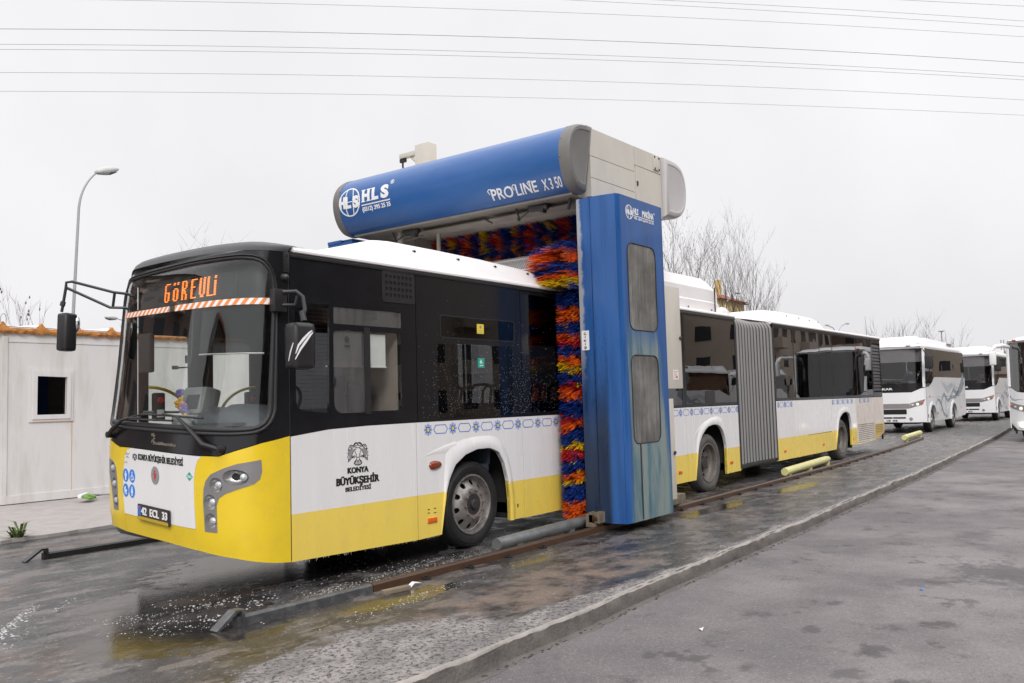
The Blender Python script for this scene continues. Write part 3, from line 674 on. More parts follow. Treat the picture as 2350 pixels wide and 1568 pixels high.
for (x, y, lab, m_) in ((1.05, -3.35, 'small white scrap on the road just below the kerb', 'paper'), (3.2, -4.4, 'tiny blue plastic scrap on the grey road', 'sign_blue')):
    mb = MB(); mb.add([(x, y, -.115), (x+.05, y+.01, -.10), (x+.045, y+.035, -.112), (x+.005, y+.03, -.10)], [(0, 1, 2, 3)]); tag(mk('litter_scrap', mb, M[m_], smooth=False, origin=(x, y, -.12)), lab, 'litter', 'scraps on the road')
# water trickles of mud? none.  weeds at slab edge
def weed(x, y, s, label):
    t = thing('weed', label, 'weed', (x, y, .02), 'weeds at the slab edge'); rk = random.Random(int(x*100))
    mb = MB()
    for k in range(46):
        a = rk.uniform(0, 2*PI); l = s*rk.uniform(.25, 1.0); w_ = .013*s/.2; x += rk.gauss(0, .012); y += rk.gauss(0, .008); up = rk.uniform(.35, 1.2); c, q = math.cos(a), math.sin(a)
        p = [(0, 0), (.45*l, up*l*.7), (.9*l, up*l*.75)]
        vs = []
        for i, (r, h) in enumerate(p):
            ww = w_*(.6, 1.0, .1)[i]; vs += [(x+c*r-q*ww, y+q*r+c*ww, .02+h), (x+c*r+q*ww, y+q*r-c*ww, .02+h)]
        mb.add(vs, [(0, 1, 3, 2), (2, 3, 5, 4)])
    part('leaves', mb, M['leaf'], t, smooth=False)
weed(.24, 5.66, .30, 'green weed clump growing at the broken corner of the slab')
weed(-.02, 5.95, .22, 'smaller weed left of the larger clump at the slab edge')
# broom
t = thing('broom', 'green and white broom lying on the concrete slab by the cabin', 'broom', (2.9, 9.1, .045))
mb = MB(); T = Matrix.Translation((2.86, 9.25, .12)) @ Matrix.Rotation(R_(48), 4, 'Z')
mb.box(-.22, .22, -.03, .04, -.0, .07, bev=.02, T=T); part('head', mb, M['paper'], t)
mb = MB(); rk = random.Random(8)
for k in range(90):
    u = rk.uniform(-.22, .22); p0 = T @ Vector((u, -.03, .03+rk.uniform(-.02, .02))); p1 = T @ Vector((u-.05+rk.gauss(0, .02), -.17+rk.gauss(0, .01), -.04+rk.uniform(0, .05))); mb.tube([p0, p1], [.009, .006], 4)
part('bristles', mb, M['green_plastic'], t, kind='stuff')
mb = MB(); mb.tube([T @ Vector((.1, .02, .04)), T @ Vector((.75, -.42, -.03))], .014, 8); part('handle', mb, M['pole'], t)

# ------------------------------------------------------------------ portable cabin
t = thing('portable_cabin', 'white portable cabin with a small dark window and orange foam under its roof', 'cabin', (5, 11.3, .045))
CY = 10.1
mb = MB(); yf = lambda u, v, d: (u, CY+d, v)
win = [(2.43, 1.60), (2.955, 1.60), (2.965, 2.28), (2.435, 2.30)]
mb.wrap([(1.85, .06), (8.2, .06), (8.2, 3.06), (1.85, 3.06)], yf, 0, .06, holes=[win]); part('front_wall', mb, M['cabin_white'], t)
mb = MB(); mb.box(1.85, 1.91, CY+.06, CY+2.4, .06, 3.06); mb.box(8.14, 8.2, CY+.06, CY+2.4, .06, 3.06); mb.box(1.85, 8.2, CY+2.34, CY+2.4, .06, 3.06); part('side_walls', mb, M['cabin_white'], t)
mb = MB()
for s_ in (.0, .05): mb.wrap([(2.30+s_, 1.47+s_), (3.08-s_, 1.47+s_), (3.09-s_, 2.43-s_), (2.305+s_, 2.45-s_)], yf, -.018-s_*.35, .0, holes=[win])
fr = part('window_frame', mb, M['cabin_white'], t)
mb = MB(); mb.box(2.42, 2.97, CY+.035, CY+.045, 1.59, 2.31); part('window_pane', mb, glass('cabin_pane', (.3, .3, .3), .018), fr)
mb = MB(); mb.box(2.2, 3.2, CY+.5, CY+.55, 1.2, 2.6); part('dark_sheet', mb, M['jacket'], t)  # plain dark sheet behind the pane, keeps the window dark
mb = MB(); rk = random.Random(9)
mb.wrap(strip2d([(3.06, 1.5), (3.065, 1.0), (3.06, .5), (3.065, .2)], [.03, .022, .02, .01]), yf, -.002, .002); mb.wrap(strip2d([(2.35, 1.475), (3.09, 1.475)], .012), yf, -.0222, -.0192)
part('rust_streak', mb, M['rust_stain'], t)
mb = MB(); mb.box(1.85, 8.2, CY-.025, CY, .06, .20); mb.box(1.85, 1.93, CY-.02, CY, .2, 3.0); mb.box(3.05, 3.056, CY-.004, CY, .2, 3.0); mb.box(1.95, 8.2, CY-.012, CY, 2.90, 2.93); mb.box(4.6, 4.606, CY-.004, CY, .2, 3.0); mb.box(6.1, 6.106, CY-.004, CY, .2, 3.0); part('trim', mb, M['cabin_white'], t)
mb = MB(); rk = random.Random(6); rg = []
for k in range(120):
    x = 1.78+k*(8.3-1.78)/119; q = abs(((x-1.85) % .655)-.655/2+.0); pk = max(0, 1-abs(((x-2.49) % .655)-.3275+.3275)/.09) if False else 0
    dd = min((x-2.494) % .657, .657-(x-2.494) % .657); pk = max(0, 1-dd/.075)*.11
    b = rk.uniform(-.022, .022); tp = 3.145+pk
    rg.append([(x, CY-.05+rk.uniform(-.015, .015), 3.06+b), (x, CY-.075+rk.uniform(-.012, .012), 3.10+b*.5), (x, CY-.06, tp+rk.uniform(-.006, .006)), (x, CY+.05, tp), (x, CY+.06, 3.06)])
mb.loft(rg); part('foam_trim', mb, M['orange_foam'], t)
mb = MB(); rg = []
for k in range(300):
    x = 1.75+k*(8.35-1.75)/299; dd = min((x-2.494) % .657, .657-(x-2.494) % .657); pk = min(1, max(0, 1-(dd-.03)/.045))*.05
    rg.append([(x, CY-.02, 3.175+pk), (x, CY+2.5, 3.30+pk)])
mb.loft(rg, closed=False); mb.box(1.76, 8.34, CY, CY+2.45, 3.07, 3.12); mb.prism([(CY-.01, 3.15), (CY+2.4, 3.12), (CY+2.4, 3.29), (CY-.01, 3.172)], lambda u, v, d: (d, u, v), 1.76, 8.34); part('roof', mb, M['cabin_roof'], t)
mb = MB(); mb.tube([(1.90+.05*math.cos(a), CY+.1, 3.30+.11*math.sin(a)) for a in [k*2*PI/14 for k in range(14)]], .008, 6, closed=True); mb.tube([(1.9, CY+.1, 3.12), (1.9, CY+.1, 3.21)], .01); part('lifting_ring', mb, M['pole'], t)

# ================================================================== THE ARTICULATED BUS
bus = thing('articulated_bus', 'white and yellow articulated city bus with black window band passing through the blue wash gantry', 'bus', (10, 1.25, 0))
fs = lambda u, v, d: (u, d, v)                 # near side, d inwards
ff = lambda u, v, d: (u, 2.5-d, v)             # far side
ARCH1 = [(1.966, .229), (2.0, .45), (2.039, .66), (2.09, .793), (2.19, .939), (2.363, 1.036), (2.565, 1.084), (2.798, 1.084), (2.956, 1.03), (3.059, .89), (3.119, .702), (3.149, .465), (3.15, .228)]
ARCH2 = [(8.137, .243), (8.17, .45), (8.213, .692), (8.29, .84), (8.401, .957), (8.53, 1.04), (8.644, 1.086), (8.82, 1.112), (8.987, 1.109), (9.12, 1.075), (9.222, 1.0), (9.30, .89), (9.357, .72), (9.36, .5), (9.351, .247)]
ARCH3 = [(15.557, .282), (15.62, .5), (15.712, .735), (15.80, .89), (15.918, 1.007), (16.12, 1.09), (16.338, 1.121), (16.52, 1.11), (16.669, 1.06), (16.75, .95), (16.796, .775), (16.79, .5), (16.766, .318)]
FL1 = [(1.952, .229), (1.984, .45), (2.008, .66), (2.02, .79), (2.03, .93), (2.05, 1.06), (2.13, 1.15), (2.35, 1.205), (2.57, 1.223), (2.804, 1.222), (2.93, 1.20), (3.03, 1.145), (3.121, 1.02), (3.19, .86), (3.24, .62), (3.26, .4), (3.26, .228)]
FL2 = [(8.12, .243), (8.152, .45), (8.185, .69), (8.21, .85), (8.27, 1.0), (8.38, 1.10), (8.519, 1.165), (8.8, 1.23), (9.05, 1.245), (9.22, 1.21), (9.34, 1.10), (9.42, .9), (9.45, .6), (9.45, .25)]
FL3 = [(15.54, .282), (15.60, .5), (15.675, .735), (15.71, .92), (15.78, 1.08), (15.9, 1.17), (16.3, 1.245), (16.6, 1.225), (16.78, 1.12), (16.87, .9), (16.89, .6), (16.88, .31)]
def lower(outline, zs, mats=('white', 'yellow'), name='side_panel', label=None):
    mb = MB(); mb.wrap(outline, fs, 0, .022, cuts=[('v', zs)], mf=lambda u, v: 0 if v > zs else 1)
    return part(name, mb, [M[mats[0]], M[mats[1]]], bus, label)
lower([(.012, .26), (1.604, .222), (1.604, 1.411), (.926, 1.406), (.452, 1.391), (.215, 1.368), (.012, 1.346)], .669)
lower([(1.617, .222)]+ARCH1+[(3.44, .227), (3.44, 1.414), (1.617, 1.411)], .667)
lower([(3.454, .222), (5.59, .23), (5.59, 1.414), (3.454, 1.414)], .668)
lower([(5.602, .23), (7.852, .245), (7.852, 1.42), (5.602, 1.416)], .675)
lower([(7.866, .245)]+ARCH2+[(9.985, .249), (9.985, 1.416), (7.866, 1.42)], .68)
lower([(11.80, .283), (12.812, .283), (12.812, 1.448), (11.80, 1.452)], .715)
lower([(12.824, .283), (13.658, .283), (13.658, .705), (15.322, .71), (15.322, 1.44), (12.824, 1.448)], .715)
lower([(13.668, .283), (15.322, .283), (15.322, .70), (13.668, .696)], .9, name='service_flap')
lower([(15.336, .283)]+ARCH3+[(17.29, .30), (17.29, 1.432), (15.336, 1.44)], .712)
lower([(17.302, .297), (18.895, .322), (18.895, 1.428), (17.302, 1.432)], .34, ('white_dusty', 'yellow_dusty'), 'engine_flap', 'dusty brownish engine flap at the rear')
lower([(18.908, .322), (19.80, .47), (19.86, .60), (19.86, 1.424), (18.908, 1.428)], .705, ('white_dusty', 'yellow_dusty'), 'rear_corner_panel')
def flare(arch, fl, tail, n=64):
    a = resample(arch, n); b = resample(fl, n); mb = MB(); R4 = []
    for i in range(n):
        t = i/(n-1); hgt = .024*min(1, t*6+.12)
        row = []
        for q, h in ((0, 0.0), (.18, .35), (.42, .85), (.62, 1.0), (.85, .95), (1.0, .75), (1.0, -.6)):
            u = lerp(b[i][0], a[i][0], q); v = lerp(b[i][1], a[i][1], q); row.append((u, -.0015-h*hgt if h >= 0 else .03, v))
        R4.append(row)
    mb.loft(R4, closed=False)
    mb.m = []
    for f in mb.f:
        z = sum(mb.v[k][2] for k in f)/len(f); mb.m.append(0 if z > .668+(.04 if arch is ARCH3 else 0) else 1)
    part('wheel_arch', mb, [M['white'], M['yellow']], bus, ang=60)
    mb = MB(); t2 = resample(tail, 16); R4 = []
    for i, (u, v) in enumerate(t2):
        q = i/15; R4.append([(u-.01, .004, v+.005), (u, -.005*q, v-.012*q), (u+.01, -.009*q, v-.04*q), (u+.02, -.006*q, v-.10*q), (u+.03, .004, v-.17*q)])
    mb.loft(R4, closed=False); part('arch_crease', mb, M['white'], bus, ang=70)
flare(ARCH1, FL1, [(1.70, 1.058), (1.88, 1.115), (2.06, 1.16), (2.22, 1.19)]); flare(ARCH2, FL2, [(8.05, .90), (8.18, 1.0), (8.33, 1.09), (8.45, 1.145)]); flare(ARCH3, FL3, [(15.45, .95), (15.58, 1.03), (15.72, 1.10), (15.85, 1.155)])
# wheel housings
for x0, x1 in ((1.90, 3.22), (8.07, 9.43), (15.48, 16.86)):
    mb = MB(); ins = lambda y0, y1: (y0, y1)
    for y0, y1 in ((.024, .62), (1.88, 2.476)):
        mb = MB(); ya = y1 if y0 < 1 else y0
        mb.box(x0-.02, x0, y0, y1, .24, 1.25); mb.box(x1, x1+.02, y0, y1, .24, 1.25); mb.box(x0, x1, y0, y1, 1.22, 1.25); mb.box(x0, x1, ya-.01, ya+.01, .24, 1.22)
        part('wheel_housing', mb, M['well'], bus)
# black window band
GLZ = []                                         # (outline, material)
def band(x0, x1, zlo0, zlo1, holes, extra=None, name='window_band', z1=2.945):
    ol = [(x0, zlo0)]+(extra or [])+[(x1, zlo1), (x1, z1), (x0, z1)]
    mb = MB(); mb.wrap(ol, fs, .001, .028, holes=holes); return part(name, mb, M['black'], bus)
def pane(ol, mat, name='window', d=.006):
    cx = sum(p[0] for p in ol)/len(ol); cz = sum(p[1] for p in ol)/len(ol)
    q = [(p[0]+(cx-p[0])*.004, p[1]+(cz-p[1])*.004) for p in ol]
    mb = MB(); mb.wrap(q, fs, d, d+.005); return part(name, mb, M[mat], bus)
q1 = [(.075, 1.66), (.095, 1.60), (.14, 1.575), (.455, 1.542), (.474, 2.552), (.075, 2.555)]
q2 = rr(.522, 1.425, 2.375, 2.535, .012); q3 = rr(.517, .915, 1.535, 2.322, .04, rs=(.10, .02, .02, .05)); q4 = rr(.975, 1.415, 1.546, 2.32, .02, rs=(.02, .05, .02, .02))
band(.014, 1.634, 1.362, 1.425, [q1, q2, q3, q4], [(.215, 1.378), (.452, 1.401), (.926, 1.418)])
pane(q1, 'clear_glass', 'quarter_window'); pane(q2, 'milk_glass', 'driver_top_window'); pane(q3, 'milk_glass', 'driver_window', .012); pane(q4, 'clear_glass', 'driver_window', .003)
mb = MB(); mb.wrap([(.905, 1.52), (.98, 1.52), (.98, 2.36), (.905, 2.36)], fs, -.006, .001); mb.box(.50, .535, -.012, .001, 1.80, 1.87, bev=.004); part('window_slider_frame', mb, M['black_satin'], bus)
h1 = rr(2.02, 3.325, 2.315, 2.54, .03); h2 = rr(1.96, 3.285, 1.44, 2.245, .05)
band(1.644, 3.462, 1.422, 1.424, [h1, h2]); pane(h1, 'side_glass', 'hopper_window', .003); pane(h2, 'side_glass', 'passenger_window')
mb = MB(); o_ = rr(2.005, 3.34, 2.30, 2.555, .035); mb.wrap(o_, fs, -.004, .001, holes=[h1]); part('hopper_frame', mb, M['black_satin'], bus)
h3 = rr(3.60, 5.52, 1.46, 2.90, .04); h4 = rr(5.66, 7.78, 1.46, 2.90, .04)
band(3.474, 7.845, 1.424, 1.43, [h3, h4]); pane(h3, 'side_glass', 'passenger_window'); pane(h4, 'dark_glass', 'passenger_window')
for x0, x1, holes in ((7.857, 9.99, [(7.90, 9.95)]), (11.86, 13.005, [(11.93, 12.98)]), (13.015, 14.68, [(13.03, 14.66)]), (14.69, 15.605, [(14.71, 15.585)]), (15.617, 17.51, [(15.64, 17.49)]), (17.522, 18.945, [(17.545, 18.92)])):
    rz = x0 > 10; hs_ = [rr(a, b, 1.50 if rz else 1.47, 2.915, .03) for a, b in holes]
    band(x0, x1, 1.462 if (rz and x0 < 13) else (1.452 if rz else 1.43), 1.45 if rz else 1.43, hs_)
    for h in hs_: pane(h, 'dark_glass', 'passenger_window', .001)
mb = MB(); mb.box(8.62, 9.0, -.002, .0, 1.46, 1.68); part('sill_flap', mb, M['black_satin'], bus)
# louvred panel at the rear
band(18.957, 19.84, 1.44, 1.44, [rr(19.03, 19.78, 1.56, 2.86, .02)], name='louvre_frame')
for k in range(14):
    mb = MB(); z = 1.60+k*.088; mb.prism([(z, -.001), (z+.07, .02), (z+.07, .026), (z, .006)], lambda u, v, d: (d, v, u), 19.035, 19.775); part('louvre_slat', mb, M['black_satin'], bus)
mb = MB(); mb.box(19.0, 19.8, .03, .04, 1.5, 2.9); part('louvre_back', mb, M['well'], bus)
# vent grid
mb = MB(); ol = rr(1.155, 1.625, 2.63, 2.945, .02); hl = [circ(1.215+c*.0575, 2.70+r*.062, .0215, n=10) for c in range(7) for r in range(4)]
mb.wrap(ol, fs, -.007, .0005, holes=hl); vg = part('vent_grille', mb, M['black_satin'], bus)
mb = MB(); mb.box(1.17, 1.61, -.0003, .0006, 2.645, 2.93); part('vent_back', mb, M['dark_hole'], vg)
# gutter strip and roofs
mb = MB(); mb.box(.02, 9.99, -.012, .03, 2.945, 2.975, bev=.004); mb.box(.02, 9.99, -.004, .03, 2.973, 2.997); part('gutter', mb, M['black_satin'], bus)
mb = MB(); mb.box(11.86, 19.85, -.012, .03, 2.945, 2.975, bev=.004); mb.box(11.86, 19.85, -.004, .03, 2.973, 2.997); part('gutter', mb, M['black_satin'], bus)
def roof(x0, x1, dz=0.0, m='cover_white'):
    pr = [(-.012, 2.995), (-.014, 3.012), (.0, 3.035), (.06, 3.055), (.3, 3.085), (.8, 3.105), (1.25, 3.11)]; pr = pr+[(2.5-y, z) for y, z in pr[-2::-1]]
    low = [(2.46, 2.96), (.04, 2.96)]; mb = MB(); xs = list(np.linspace(x0, x1, 24))
    mb.loft([[(x, y, z+dz) for y, z in pr+low] for x in xs]); part('roof', mb, M[m], bus)
roof(.06, 9.99); roof(11.80, 19.86, .0)
def fairing(name, secs, y0, y1, slope, label=None, rnd_=.05, m='cover_white', zb=3.02, tz=0.0):
    """secs: list of (x, height above zb, side inset)"""
    rg = []
    for x, h, ins in secs:
        a = y0+ins; b = y1-ins; s_ = min(slope, h*1.2+.01); r = min(rnd_, h*.4)
        rg.append([(x, a, zb), (x, a+s_*.15, zb+h*.25), (x, a+s_*.62, zb+h*.78), (x, a+s_*.85, zb+h*.94), (x, a+s_+.08, zb+h), (x, (a+b)/2, zb+h+tz), (x, b-s_-.08, zb+h), (x, b-s_*.85, zb+h*.94), (x, b-s_*.62, zb+h*.78), (x, b-s_*.15, zb+h*.25), (x, b, zb)])
    mb = MB(); mb.loft(rg); return part(name, mb, M[m], bus, label, ang=50)
pod = fairing('roof_fairing', [(.55, .02, .05), (.75, .085, .03), (1.0, .175, .02), (1.18, .245, .01), (1.34, .295, .0), (1.5, .305, .0), (2.2, .30, .0), (3.0, .283, .0), (3.7, .255, .0), (4.0, .235, .0), (4.2, .20, .02), (4.36, .14, .05), (4.48, .07, .08), (4.54, .02, .10)], .04, 2.46, .22)
def bolt(parent, x, y, z, m='pale_bolt', r=.012):
    mb = MB(); mb.box(x-.028, x+.028, y-.004, y+.004, z-.008, z+.008); mb.lathe([(r, -.01), (r, .004)], (x, y, z), 'y', 8, 1); part('bolt', mb, [M['pale_bolt'], M['dark_hole']], parent)
for x, z in ((1.80, 3.232), (2.52, 3.225), (3.20, 3.215), (3.86, 3.195)): bolt(pod, x, .155, z)
pod2 = fairing('roof_fairing', [(10.55, .02, .1), (10.8, .08, .06), (11.15, .16, .05), (11.5, .22, .04), (12.2, .285, .0), (12.6, .30, .0), (14.2, .295, .0), (15.0, .28, .0), (15.35, .25, .02), (15.55, .17, .05), (15.68, .06, .10), (15.72, .015, .12)], .04, 2.46, .22)
for x, z in ((13.15, 3.23), (13.9, 3.225), (14.6, 3.215), (15.2, 3.205)): bolt(pod2, x, .155, z)
# gas bottle cover over the middle
rg = []
for x, h, ins in ((4.72, .10, .10), (4.86, .42, .06), (4.98, .60, .02), (5.1, .645, 0), (7.3, .65, 0), (9.10, .655, 0), (9.26, .655, .0), (9.60, .62, .04), (9.78, .44, .08), (9.84, .30, .10), (9.84, .035, .10)):
    k = min(1, h/.45); a, b = .12+ins, 2.38-ins
    rg.append([(x, a, 3.062), (x, a, 3.03+max(.034, min(h*.9, .19))), (x, a+.025, 3.03+min(h*.92, .215)), (x, a+.03, 3.03+min(h*.95, .40*k+.02)), (x, a+.06, 3.03+min(h*.97, .45*k+.02)), (x, a+.17, 3.03+h*.965), (x, a+.30, 3.03+h), (x, b-.30, 3.03+h), (x, b-.17, 3.03+h*.965), (x, b-.06, 3.03+min(h*.97, .45*k+.02)), (x, b-.03, 3.03+min(h*.95, .40*k+.02)), (x, b-.02, 3.03+min(h*.92, .215)), (x, b, 3.03+max(.034, min(h*.9, .19))), (x, b, 3.062)])
mb = MB(); mb.loft(rg); cng = part('gas_bottle_cover', mb, M['cover_white'], bus, ang=9)
mb = MB(); mb.box(4.95, 9.80, .16, 2.34, 3.02, 3.062); part('cover_shadow_strip', mb, M['rubber'], cng)  # dark strip standing in for the shadow line under the cover
mb = MB(); mb.box(9.44, 9.447, .108, .13, 3.05, 3.5); mb.box(7.2, 7.207, .108, .13, 3.05, 3.5); part('cover_seam', mb, M['rubber'], cng)
for x, z in ((7.7, 3.09), (8.35, 3.09), (9.28, 3.09), (9.55, 3.09), (9.78, 3.10)):
    mb = MB(); mb.lathe([(.014, 0), (.014, .01)], (x, .105+(.06 if x > 9.5 else 0), z), 'y', 8); part('bolt', mb, M['dark_hole'], cng)
# perforations in the sloping front of the cover
mb = MB()
def face_pt(y, q):    # q 0 bottom .. 1 top on the sloping front face
    x = lerp(4.86, 4.98, (q-.4)/.6) if q > .4 else lerp(4.72, 4.86, q/.4); z = lerp(3.45, 3.63, (q-.4)/.6) if q > .4 else lerp(3.13, 3.45, q/.4)
    return (x-.004, y, z)
for r in range(15):
    for c in range(58):
        y = .40+c*.03+(.015 if r % 2 else 0); q = .06+r*.058; a = face_pt(y, q); b = face_pt(y, q+.026); wd = .009 if q > .5 else .011
        mb.add([(a[0], a[1]-wd, a[2]), (a[0], a[1]+wd, a[2]), (b[0], b[1]+wd, b[2]), (b[0], b[1]-wd, b[2])], [(0, 1, 2, 3)])
part('perforations', mb, M['dark_hole'], cng, kind='stuff', smooth=False)
mb = MB(); rg = []
for x, h in ((9.68, .02), (9.72, .10), (9.80, .13), (9.95, .125), (10.05, .09), (10.10, .02)): rg.append([(x, .12+p*.10, 3.05+h*q) for p, q in ((0, 0), (0, .7), (.2, 1), (.8, 1), (1, .7), (1, 0))])
mb.loft(rg); part('roof_scoop', mb, M['cover_white'], bus, ang=60)
# bellows
mb = MB(); nf = 12; rg = []
def loop(x, d, dz=0.0):
    pts = []
    for (cy, cz, a0) in ((.16, 2.83, PI), (2.34, 2.83, .5*PI)):
        for k in range(6):
            a = a0-.5*PI*k/5; pts.append((x, cy+(.16-d)*math.cos(a)*1.0, cz+(.19-d)*math.sin(a)+dz))
    pts += [(x, 2.5-d, .36), (x, 2.36, .25+d), (x, .14, .25+d), (x, d, .36)]
    return pts
for k in range(nf*4+1):
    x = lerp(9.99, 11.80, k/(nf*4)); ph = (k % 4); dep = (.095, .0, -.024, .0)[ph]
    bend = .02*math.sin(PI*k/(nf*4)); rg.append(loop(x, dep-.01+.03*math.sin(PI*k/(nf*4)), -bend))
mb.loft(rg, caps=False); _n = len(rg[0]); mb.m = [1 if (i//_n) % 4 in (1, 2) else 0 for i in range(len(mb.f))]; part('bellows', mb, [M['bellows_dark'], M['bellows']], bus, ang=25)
mb = MB(); mb.tube([(11.81, .0, .30), (11.81, .0, 2.85), (11.81, .05, 2.97), (11.81, .16, 3.03), (11.81, 2.3, 3.03)], .022, 8); part('bellows_frame', mb, M['rubber'], bus); mb = MB(); mb.tube([(9.98, .0, .30), (9.98, .0, 2.85), (9.98, .05, 2.97), (9.98, .16, 3.03), (9.98, 2.3, 3.03)], .014, 8); part('bellows_frame', mb, M['rubber'], bus)
# frame behind the joints, floor and far side
mb = MB()
for x in (.02, 1.61, 3.447, 5.596, 7.859, 9.95, 11.85, 12.818, 15.329, 17.296, 18.90, 19.82): mb.box(x-.02, x+.02, .03, .07, .30, 2.95)
for x in (13.01, 14.685, 15.61, 17.515, 18.95): mb.box(x-.02, x+.02, .03, .07, 1.45, 2.95)
mb.box(.02, 9.95, .023, .06, 1.36, 1.46); mb.box(11.85, 19.82, .023, .06, 1.38, 1.49); mb.box(13.66, 15.33, .023, .06, .3, .72)
part('body_frame', mb, M['under'], bus)
mb = MB()
for a, b in ((.08, 1.90), (3.22, 8.07), (9.43, 15.48), (16.86, 18.9)): mb.box(a, b, .05, 2.45, .30, .42)
for a, b in ((1.9, 3.22), (8.07, 9.43), (15.48, 16.86)): mb.box(a, b, .62, 1.88, .30, .42)
part('floor', mb, M['floor_in'], bus)
mb = MB(); mb.box(19.83, 19.87, .02, 2.48, .5, 3.0, bev=.0); part('rear_wall', mb, M['white_dusty'], bus)
mb = MB(); mb.box(.1, 9.95, .05, 2.45, 2.86, 2.90); mb.box(11.85, 19.8, .05, 2.45, 2.86, 2.90); part('ceiling', mb, M['interior_light'], bus)
mb = MB(); fw = [rr(a, b, 1.46, 2.55, .04) for a, b in ((1.75, 3.3), (3.5, 4.7), (6.2, 7.9), (8.05, 9.8))]; fd = [rr(4.85, 5.42, .5, 2.5, .04), rr(5.5, 6.07, .5, 2.5, .04)]; dr = [rr(.12, .60, .50, 2.42, .04), rr(.905, 1.41, .50, 2.42, .04)]
mb.wrap([(.02, .30), (9.95, .30), (9.95, 2.96), (.02, 2.96)], ff, 0, .03, holes=fw+fd+dr, mi=0); part('far_side_wall', mb, M['black'], bus)
mb = MB(); fw2 = [rr(a, b, 1.46, 2.55, .04) for a, b in ((12.1, 13.9), (15.3, 17.3), (17.5, 18.9))]; mb.wrap([(11.85, .30), (19.8, .30), (19.8, 2.96), (11.85, 2.96)], ff, 0, .03, holes=fw2); part('far_side_wall', mb, M['black'], bus)
for h in fw+fw2:
    mb = MB(); mb.wrap(h, ff, .005, .010); part('far_window', mb, M['side_glass'], bus)
for h in dr+fd:
    mb = MB(); mb.wrap(h, ff, .005, .010); part('door_glass', mb, M['clear_glass'], bus)
# interior
mb = MB(); mb.box(1.50, 1.54, .05, 1.0, .42, 1.65); mb.box(1.50, 1.54, .05, 1.0, 2.35, 2.86); part('cab_partition', mb, M['interior'], bus)
mb = MB(); mb.box(1.40, 1.42, .06, .50, 1.54, 2.55); part('cab_curtain', mb, M['cloth_beige'], bus)
mb = MB(); mb.box(.54, .90, .03, .036, 1.98, 2.30); mb.box(.985, 1.22, .03, .036, 1.98, 2.30); mb.tube([(.45, .033, 1.975), (1.23, .033, 1.975)], .008); part('roller_blind', mb, M['cloth_light'], bus)
mb = MB(); mb.ball((.70, .018, 2.235), .030, .003, .03, u=14); mb.box(.67, .735, .014, .022, 2.165, 2.18); part('window_decal', mb, M['ink'], bus)
mb = MB(); mb.box(.95, 1.12, .35, .85, .95, 1.12, bev=.05); T = Matrix.Translation((1.16, .6, 1.1)) @ Matrix.Rotation(R_(10), 4, 'Y'); mb.box(-.07, .07, -.24, .24, .0, .72, bev=.05, T=T); mb.box(-.05, .05, -.13, .13, .74, .92, bev=.04, T=T); mb.box(.85, 1.25, .35, .85, .42, .95, bev=.03); part('driver_seat', mb, M['seat'], bus)
mb = MB(); bx = [(.16, .10)]
mb.loft([[(-.28, y, 1.36), (-.28, y, z1-.10), (-.15, y, z1), (.12, y, z1-.01), (.30, y, z1-.14), (.34, y, 1.1)] for y, z1 in ((.10, 1.50), (.22, 1.56), (.36, 1.60), (.50, 1.65), (.64, 1.645), (.78, 1.60), (.92, 1.63), (1.05, 1.61), (1.12, 1.50))]); part('instrument_binnacle', mb, M['dash'], bus, ang=60)
mb = MB(); mb.loft([[(x0_, y, .45), (x0_, y, 1.44), (x0_+.12, y, 1.47), (.12, y, 1.47), (.12, y, .45)] for y, x0_ in ((.10, -.25), (.4, -.47), (.8, -.55), (1.4, -.56), (1.9, -.50), (2.2, -.38), (2.38, -.22))]); mb.box(-.40, -.28, .25, 1.15, 1.46, 1.485); part('dashboard', mb, M['dash'], bus)
mb = MB(); T = Matrix.Translation((.47, .70, 1.60)) @ Matrix.Rotation(R_(-62), 4, 'Y'); mb.tube([T @ Vector((.24*math.cos(a), .24*math.sin(a), 0)) for a in [k*2*PI/24 for k in range(24)]], .016, 8, closed=True); mb.tube([T @ Vector((-.23, 0, 0)), T @ Vector((.23, 0, 0))], .014); mb.tube([T @ Vector((0, 0, 0)), T @ Vector((0, 0, -.35))], .03); part('steering_wheel', mb, M['rubber'], bus)
mb = MB(); mb.box(.05, .35, 1.55, 1.93, 1.47, 1.56, bev=.01); T = Matrix.Translation((.2, 1.74, 1.55)) @ Matrix.Rotation(R_(14), 4, 'Y'); mb.box(-.07, .12, -.20, .20, .0, .29, bev=.04, T=T); vd = part('ticket_validator', mb, M['validator'], bus)
mb = MB(); mb.box(-.076, -.066, -.12, .10, .05, .20, bev=.003, T=T); part('validator_screen', mb, M['jacket'], vd)
def arc(y, x0, z0, x1, z1, sgn):
    pts = []
    for k in range(13):
        a = .5*PI*k/12; pts.append((lerp(x0, x1, math.sin(a) if sgn > 0 else 1-math.cos(a)), y, lerp(z0, z1, (1-math.cos(a)) if sgn > 0 else math.sin(a))))
    return pts
mb = MB(); mb.tube(arc(2.41, .09, 1.86, .56, 1.50, 1), .017, 8); part('door_handrail', mb, M['rail_yellow'], bus)
mb = MB(); mb.tube(arc(2.41, .93, 1.45, 1.43, 1.85, -1), .017, 8); part('door_handrail', mb, M['rail_yellow'], bus)
mb = MB(); mb.tube([(.02, 2.40, 1.60), (1.0, 2.40, 1.575)], .014, 8); part('door_bar', mb, M['pale_bolt'], bus)
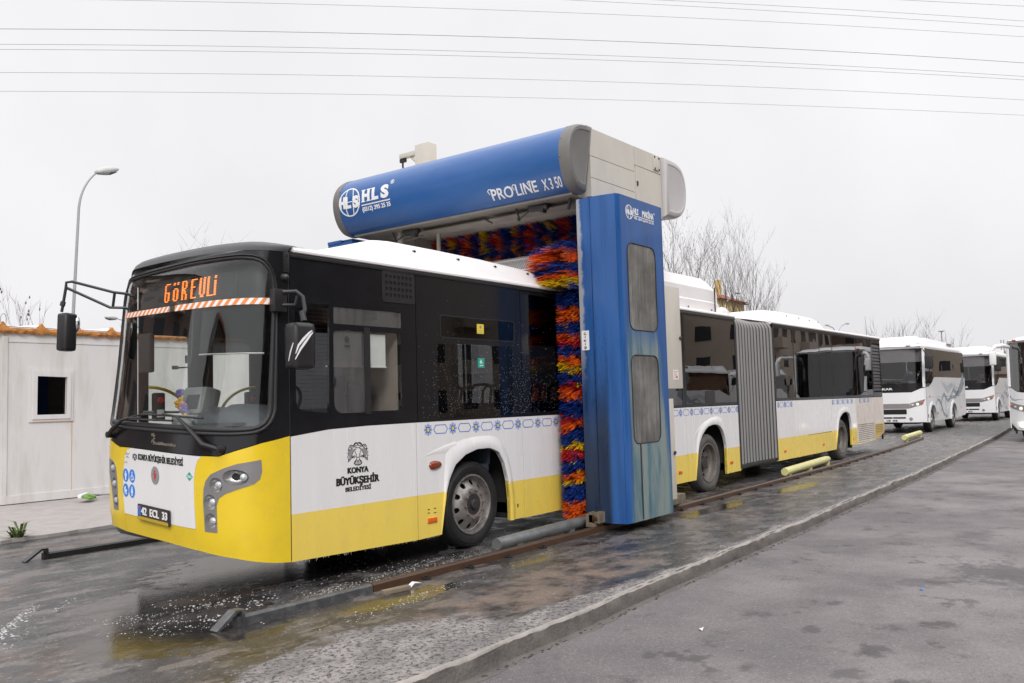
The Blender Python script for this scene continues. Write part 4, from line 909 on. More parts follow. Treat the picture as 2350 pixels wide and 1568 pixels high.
for x, yb in ((.13, 0), (1.29, 0)):
    mb = MB(); mb.box(x, x+.12, 2.36, 2.44, 1.50, 1.80, bev=.02); b_ = part('door_control', mb, M['jacket'], bus)
    mb = MB(); mb.lathe([(.035, 0), (.03, -.02)], (x+.06, 2.36, 1.72), 'y', 12); part('red_button', mb, M['print_red'], b_)
    mb = MB(); mb.box(x+.02, x+.10, 2.355, 2.36, 1.54, 1.62); part('sticker', mb, M['print_white'], b_)
proto = None
for i, (x, y) in enumerate(((2.55, .12), (2.55, .58), (3.35, .12), (3.35, .58), (4.2, .12), (4.2, .58), (3.0, 1.55), (3.9, 1.55), (6.8, .12), (6.8, .58), (7.6, .12), (7.6, .58))):
    if proto is None:
        mb = MB(); mb.box(-.05, .40, 0, .42, .80, .90, bev=.03); T = Matrix.Translation((.40, .21, .88)) @ Matrix.Rotation(R_(9), 4, 'Y'); mb.box(-.03, .03, -.20, .20, 0, .72, bev=.025, T=T); mb.box(.1, .3, .1, .3, .42, .8)
        mb.tube([T @ Vector((0, -.15, .70)), T @ Vector((0, -.16, .88)), T @ Vector((0, -.10, .94)), T @ Vector((0, .10, .94)), T @ Vector((0, .16, .88)), T @ Vector((0, .15, .70))], .018, 6)
        proto = mk('passenger_seat', mb, M['seat'], bus); proto.location = (x, y, 0)
    else: copy_part(proto, bus, (x, y, 0))
for x, y in ((1.58, .95), (3.6, 1.02), (4.75, 2.2), (6.1, 2.2), (7.3, 1.02)):
    mb = MB(); mb.tube([(x, y, .42), (x, y, 2.86)], .017, 8); part('grab_pole', mb, M['rail_yellow'], bus)
# small stickers on the glass
mb = MB(); mb.box(2.64, 2.76, -.0005, .003, 2.375, 2.485); part('warning_sticker', mb, M['print_yellow'], bus)
mb = MB(); mb.box(2.66, 2.74, -.001, .0, 2.39, 2.395); mb.box(2.66, 2.74, -.001, .0, 2.41, 2.413); mb.lathe([(.02, -.001), (.02, 0)], (2.70, 0, 2.45), 'y', 10); part('sticker_print', mb, M['ink_grey'], bus)
mb = MB(); mb.box(2.645, 2.755, .0, .0055, 1.99, 2.10); part('exit_sticker', mb, M['print_green'], bus)
mb = MB(); mb.box(2.67, 2.73, -.001, .0, 2.01, 2.02); mb.prism([(2.67, 2.05), (2.70, 2.085), (2.705, 2.06), (2.735, 2.04), (2.70, 2.045), (2.69, 2.03)], fs, -.001, .0); part('sticker_print', mb, M['print_white'], bus)
# heating wires in the quarter window
mb = MB()
for k in range(26): z = 1.60+k*.036; mb.tube([(.10, .012, z), (.455, .012, z)], .0012, 3)
part('heating_wires', mb, M['rust'], bus, kind='stuff')
# wheels ------------------------------------------------------------
def wheel(cx, cz, y0, r, front, dusty, side=1, width=.27):
    """y0 outer sidewall plane, side +1: outer face towards -Y"""
    W = bpy.data.objects.new('wheel', None); COL.objects.link(W); W.parent = bus; W.matrix_parent_inverse = Matrix.Translation(-Vector(bus.location)); W.empty_display_size = .2
    S = side
    def L(mb, prof, n=48, mi=0, close=False): mb.lathe([(a, S*h) for a, h in prof], (cx, y0, cz), 'y', n, mi, close)
    def prt(nm, mb, m): o = mk(nm, mb, m, None, True, 30); o.parent = W; return o
    Rr = .325
    tp = [(Rr-.02, .04), (Rr, .028), (Rr+.03, .012), (Rr+.075, .0), (Rr+.10, .004), (r-.035, .018), (r-.03, .014), (r-.012, .03), (r-.003, .05)]
    for k in range(4):
        yy = .065+k*(width-.13)/3; tp += [(r, yy-.004), (r, yy+.016), (r-.012, yy+.018), (r-.012, yy+.026)] if k < 3 else [(r, yy)]
    tp += [(r-.005, width-.04), (r-.03, width-.012), (Rr+.06, width), (Rr-.02, width-.03)]
    mb = MB(); L(mb, tp, 56, 0, True); prt('tyre', mb, M['tyre_dry' if dusty else 'tyre'])
    rm = M['rim_dusty' if dusty else 'rim']; mb = MB()
    if front:
        L(mb, [(Rr+.006, .022), (Rr+.004, .012), (Rr-.012, .012), (Rr-.02, .03), (Rr-.035, .075), (Rr-.05, .085), (Rr-.05, .11), (Rr-.012, .12), (Rr, .12)], 48, 0, True)
        def dish(u, v, d):
            q = math.hypot(u, v); h = np.interp(q, [0, .115, .135, .185, .215, .285], [-.005, -.005, -.012, .0, .03, .085]); return (cx+u, y0+S*(h+d), cz+v)
        hl = [circ(.238*math.cos(2*PI*k/10+.2), .238*math.sin(2*PI*k/10+.2), .031, .031, 12) for k in range(10)]
        mb.wrap(circ(0, 0, .283, n=48), dish, 0, .012, step=.035, holes=hl+[circ(0, 0, .118, n=28)]); prt('rim', mb, rm)
        mb = MB(); L(mb, [(.122, -.004), (.118, .02), (.108, .045), (.1, .05), (.1, .03), (.095, .02), (.06, .015), (.055, -.025), (.045, -.032), (0.001, -.034)], 28); prt('hub', mb, M['hub'])
        mb = MB(); L(mb, [(.001, .09), (.26, .09), (.26, .12), (.001, .12)], 28); prt('brake_drum', mb, M['well'])
        for k in range(10):
            a = 2*PI*k/10+.1; mb = MB(); mb.lathe([(.013, S*-.012), (.013, S*-.034), (.006, S*-.04), (.001, S*-.042)], (cx+.152*math.cos(a), y0, cz+.152*math.sin(a)), 'y', 6); prt('lug_nut', mb, M['nut'])
        for k in range(10):
            a = 2*PI*k/10+.25; mb = MB(); mb.lathe([(.0105, S*.018), (.0105, S*.008), (.001, S*.007)], (cx+.079*math.cos(a), y0, cz+.079*math.sin(a)), 'y', 6); prt('hub_bolt', mb, M['pale_bolt'])
    else:
        L(mb, [(Rr+.006, .022), (Rr+.004, .012), (Rr-.014, .012), (Rr-.022, .04), (Rr-.022, .085), (Rr-.045, .10), (Rr-.06, .13), (Rr-.065, .17), (Rr-.012, .19), (Rr, .16)], 48, 0, True)
        def dish(u, v, d):
            q = math.hypot(u, v); h = np.interp(q, [0, .15, .20, .27], [.165, .165, .15, .135]); return (cx+u, y0+S*(h+d), cz+v)
        hl = [circ(.222*math.cos(2*PI*k/8+.3), .222*math.sin(2*PI*k/8+.3), .033, .033, 12) for k in range(8)]
        mb.wrap(circ(0, 0, .268, n=48), dish, 0, .012, step=.04, holes=hl+[circ(0, 0, .11, n=28)]); prt('rim', mb, rm)
        mb = MB(); L(mb, [(.115, .17), (.11, .11), (.10, .085), (.05, .08), (.001, .08)], 28); prt('hub', mb, M['hub'])
        mb = MB(); L(mb, [(.001, .185), (.27, .185), (.27, .2), (.001, .2)], 28); prt('brake_drum', mb, M['well'])
        for k in range(10):
            a = 2*PI*k/10; mb = MB(); mb.lathe([(.013, S*.165), (.013, S*.145), (.001, S*.14)], (cx+.148*math.cos(a), y0, cz+.148*math.sin(a)), 'y', 6); prt('lug_nut', mb, M['hub'])
wheel(2.555, .475, .05, .475, True, False); wheel(8.76, .475, .04, .482, False, True); wheel(16.24, .475, .05, .478, False, True)
for x in (2.555, 8.76, 16.24):
    mb = MB(); mb.lathe([(.33, 2.45), (.42, 2.47), (.475, 2.42), (.475, 2.2), (.33, 2.18)], (x, 0, .475), 'y', 32); mb.lathe([(.001, 2.40), (.33, 2.42), (.33, 2.2), (.001, 2.2)], (x, 0, .475), 'y', 24); part('far_wheel', mb, M['tyre'], bus)
# lettering, emblem and ornament on the side
TD = dict(fn=fs, d0=-.0025, d1=.001)
mb = MB(); text(mb, 'KONYA', .668, .932, .969, 1.024, bold=.025, thick=.003, **TD); text(mb, 'BÜYÜKŞEHİR', .528, 1.072, .866, .934, bold=.03, thick=.0032, **TD); text(mb, 'BELEDİYESİ', .638, .962, .804, .843, bold=.02, thick=.0016, **TD); part('side_lettering', mb, M['ink'], bus, smooth=False)
def eagle(fn, cx, cz, s, parent, mats=('ink', 'ink_grey'), d0=-.0025, d1=.001):
    mb = MB(); mg = MB()
    P = lambda l, sg: [(cx+sg*a*s, cz+b*s) for a, b in l]
    for sg in (-1, 1):
        for l, w_ in (([(.03, .98), (.02, .86), (.06, .80), (.18, .78), (.34, .84)], .035), ([(.05, .98), (.16, .99), (.30, .92), (.40, .80), (.40, .70)], .05), ([(.10, .93), (.20, .93), (.28, .86)], .04), ([(.02, .66), (.14, .67), (.30, .74), (.42, .74)], .035),
                      ([(.40, .72), (.46, .82), (.58, .86), (.70, .80), (.76, .68), (.80, .56)], .045), ([(.80, .56), (.88, .54), (.78, .58), (.62, .55), (.44, .66)], .035), ([(.50, .72), (.58, .78), (.66, .72), (.58, .64), (.50, .72)], .03),
                      ([(.14, .62), (.30, .50), (.42, .38), (.52, .20), (.60, -.05), (.66, -.02)], .03), ([(.76, .56), (.80, .40), (.90, .34), (.80, .32), (.84, .16), (.92, .12), (.80, .08), (.84, -.04), (.72, -.02)], .035), ([(.66, -.02), (.72, -.12), (.84, -.20), (.78, .0)], .05),
                      ([(.22, .46), (.20, .30), (.12, .26), (.16, .12), (.08, .06)], .035), ([(.24, .20), (.34, .12), (.50, .16), (.42, .08), (.52, .04), (.36, .04), (.20, .10)], .035), ([(.02, .06), (.12, .02), (.14, -.10), (.02, -.16)], .03),
                      ([(.14, -.10), (.30, -.24), (.34, -.32), (.20, -.42), (.0, -.44)], .06), ([(.06, -.18), (.12, -.38)], .03), ([(.16, -.16), (.24, -.34)], .03)):
            mb.prism(strip2d(P(l, sg), w_*s), fn, d0, d1)
        mg.prism(P([(.18, .62), (.44, .58), (.74, .54), (.78, .34), (.76, .14), (.70, .0), (.60, .02), (.52, .22), (.42, .40)], sg), fn, d0+.001, d1)
    mb.prism(strip2d([(cx, cz-.18*s), (cx, cz-.40*s)], .03*s), fn, d0, d1)
    part('eagle_emblem', mb, M[mats[0]], parent, smooth=False); part('emblem_shading', mg, M[mats[1]], parent, smooth=False)
eagle(fs, .80, 1.107, .148, bus)
# star and hexagon ornament
st_proto = hx_proto = None
def star_mesh():
    mb = MB()
    st8 = [( (.052 if k % 2 == 0 else .030)*math.cos(PI*k/8), (.052 if k % 2 == 0 else .030)*math.sin(PI*k/8)) for k in range(16)]
    mb.wrap(st8, lambda u, v, d: (u, d, v), -.002, .0005, holes=[circ(0, 0, .021, n=8, a0=PI/8)], mi=0)
    mb.prism(circ(0, 0, .0205, n=8, a0=PI/8), lambda u, v, d: (u, d, v), -.0022, .0005, 1)
    for k in range(8):
        a = PI*k/4; c, q = math.cos(a), math.sin(a); rt = lambda u, v: (u*c-v*q, u*q+v*c)
        o = [rt(*p) for p in ((.034, .0), (.050, .017), (.067, .0), (.050, -.017))]; i = [rt(*p) for p in ((.039, .0), (.050, .0115), (.061, .0), (.050, -.0115))]
        mb.wrap(o, lambda u, v, d: (u, d, v), -.0015, .0005, holes=[i], mi=0)
    return mb
def hex_mesh():
    mb = MB(); o = [(-.115, 0), (-.078, .048), (.078, .048), (.115, 0), (.078, -.048), (-.078, -.048)]; i = [(-.104, 0), (-.073, .040), (.073, .040), (.104, 0), (.073, -.040), (-.073, -.040)]
    mb.wrap(o, lambda u, v, d: (u, d, v), -.0015, .0005, holes=[i]); return mb
SX = [(1.789, 6, 1.330, True)]
stars = [1.789, 2.181, 2.575, 2.969, 3.361, 3.766, 4.158, 4.55, 7.308-.393, 7.308, 7.671, 8.069, 8.446, 8.827, 9.201, 9.57, 9.93]
rear = [11.988, 12.359, 12.731, 15.47, 15.853, 16.248, 16.628, 16.991, 17.66, 18.05, 18.425]
for lst in (stars, rear):
    for i, x in enumerate(lst):
        z = 1.330 if x < 6 else (1.342 if x < 10 else (1.374 if x < 13 else 1.364))
        if st_proto is None:
            st_proto = mk('star_ornament', star_mesh(), [M['print_blue'], M['print_yellow']], bus, smooth=False); st_proto.location = (x, 0, z)
        else: copy_part(st_proto, bus, (x, 0, z))
        nx = lst[i+1] if i+1 < len(lst) else None
        if nx and nx-x < .6:
            if hx_proto is None:
                hx_proto = mk('hexagon_ornament', hex_mesh(), [M['print_blue']], bus, smooth=False); hx_proto.location = ((x+nx)/2, 0, z)
            else: copy_part(hx_proto, bus, ((x+nx)/2, 0, z))
# side lamps
mb = MB(); rg = []
for k in range(9):
    q = k/8; x = lerp(1.788, 1.988, q); hh = .044*math.sqrt(max(.0, 1-(2*q**.75-1)**2))+.002; rg.append([(x, -.004-.03*hh/.046*math.cos(a)*.9 if abs(a) < PI/2 else .0, .955+.006*q+hh*math.sin(a)) for a in [(-PI/2)+PI*j/8 for j in range(9)]])
mb.loft(rg); part('side_indicator', mb, M['amber'], bus, ang=80)
for x, z in ((1.822, .395), (7.57, .414), (9.568, .424), (12.24, .452), (14.66, .450), (16.90, .452)):
    s_ = 1 if x < 2 else .85; mb = MB(); mb.box(x-.068*s_, x+.068*s_, -.012, .002, z-.025*s_, z+.025*s_, bev=.004); r_ = part('side_reflector', mb, M['orange_refl'], bus)
mb = MB()
for k in range(2): mb.box(1.755, 1.79, -.0015, .001, .505-k*.035, .513-k*.035); mb.box(1.85, 1.885, -.0015, .001, .508-k*.045, .516-k*.045)
part('tyre_pressure_print', mb, M['ink'], bus)
mb = MB(); mb.box(3.30, 3.318, -.004, .001, .36, .40); part('drain_slot', mb, M['ink'], bus)
mb = MB(); mb.wrap(rr(17.40, 17.52, .98, 1.24, .02), fs, -.002, .0005, holes=[rr(17.408, 17.512, .988, 1.232, .015)]); part('flap_lock', mb, M['ink_grey'], bus)
# engine grilles
def grille(x0, x1, z0, z1, nx, nz, m, sl=0.0):
    hl = []; pw = (x1-x0)/nx; ph = (z1-z0)/nz
    for i in range(nx):
        for j in range(nz): u = x0+(i+.5)*pw; v = z0+(j+.5)*ph; hl.append([(u-pw*.38, v-ph*.25), (u+pw*.38, v-ph*.25), (u+pw*.38, v+ph*.25), (u-pw*.38, v+ph*.25)])
    mb = MB(); mb.wrap([(x0-.04, z0-.02), (x1+.04, z0-.02), (x1+.04, z1+.02), (x0-.04, z1+.02)], fs, -.008, -.003, holes=hl); g = part('engine_grille', mb, m, bus)
    mb = MB(); mb.box(x0-.03, x1+.03, -.0028, -.001, z0-.015, z1+.015); part('grille_back', mb, M['dark_hole'], g)
grille(17.38, 18.82, .37, .79, 14, 9, M['white_dusty']); grille(19.0, 19.72, .50, .72, 7, 5, M['yellow_dusty'])
mb = MB(); mb.tube([(17.32, -.01, .305), (18.88, -.01, .33)], .008, 6); part('flap_edge', mb, M['white_dusty'], bus)
# water drops on the wet black band and drips
mb = MB(); rk = random.Random(21)
for i in range(800):
    x = rk.choice((rk.uniform(1.7, 3.5), rk.gauss(2.2, .25), rk.gauss(3.3, .2), rk.uniform(3.4, 4.2))); z = min(2.9, max(1.45, 1.45+abs(rk.gauss(0, .45)))); r = rk.uniform(.0012, .0030)
    if 1.64 < x < 4.3: mb.add([(x-r, -.0025, z), (x, -.0025, z-r*1.5), (x+r, -.0025, z), (x, -.0025, z+r), (x, -.0055, z-.001)], [(0, 1, 4), (1, 2, 4), (2, 3, 4), (3, 0, 4)])
part('water_drops', mb, M['drop'], bus, kind='stuff')
mb = MB()
for i in range(150):
    x = rk.uniform(.02, 4.2); l = rk.uniform(.006, .03)
    if 1.95 < x < 3.16: continue
    z = .258-.022*min(1, x/1.6); mb.tube([(x, .008, z+.006), (x, .008, z-l)], .0022, 4)
part('water_drips', mb, M['chrome'], bus, kind='stuff')

# ------------------------------------------------------------------ bus front (surface parameters: s along the plan curve, z height)
_P = 2/3.2
_ZB = ((.2, .5, 1.2, 1.5, 2.0, 2.8, 3.0, 3.2), (.58, .63, .64, .59, .53, .46, .40, .34))
def _plan(t, b): c, s_ = math.cos(t), math.sin(t); return (-b*abs(s_)**_P, 1.25-1.25*math.copysign(abs(c)**_P, c))
_ts = np.linspace(0, PI, 3001); _pp = np.array([_plan(t, .6) for t in _ts]); _S = np.concatenate([[0], np.cumsum(np.hypot(*np.diff(_pp, axis=0).T))]); SMAX = float(_S[-1])
def _corner(x, y, b):
    """the far front corner is cut back more than the near one"""
    if y < 1.4: return (x, y)
    l = -b*.99+(y-1.88)*.54; return (min(0.0, (x+l+math.sqrt((x-l)**2+.0009))/2), y)
def FR(s_, z, d=0.0):
    s_ = min(max(s_, 0.0), SMAX); b = float(np.interp(z, *_ZB))
    t = float(np.interp(s_, _S, _ts)); x, y = _corner(*_plan(t, b), b)
    if d:
        t0, t1 = float(np.interp(max(0, s_-.01), _S, _ts)), float(np.interp(min(SMAX, s_+.01), _S, _ts)); p0, p1 = _corner(*_plan(t0, b), b), _corner(*_plan(t1, b), b)
        tx, ty = p1[0]-p0[0], p1[1]-p0[1]; l = math.hypot(tx, ty) or 1; x += d*ty/l; y += -d*tx/l
    return (x, y, z+.042*(2.6-z)*y)
fr = lambda u, v, d: FR(u, v, d)
SM = SMAX-.0
def mir(l): return [(2.84-u, v) for u, v in l]      # the photographed front is symmetric about s = 1.42
# bumper
seamL, seamR = .868, 1.952
botn = [(.0, .262), (.16, .279), (.313, .303), (.489, .331), (.836, .357)]
up = [(.0, 1.353), (.27, 1.303), (.464, 1.243), (.62, 1.188)]
mb = MB(); hl_out = [(.268, 1.165), (.262, 1.067), (.280, 1.001), (.326, .962), (.464, .914), (.561, .876), (.622, .833), (.643, .766), (.640, .540), (.764, .538), (.780, .792), (.772, .905), (.748, .975), (.698, 1.034), (.573, 1.092), (.461, 1.132)]
mb.wrap(botn[::1]+[(seamL-.004, .358), (seamL-.004, .546), (.882, .78), (.882, .97), (.860, 1.085), (.834, 1.149), (.79, 1.184)]+up[::-1], fr, 0, .02, step=(.05, .12), holes=[hl_out]); part('bumper_corner', mb, M['yellow_deep'], bus, ang=50)
farb = [(seamR+.004, .35), (2.178, .358), (2.30, .345), (2.6, .30), (2.9, .28), (SM, .262), (SM, 1.353), (2.72, 1.33), (2.45, 1.27), (2.30, 1.235), (2.215, 1.222), (2.129, 1.201), (2.041, 1.180), (1.83, 1.188), (1.90, 1.162), (1.938, 1.10), (1.972, .944), (1.978, .728), (seamR+.004, .534)]
hf_out = [(2.30, 1.05), (2.171, 1.029), (2.116, .973), (2.093, .844), (2.074, .545), (2.164, .54), (2.205, .698), (2.235, .80), (2.31, .9)]
mb = MB(); mb.wrap(farb, fr, 0, .02, step=(.05, .12), holes=[hf_out]); part('bumper_corner', mb, M['yellow_deep'], bus, ang=50)
mb = MB(); mb.wrap([(seamL, .358), (1.288, .366), (1.712, .356), (seamR, .35), (seamR, .534), (1.68, .537), (seamL, .546)], fr, .001, .02, step=(.05, .2)); part('bumper_centre', mb, M['yellow_deep'], bus, ang=50)
mb = MB(); mb.wrap([(seamL+.002, .547), (1.45, .541), (seamR-.002, .535), (1.974, .728), (1.968, .944), (1.934, 1.10), (1.894, 1.162), (1.82, 1.187), (1.235, 1.184), (.79, 1.181), (.835, 1.147), (.861, 1.085), (.883, .97), (.883, .78)], fr, -.002, .018, step=(.05, .2)); part('front_flap', mb, M['white'], bus, ang=50)
mb = MB(); mb.wrap([(.0, .42), (SM, .42), (SM, 1.30), (.0, 1.30)], fr, .05, .06, step=(.1, .3)); part('front_backing', mb, M['under'], bus)
# head lamp clusters
def cluster_(outline, lamps, big=None):
    mb = MB(); hl = [circ(u, z, a, b, 20) for u, z, a, b in lamps]+([circ(*big, 24)] if big else [])
    mb.wrap(outline, fr, -.004, .012, step=.06, holes=hl); cl = part('headlamp_cluster', mb, M['grey_panel'], bus, ang=40)
    for u, z, a, b in lamps+([big] if big else []):
        mb = MB(); R4 = []
        for q, dp in ((1.0, -.001), (.98, .006), (.8, .035), (.5, .052), (.05, .055)):
            sh_ = -.012*(1-q) if u < 1.5 else .012*(1-q); R4.append([fr(u+sh_+(a*math.cos(k*2*PI/20))*q, z+(b*math.sin(k*2*PI/20))*q, dp) for k in range(20)])
        mb.loft(R4, caps=False); mb.add(R4[-1], [tuple(range(20))]); part('lamp_bowl', mb, M['silver'], cl)
        lu = (u-a*.62 if big and (u, z, a, b) == big else u-a*.35) if u < 1.5 else u+a*.3; lr = .033
        mb = MB(); R4 = []
        for q, dp in ((1.15, .05), (1.0, .012), (.9, -.002), (.5, -.012), (.05, -.014)): R4.append([fr(lu+lr*math.cos(k*2*PI/16)*q, z+lr*1.05*math.sin(k*2*PI/16)*q, dp) for k in range(16)])
        mb.loft(R4, caps=False); mb.add(R4[-1], [tuple(range(16))]); part('lamp_lens', mb, M['lens'], cl)
    return cl
cluster_(hl_out, [(.647, .944, .062, .064), (.707, .793, .060, .068), (.703, .634, .057, .066)], (.475, 1.016, .108, .067))
cluster_(hf_out, [(2.185, .955, .05, .06), (2.150, .80, .048, .062), (2.118, .635, .046, .062)])
# dark lower screen panel
mb = MB(); mb.wrap([(.0, 1.356), (.27, 1.307), (.464, 1.247), (.62, 1.193), (.79, 1.187), (1.235, 1.188), (1.83, 1.192), (2.041, 1.184), (2.129, 1.205), (2.215, 1.226), (2.45, 1.274), (2.72, 1.334), (SM, 1.357), (SM, 1.40), (2.3, 1.40), (1.42, 1.37), (.5, 1.372), (.25, 1.42), (.16, 1.50), (.135, 1.62), (.135, 2.6), (.16, 2.75), (.21, 2.84), (.30, 2.92), (.40, 2.95), (.54, 2.966), (1.2, 2.98), (1.85, 2.972), (2.3, 2.95), (2.55, 2.9), (2.66, 2.75), (2.70, 2.6), (2.70, 1.62), (2.66, 1.48), (2.5, 1.41), (SM, 1.40), (SM, 3.0), (0, 3.0)], fr, .002, .02, step=(.05, .15)) if False else None
def ringhole(o, i, m, d0, d1, nm, step=(.05, .15)):
    mb = MB(); mb.wrap(o, fr, d0, d1, step=step, holes=[i]); return part(nm, mb, m, bus, ang=50)
scr = [(.226, 1.584), (.245, 1.518), (.284, 1.472), (.347, 1.446), (.541, 1.438), (.958, 1.440), (1.42, 1.442), (1.9, 1.442), (2.3, 1.446), (2.49, 1.46), (2.58, 1.51), (2.61, 1.60), (2.63, 2.6), (2.61, 2.75), (2.55, 2.85), (2.42, 2.90), (2.228, 2.912), (1.828, 2.924), (1.196, 2.930), (.59, 2.918), (.424, 2.898), (.343, 2.875), (.272, 2.824), (.224, 2.764), (.208, 2.68), (.202, 2.541), (.222, 1.9)]
rub = [(.138, 1.582), (.172, 1.489), (.227, 1.425), (.311, 1.381), (.534, 1.364), (.941, 1.360), (1.42, 1.360), (2.05, 1.363), (2.4, 1.375), (2.6, 1.40), (2.66, 1.47), (2.69, 1.58), (2.70, 2.6), (2.68, 2.80), (2.60, 2.90), (2.45, 2.945), (2.21, 2.960), (1.85, 2.970), (1.218, 2.980), (.517, 2.964), (.394, 2.946), (.307, 2.914), (.219, 2.840), (.167, 2.748), (.146, 2.613), (.138, 1.9)]
frm = [(0, 1.358), (.27, 1.309), (.464, 1.249), (.62, 1.195), (.79, 1.189), (1.235, 1.190), (1.83, 1.194), (2.041, 1.186), (2.129, 1.207), (2.215, 1.228), (2.45, 1.276), (2.72, 1.336), (SM, 1.36), (SM, 2.99), (0, 2.99)]
ringhole(frm, rub, M['black'], .002, .02, 'windscreen_surround')
# raised rubber gasket round the screen (two beads)
R4 = []; K = 120; ro_ = resample(rub+[rub[0]], K)[:-1]; sc_ = resample(scr+[scr[0]], K)[:-1]
mb = MB(); rg = []
for q, d in ((0, .004), (.06, -.012), (.22, -.02), (.38, -.012), (.45, -.004), (.52, -.012), (.72, -.016), (.92, -.008), (1.0, .006)): rg.append([fr(lerp(a[0], b[0], q), lerp(a[1], b[1], q), d) for a, b in zip(ro_, sc_)])
mb.loft(rg, caps=False); part('screen_gasket', mb, M['rubber'], bus, ang=70)
mb = MB(); mb.wrap([(u+(1.42-u)*.002, v) for u, v in scr], fr, .004, .009, step=(.06, .2)); part('windscreen', mb, M['windscreen'], bus, ang=60)
# roof visor closing the front over the screen
mb = MB(); rg = []; us = list(np.linspace(0, SM, 70))
for z, k, dz in ((2.985, 0, 0), (3.02, .03, 0), (3.05, .10, .004), (3.075, .22, .010), (3.09, .40, .016), (3.098, .62, .022), (3.102, .95, .025)):
    row = []
    for u in us:
        x, y, zz = FR(u, min(z, 3.03)); x2 = lerp(x, .30, k); y2 = lerp(y, 1.25, k*.05); cr = .05*(1-((y-1.25)/1.25)**2); ed = min(1, min(y, 2.5-y)/.25)
        row.append((x2, y2, z-(1-ed)*(z-2.985)*.35+cr*min(1, (z-2.94)/.10)))
    rg.append(row)
mb.loft(rg, closed=False); part('front_roof_cap', mb, M['black_satin'], bus, ang=60)
# striped tape
def tape(u0, u1, v0, v1, n, name):
    mb = MB(); mb.wrap([(u0, v0), (u1, v0), (u1, v1), (u0, v1)], fr, -.001, .0035, step=.05); tp = part(name, mb, M['white_tape'], bus, ang=60)
    mb = MB(); pw = (u1-u0)/n; sl = .045
    for k in range(n+1):
        a = u0+k*pw; o = [(a, v0), (a+pw*.5, v0), (a+pw*.5-sl, v1), (a-sl, v1)]; o = [(min(max(u, u0), u1), v) for u, v in o]
        if max(p[0] for p in o)-min(p[0] for p in o) > .01: mb.wrap(o, fr, -.002, .002, step=.05)
    part('orange_stripes', mb, M['orange_tape'], tp, ang=60)
tape(.212, 1.356, 2.506, 2.562, 13, 'hazard_tape'); tape(1.448, 2.30, 2.508, 2.562, 12, 'hazard_tape')
# destination display
mb = MB(); rgb = lambda u, v, d: FR(u, v, .13+d)
mb.wrap([(.66, 2.585), (2.25, 2.585), (2.25, 2.90), (.66, 2.90)], rgb, 0, .05, step=.12); db = part('display_box', mb, M['matrix'], bus, ang=60)
mb = MB(); mb.wrap([(.16, 2.565), (2.6, 2.565), (2.6, 2.58), (.16, 2.58)], lambda u, v, d: FR(u, v, .02+d), 0, .25, step=.12); mb.wrap([(.16, 2.905), (2.6, 2.905), (2.6, 2.93), (.16, 2.93)], lambda u, v, d: FR(u, v, .02+d), 0, .25, step=.12); mb.wrap([(.20, 2.58), (.655, 2.58), (.655, 2.905), (.20, 2.905)], rgb, 0, .03, step=.12); part('display_shroud', mb, M['black_satin'], bus)
G = {'G': ["0111", "1000", "1000", "1000", "1000", "1000", "1011", "1001", "1001", "1001", "1001", "1001", "0110"], 'O': ["0110", "1001", "1001", "1001", "1001", "1001", "1001", "1001", "0110"], 'R': ["1110", "1001", "1001", "1001", "1001", "1110", "1100", "1010", "1010", "1001", "1001", "1001", "1001"],
     'E': ["1111", "1000", "1000", "1000", "1000", "1110", "1000", "1000", "1000", "1000", "1000", "1000", "1111"], 'V': ["1001", "1001", "1001", "1001", "1001", "1001", "1001", "1001", "1001", "1001", "1001", "0110", "0110"], 'L': ["1000"]*12+["1111"], 'I': ["1"]*13}
mb = MB(); mo = MB()
letters = [('G', 1.735), ('Ö', 1.59), ('R', 1.448), ('E', 1.30), ('V', 1.168), ('L', 1.05), ('İ', .95)]
rows, vt, dv = 13, 2.815, .0148
fdisp = lambda u, v, d: FR(u, v, .118+d)
for ch, u0 in letters:
    gl = G['O'] if ch == 'Ö' else (G['I'] if ch == 'İ' else G[ch]); off = rows-len(gl)
    pat = [(r+off, c) for r, l in enumerate(gl) for c, b in enumerate(l) if b == '1']
    if ch == 'Ö': pat += [(0, 0), (0, 3), (1, 0), (1, 3)]
    if ch == 'İ': pat = [(r, c) for r, c in pat if r != 2]
    du = .0200
    for r, c in pat:
        u = u0-c*du; v = vt-r*dv; mb.prism([(u+.0135, v-.0034), (u-.0115, v-.0034), (u-.0115, v+.0034), (u+.0115, v+.0034)], fdisp, 0, .006)
part('led_lettering', mb, M['led'], db, smooth=False)
for r in range(16):
    for c in range(66):
        u = 2.12-c*.0215; v = vt+.012-r*dv; mo.prism([(u+.006, v-.0025), (u-.006, v-.0025), (u-.006, v+.0025), (u+.006, v+.0025)], lambda a, b, d: FR(a, b, .126+d), 0, .003)
part('unlit_pixels', mo, M['led_off'], db, kind='stuff', smooth=False)
# sun blinds inside the screen
mb = MB(); mb.wrap([(.26, 2.08), (1.02, 2.08), (1.02, 2.58), (.26, 2.58)], lambda u, v, d: FR(u, v, .06+d), 0, .003, step=.1); part('sun_blind', mb, M['blind'], bus)
mb = MB(); mb.tube([FR(.26+k*.0955, 2.08, .06) for k in range(9)], .008, 6); part('blind_rail', mb, M['pale_bolt'], bus)
mb = MB(); mb.tube([FR(1.22, 2.56, .10), FR(1.22, 2.02, .12), FR(1.24, 1.97, .10), FR(1.36, 1.965, .05)], .007, 6); T = FR(1.37, 1.965, .05); mb.box(T[0]-.01, T[0]+.03, T[1]-.02, T[1]+.02, T[2]-.012, T[2]+.02); T = FR(1.25, 2.03, .10); mb.box(T[0]-.01, T[0]+.03, T[1]-.02, T[1]+.02, T[2]-.02, T[2]+.05); part('camera_arm', mb, M['rubber'], bus)
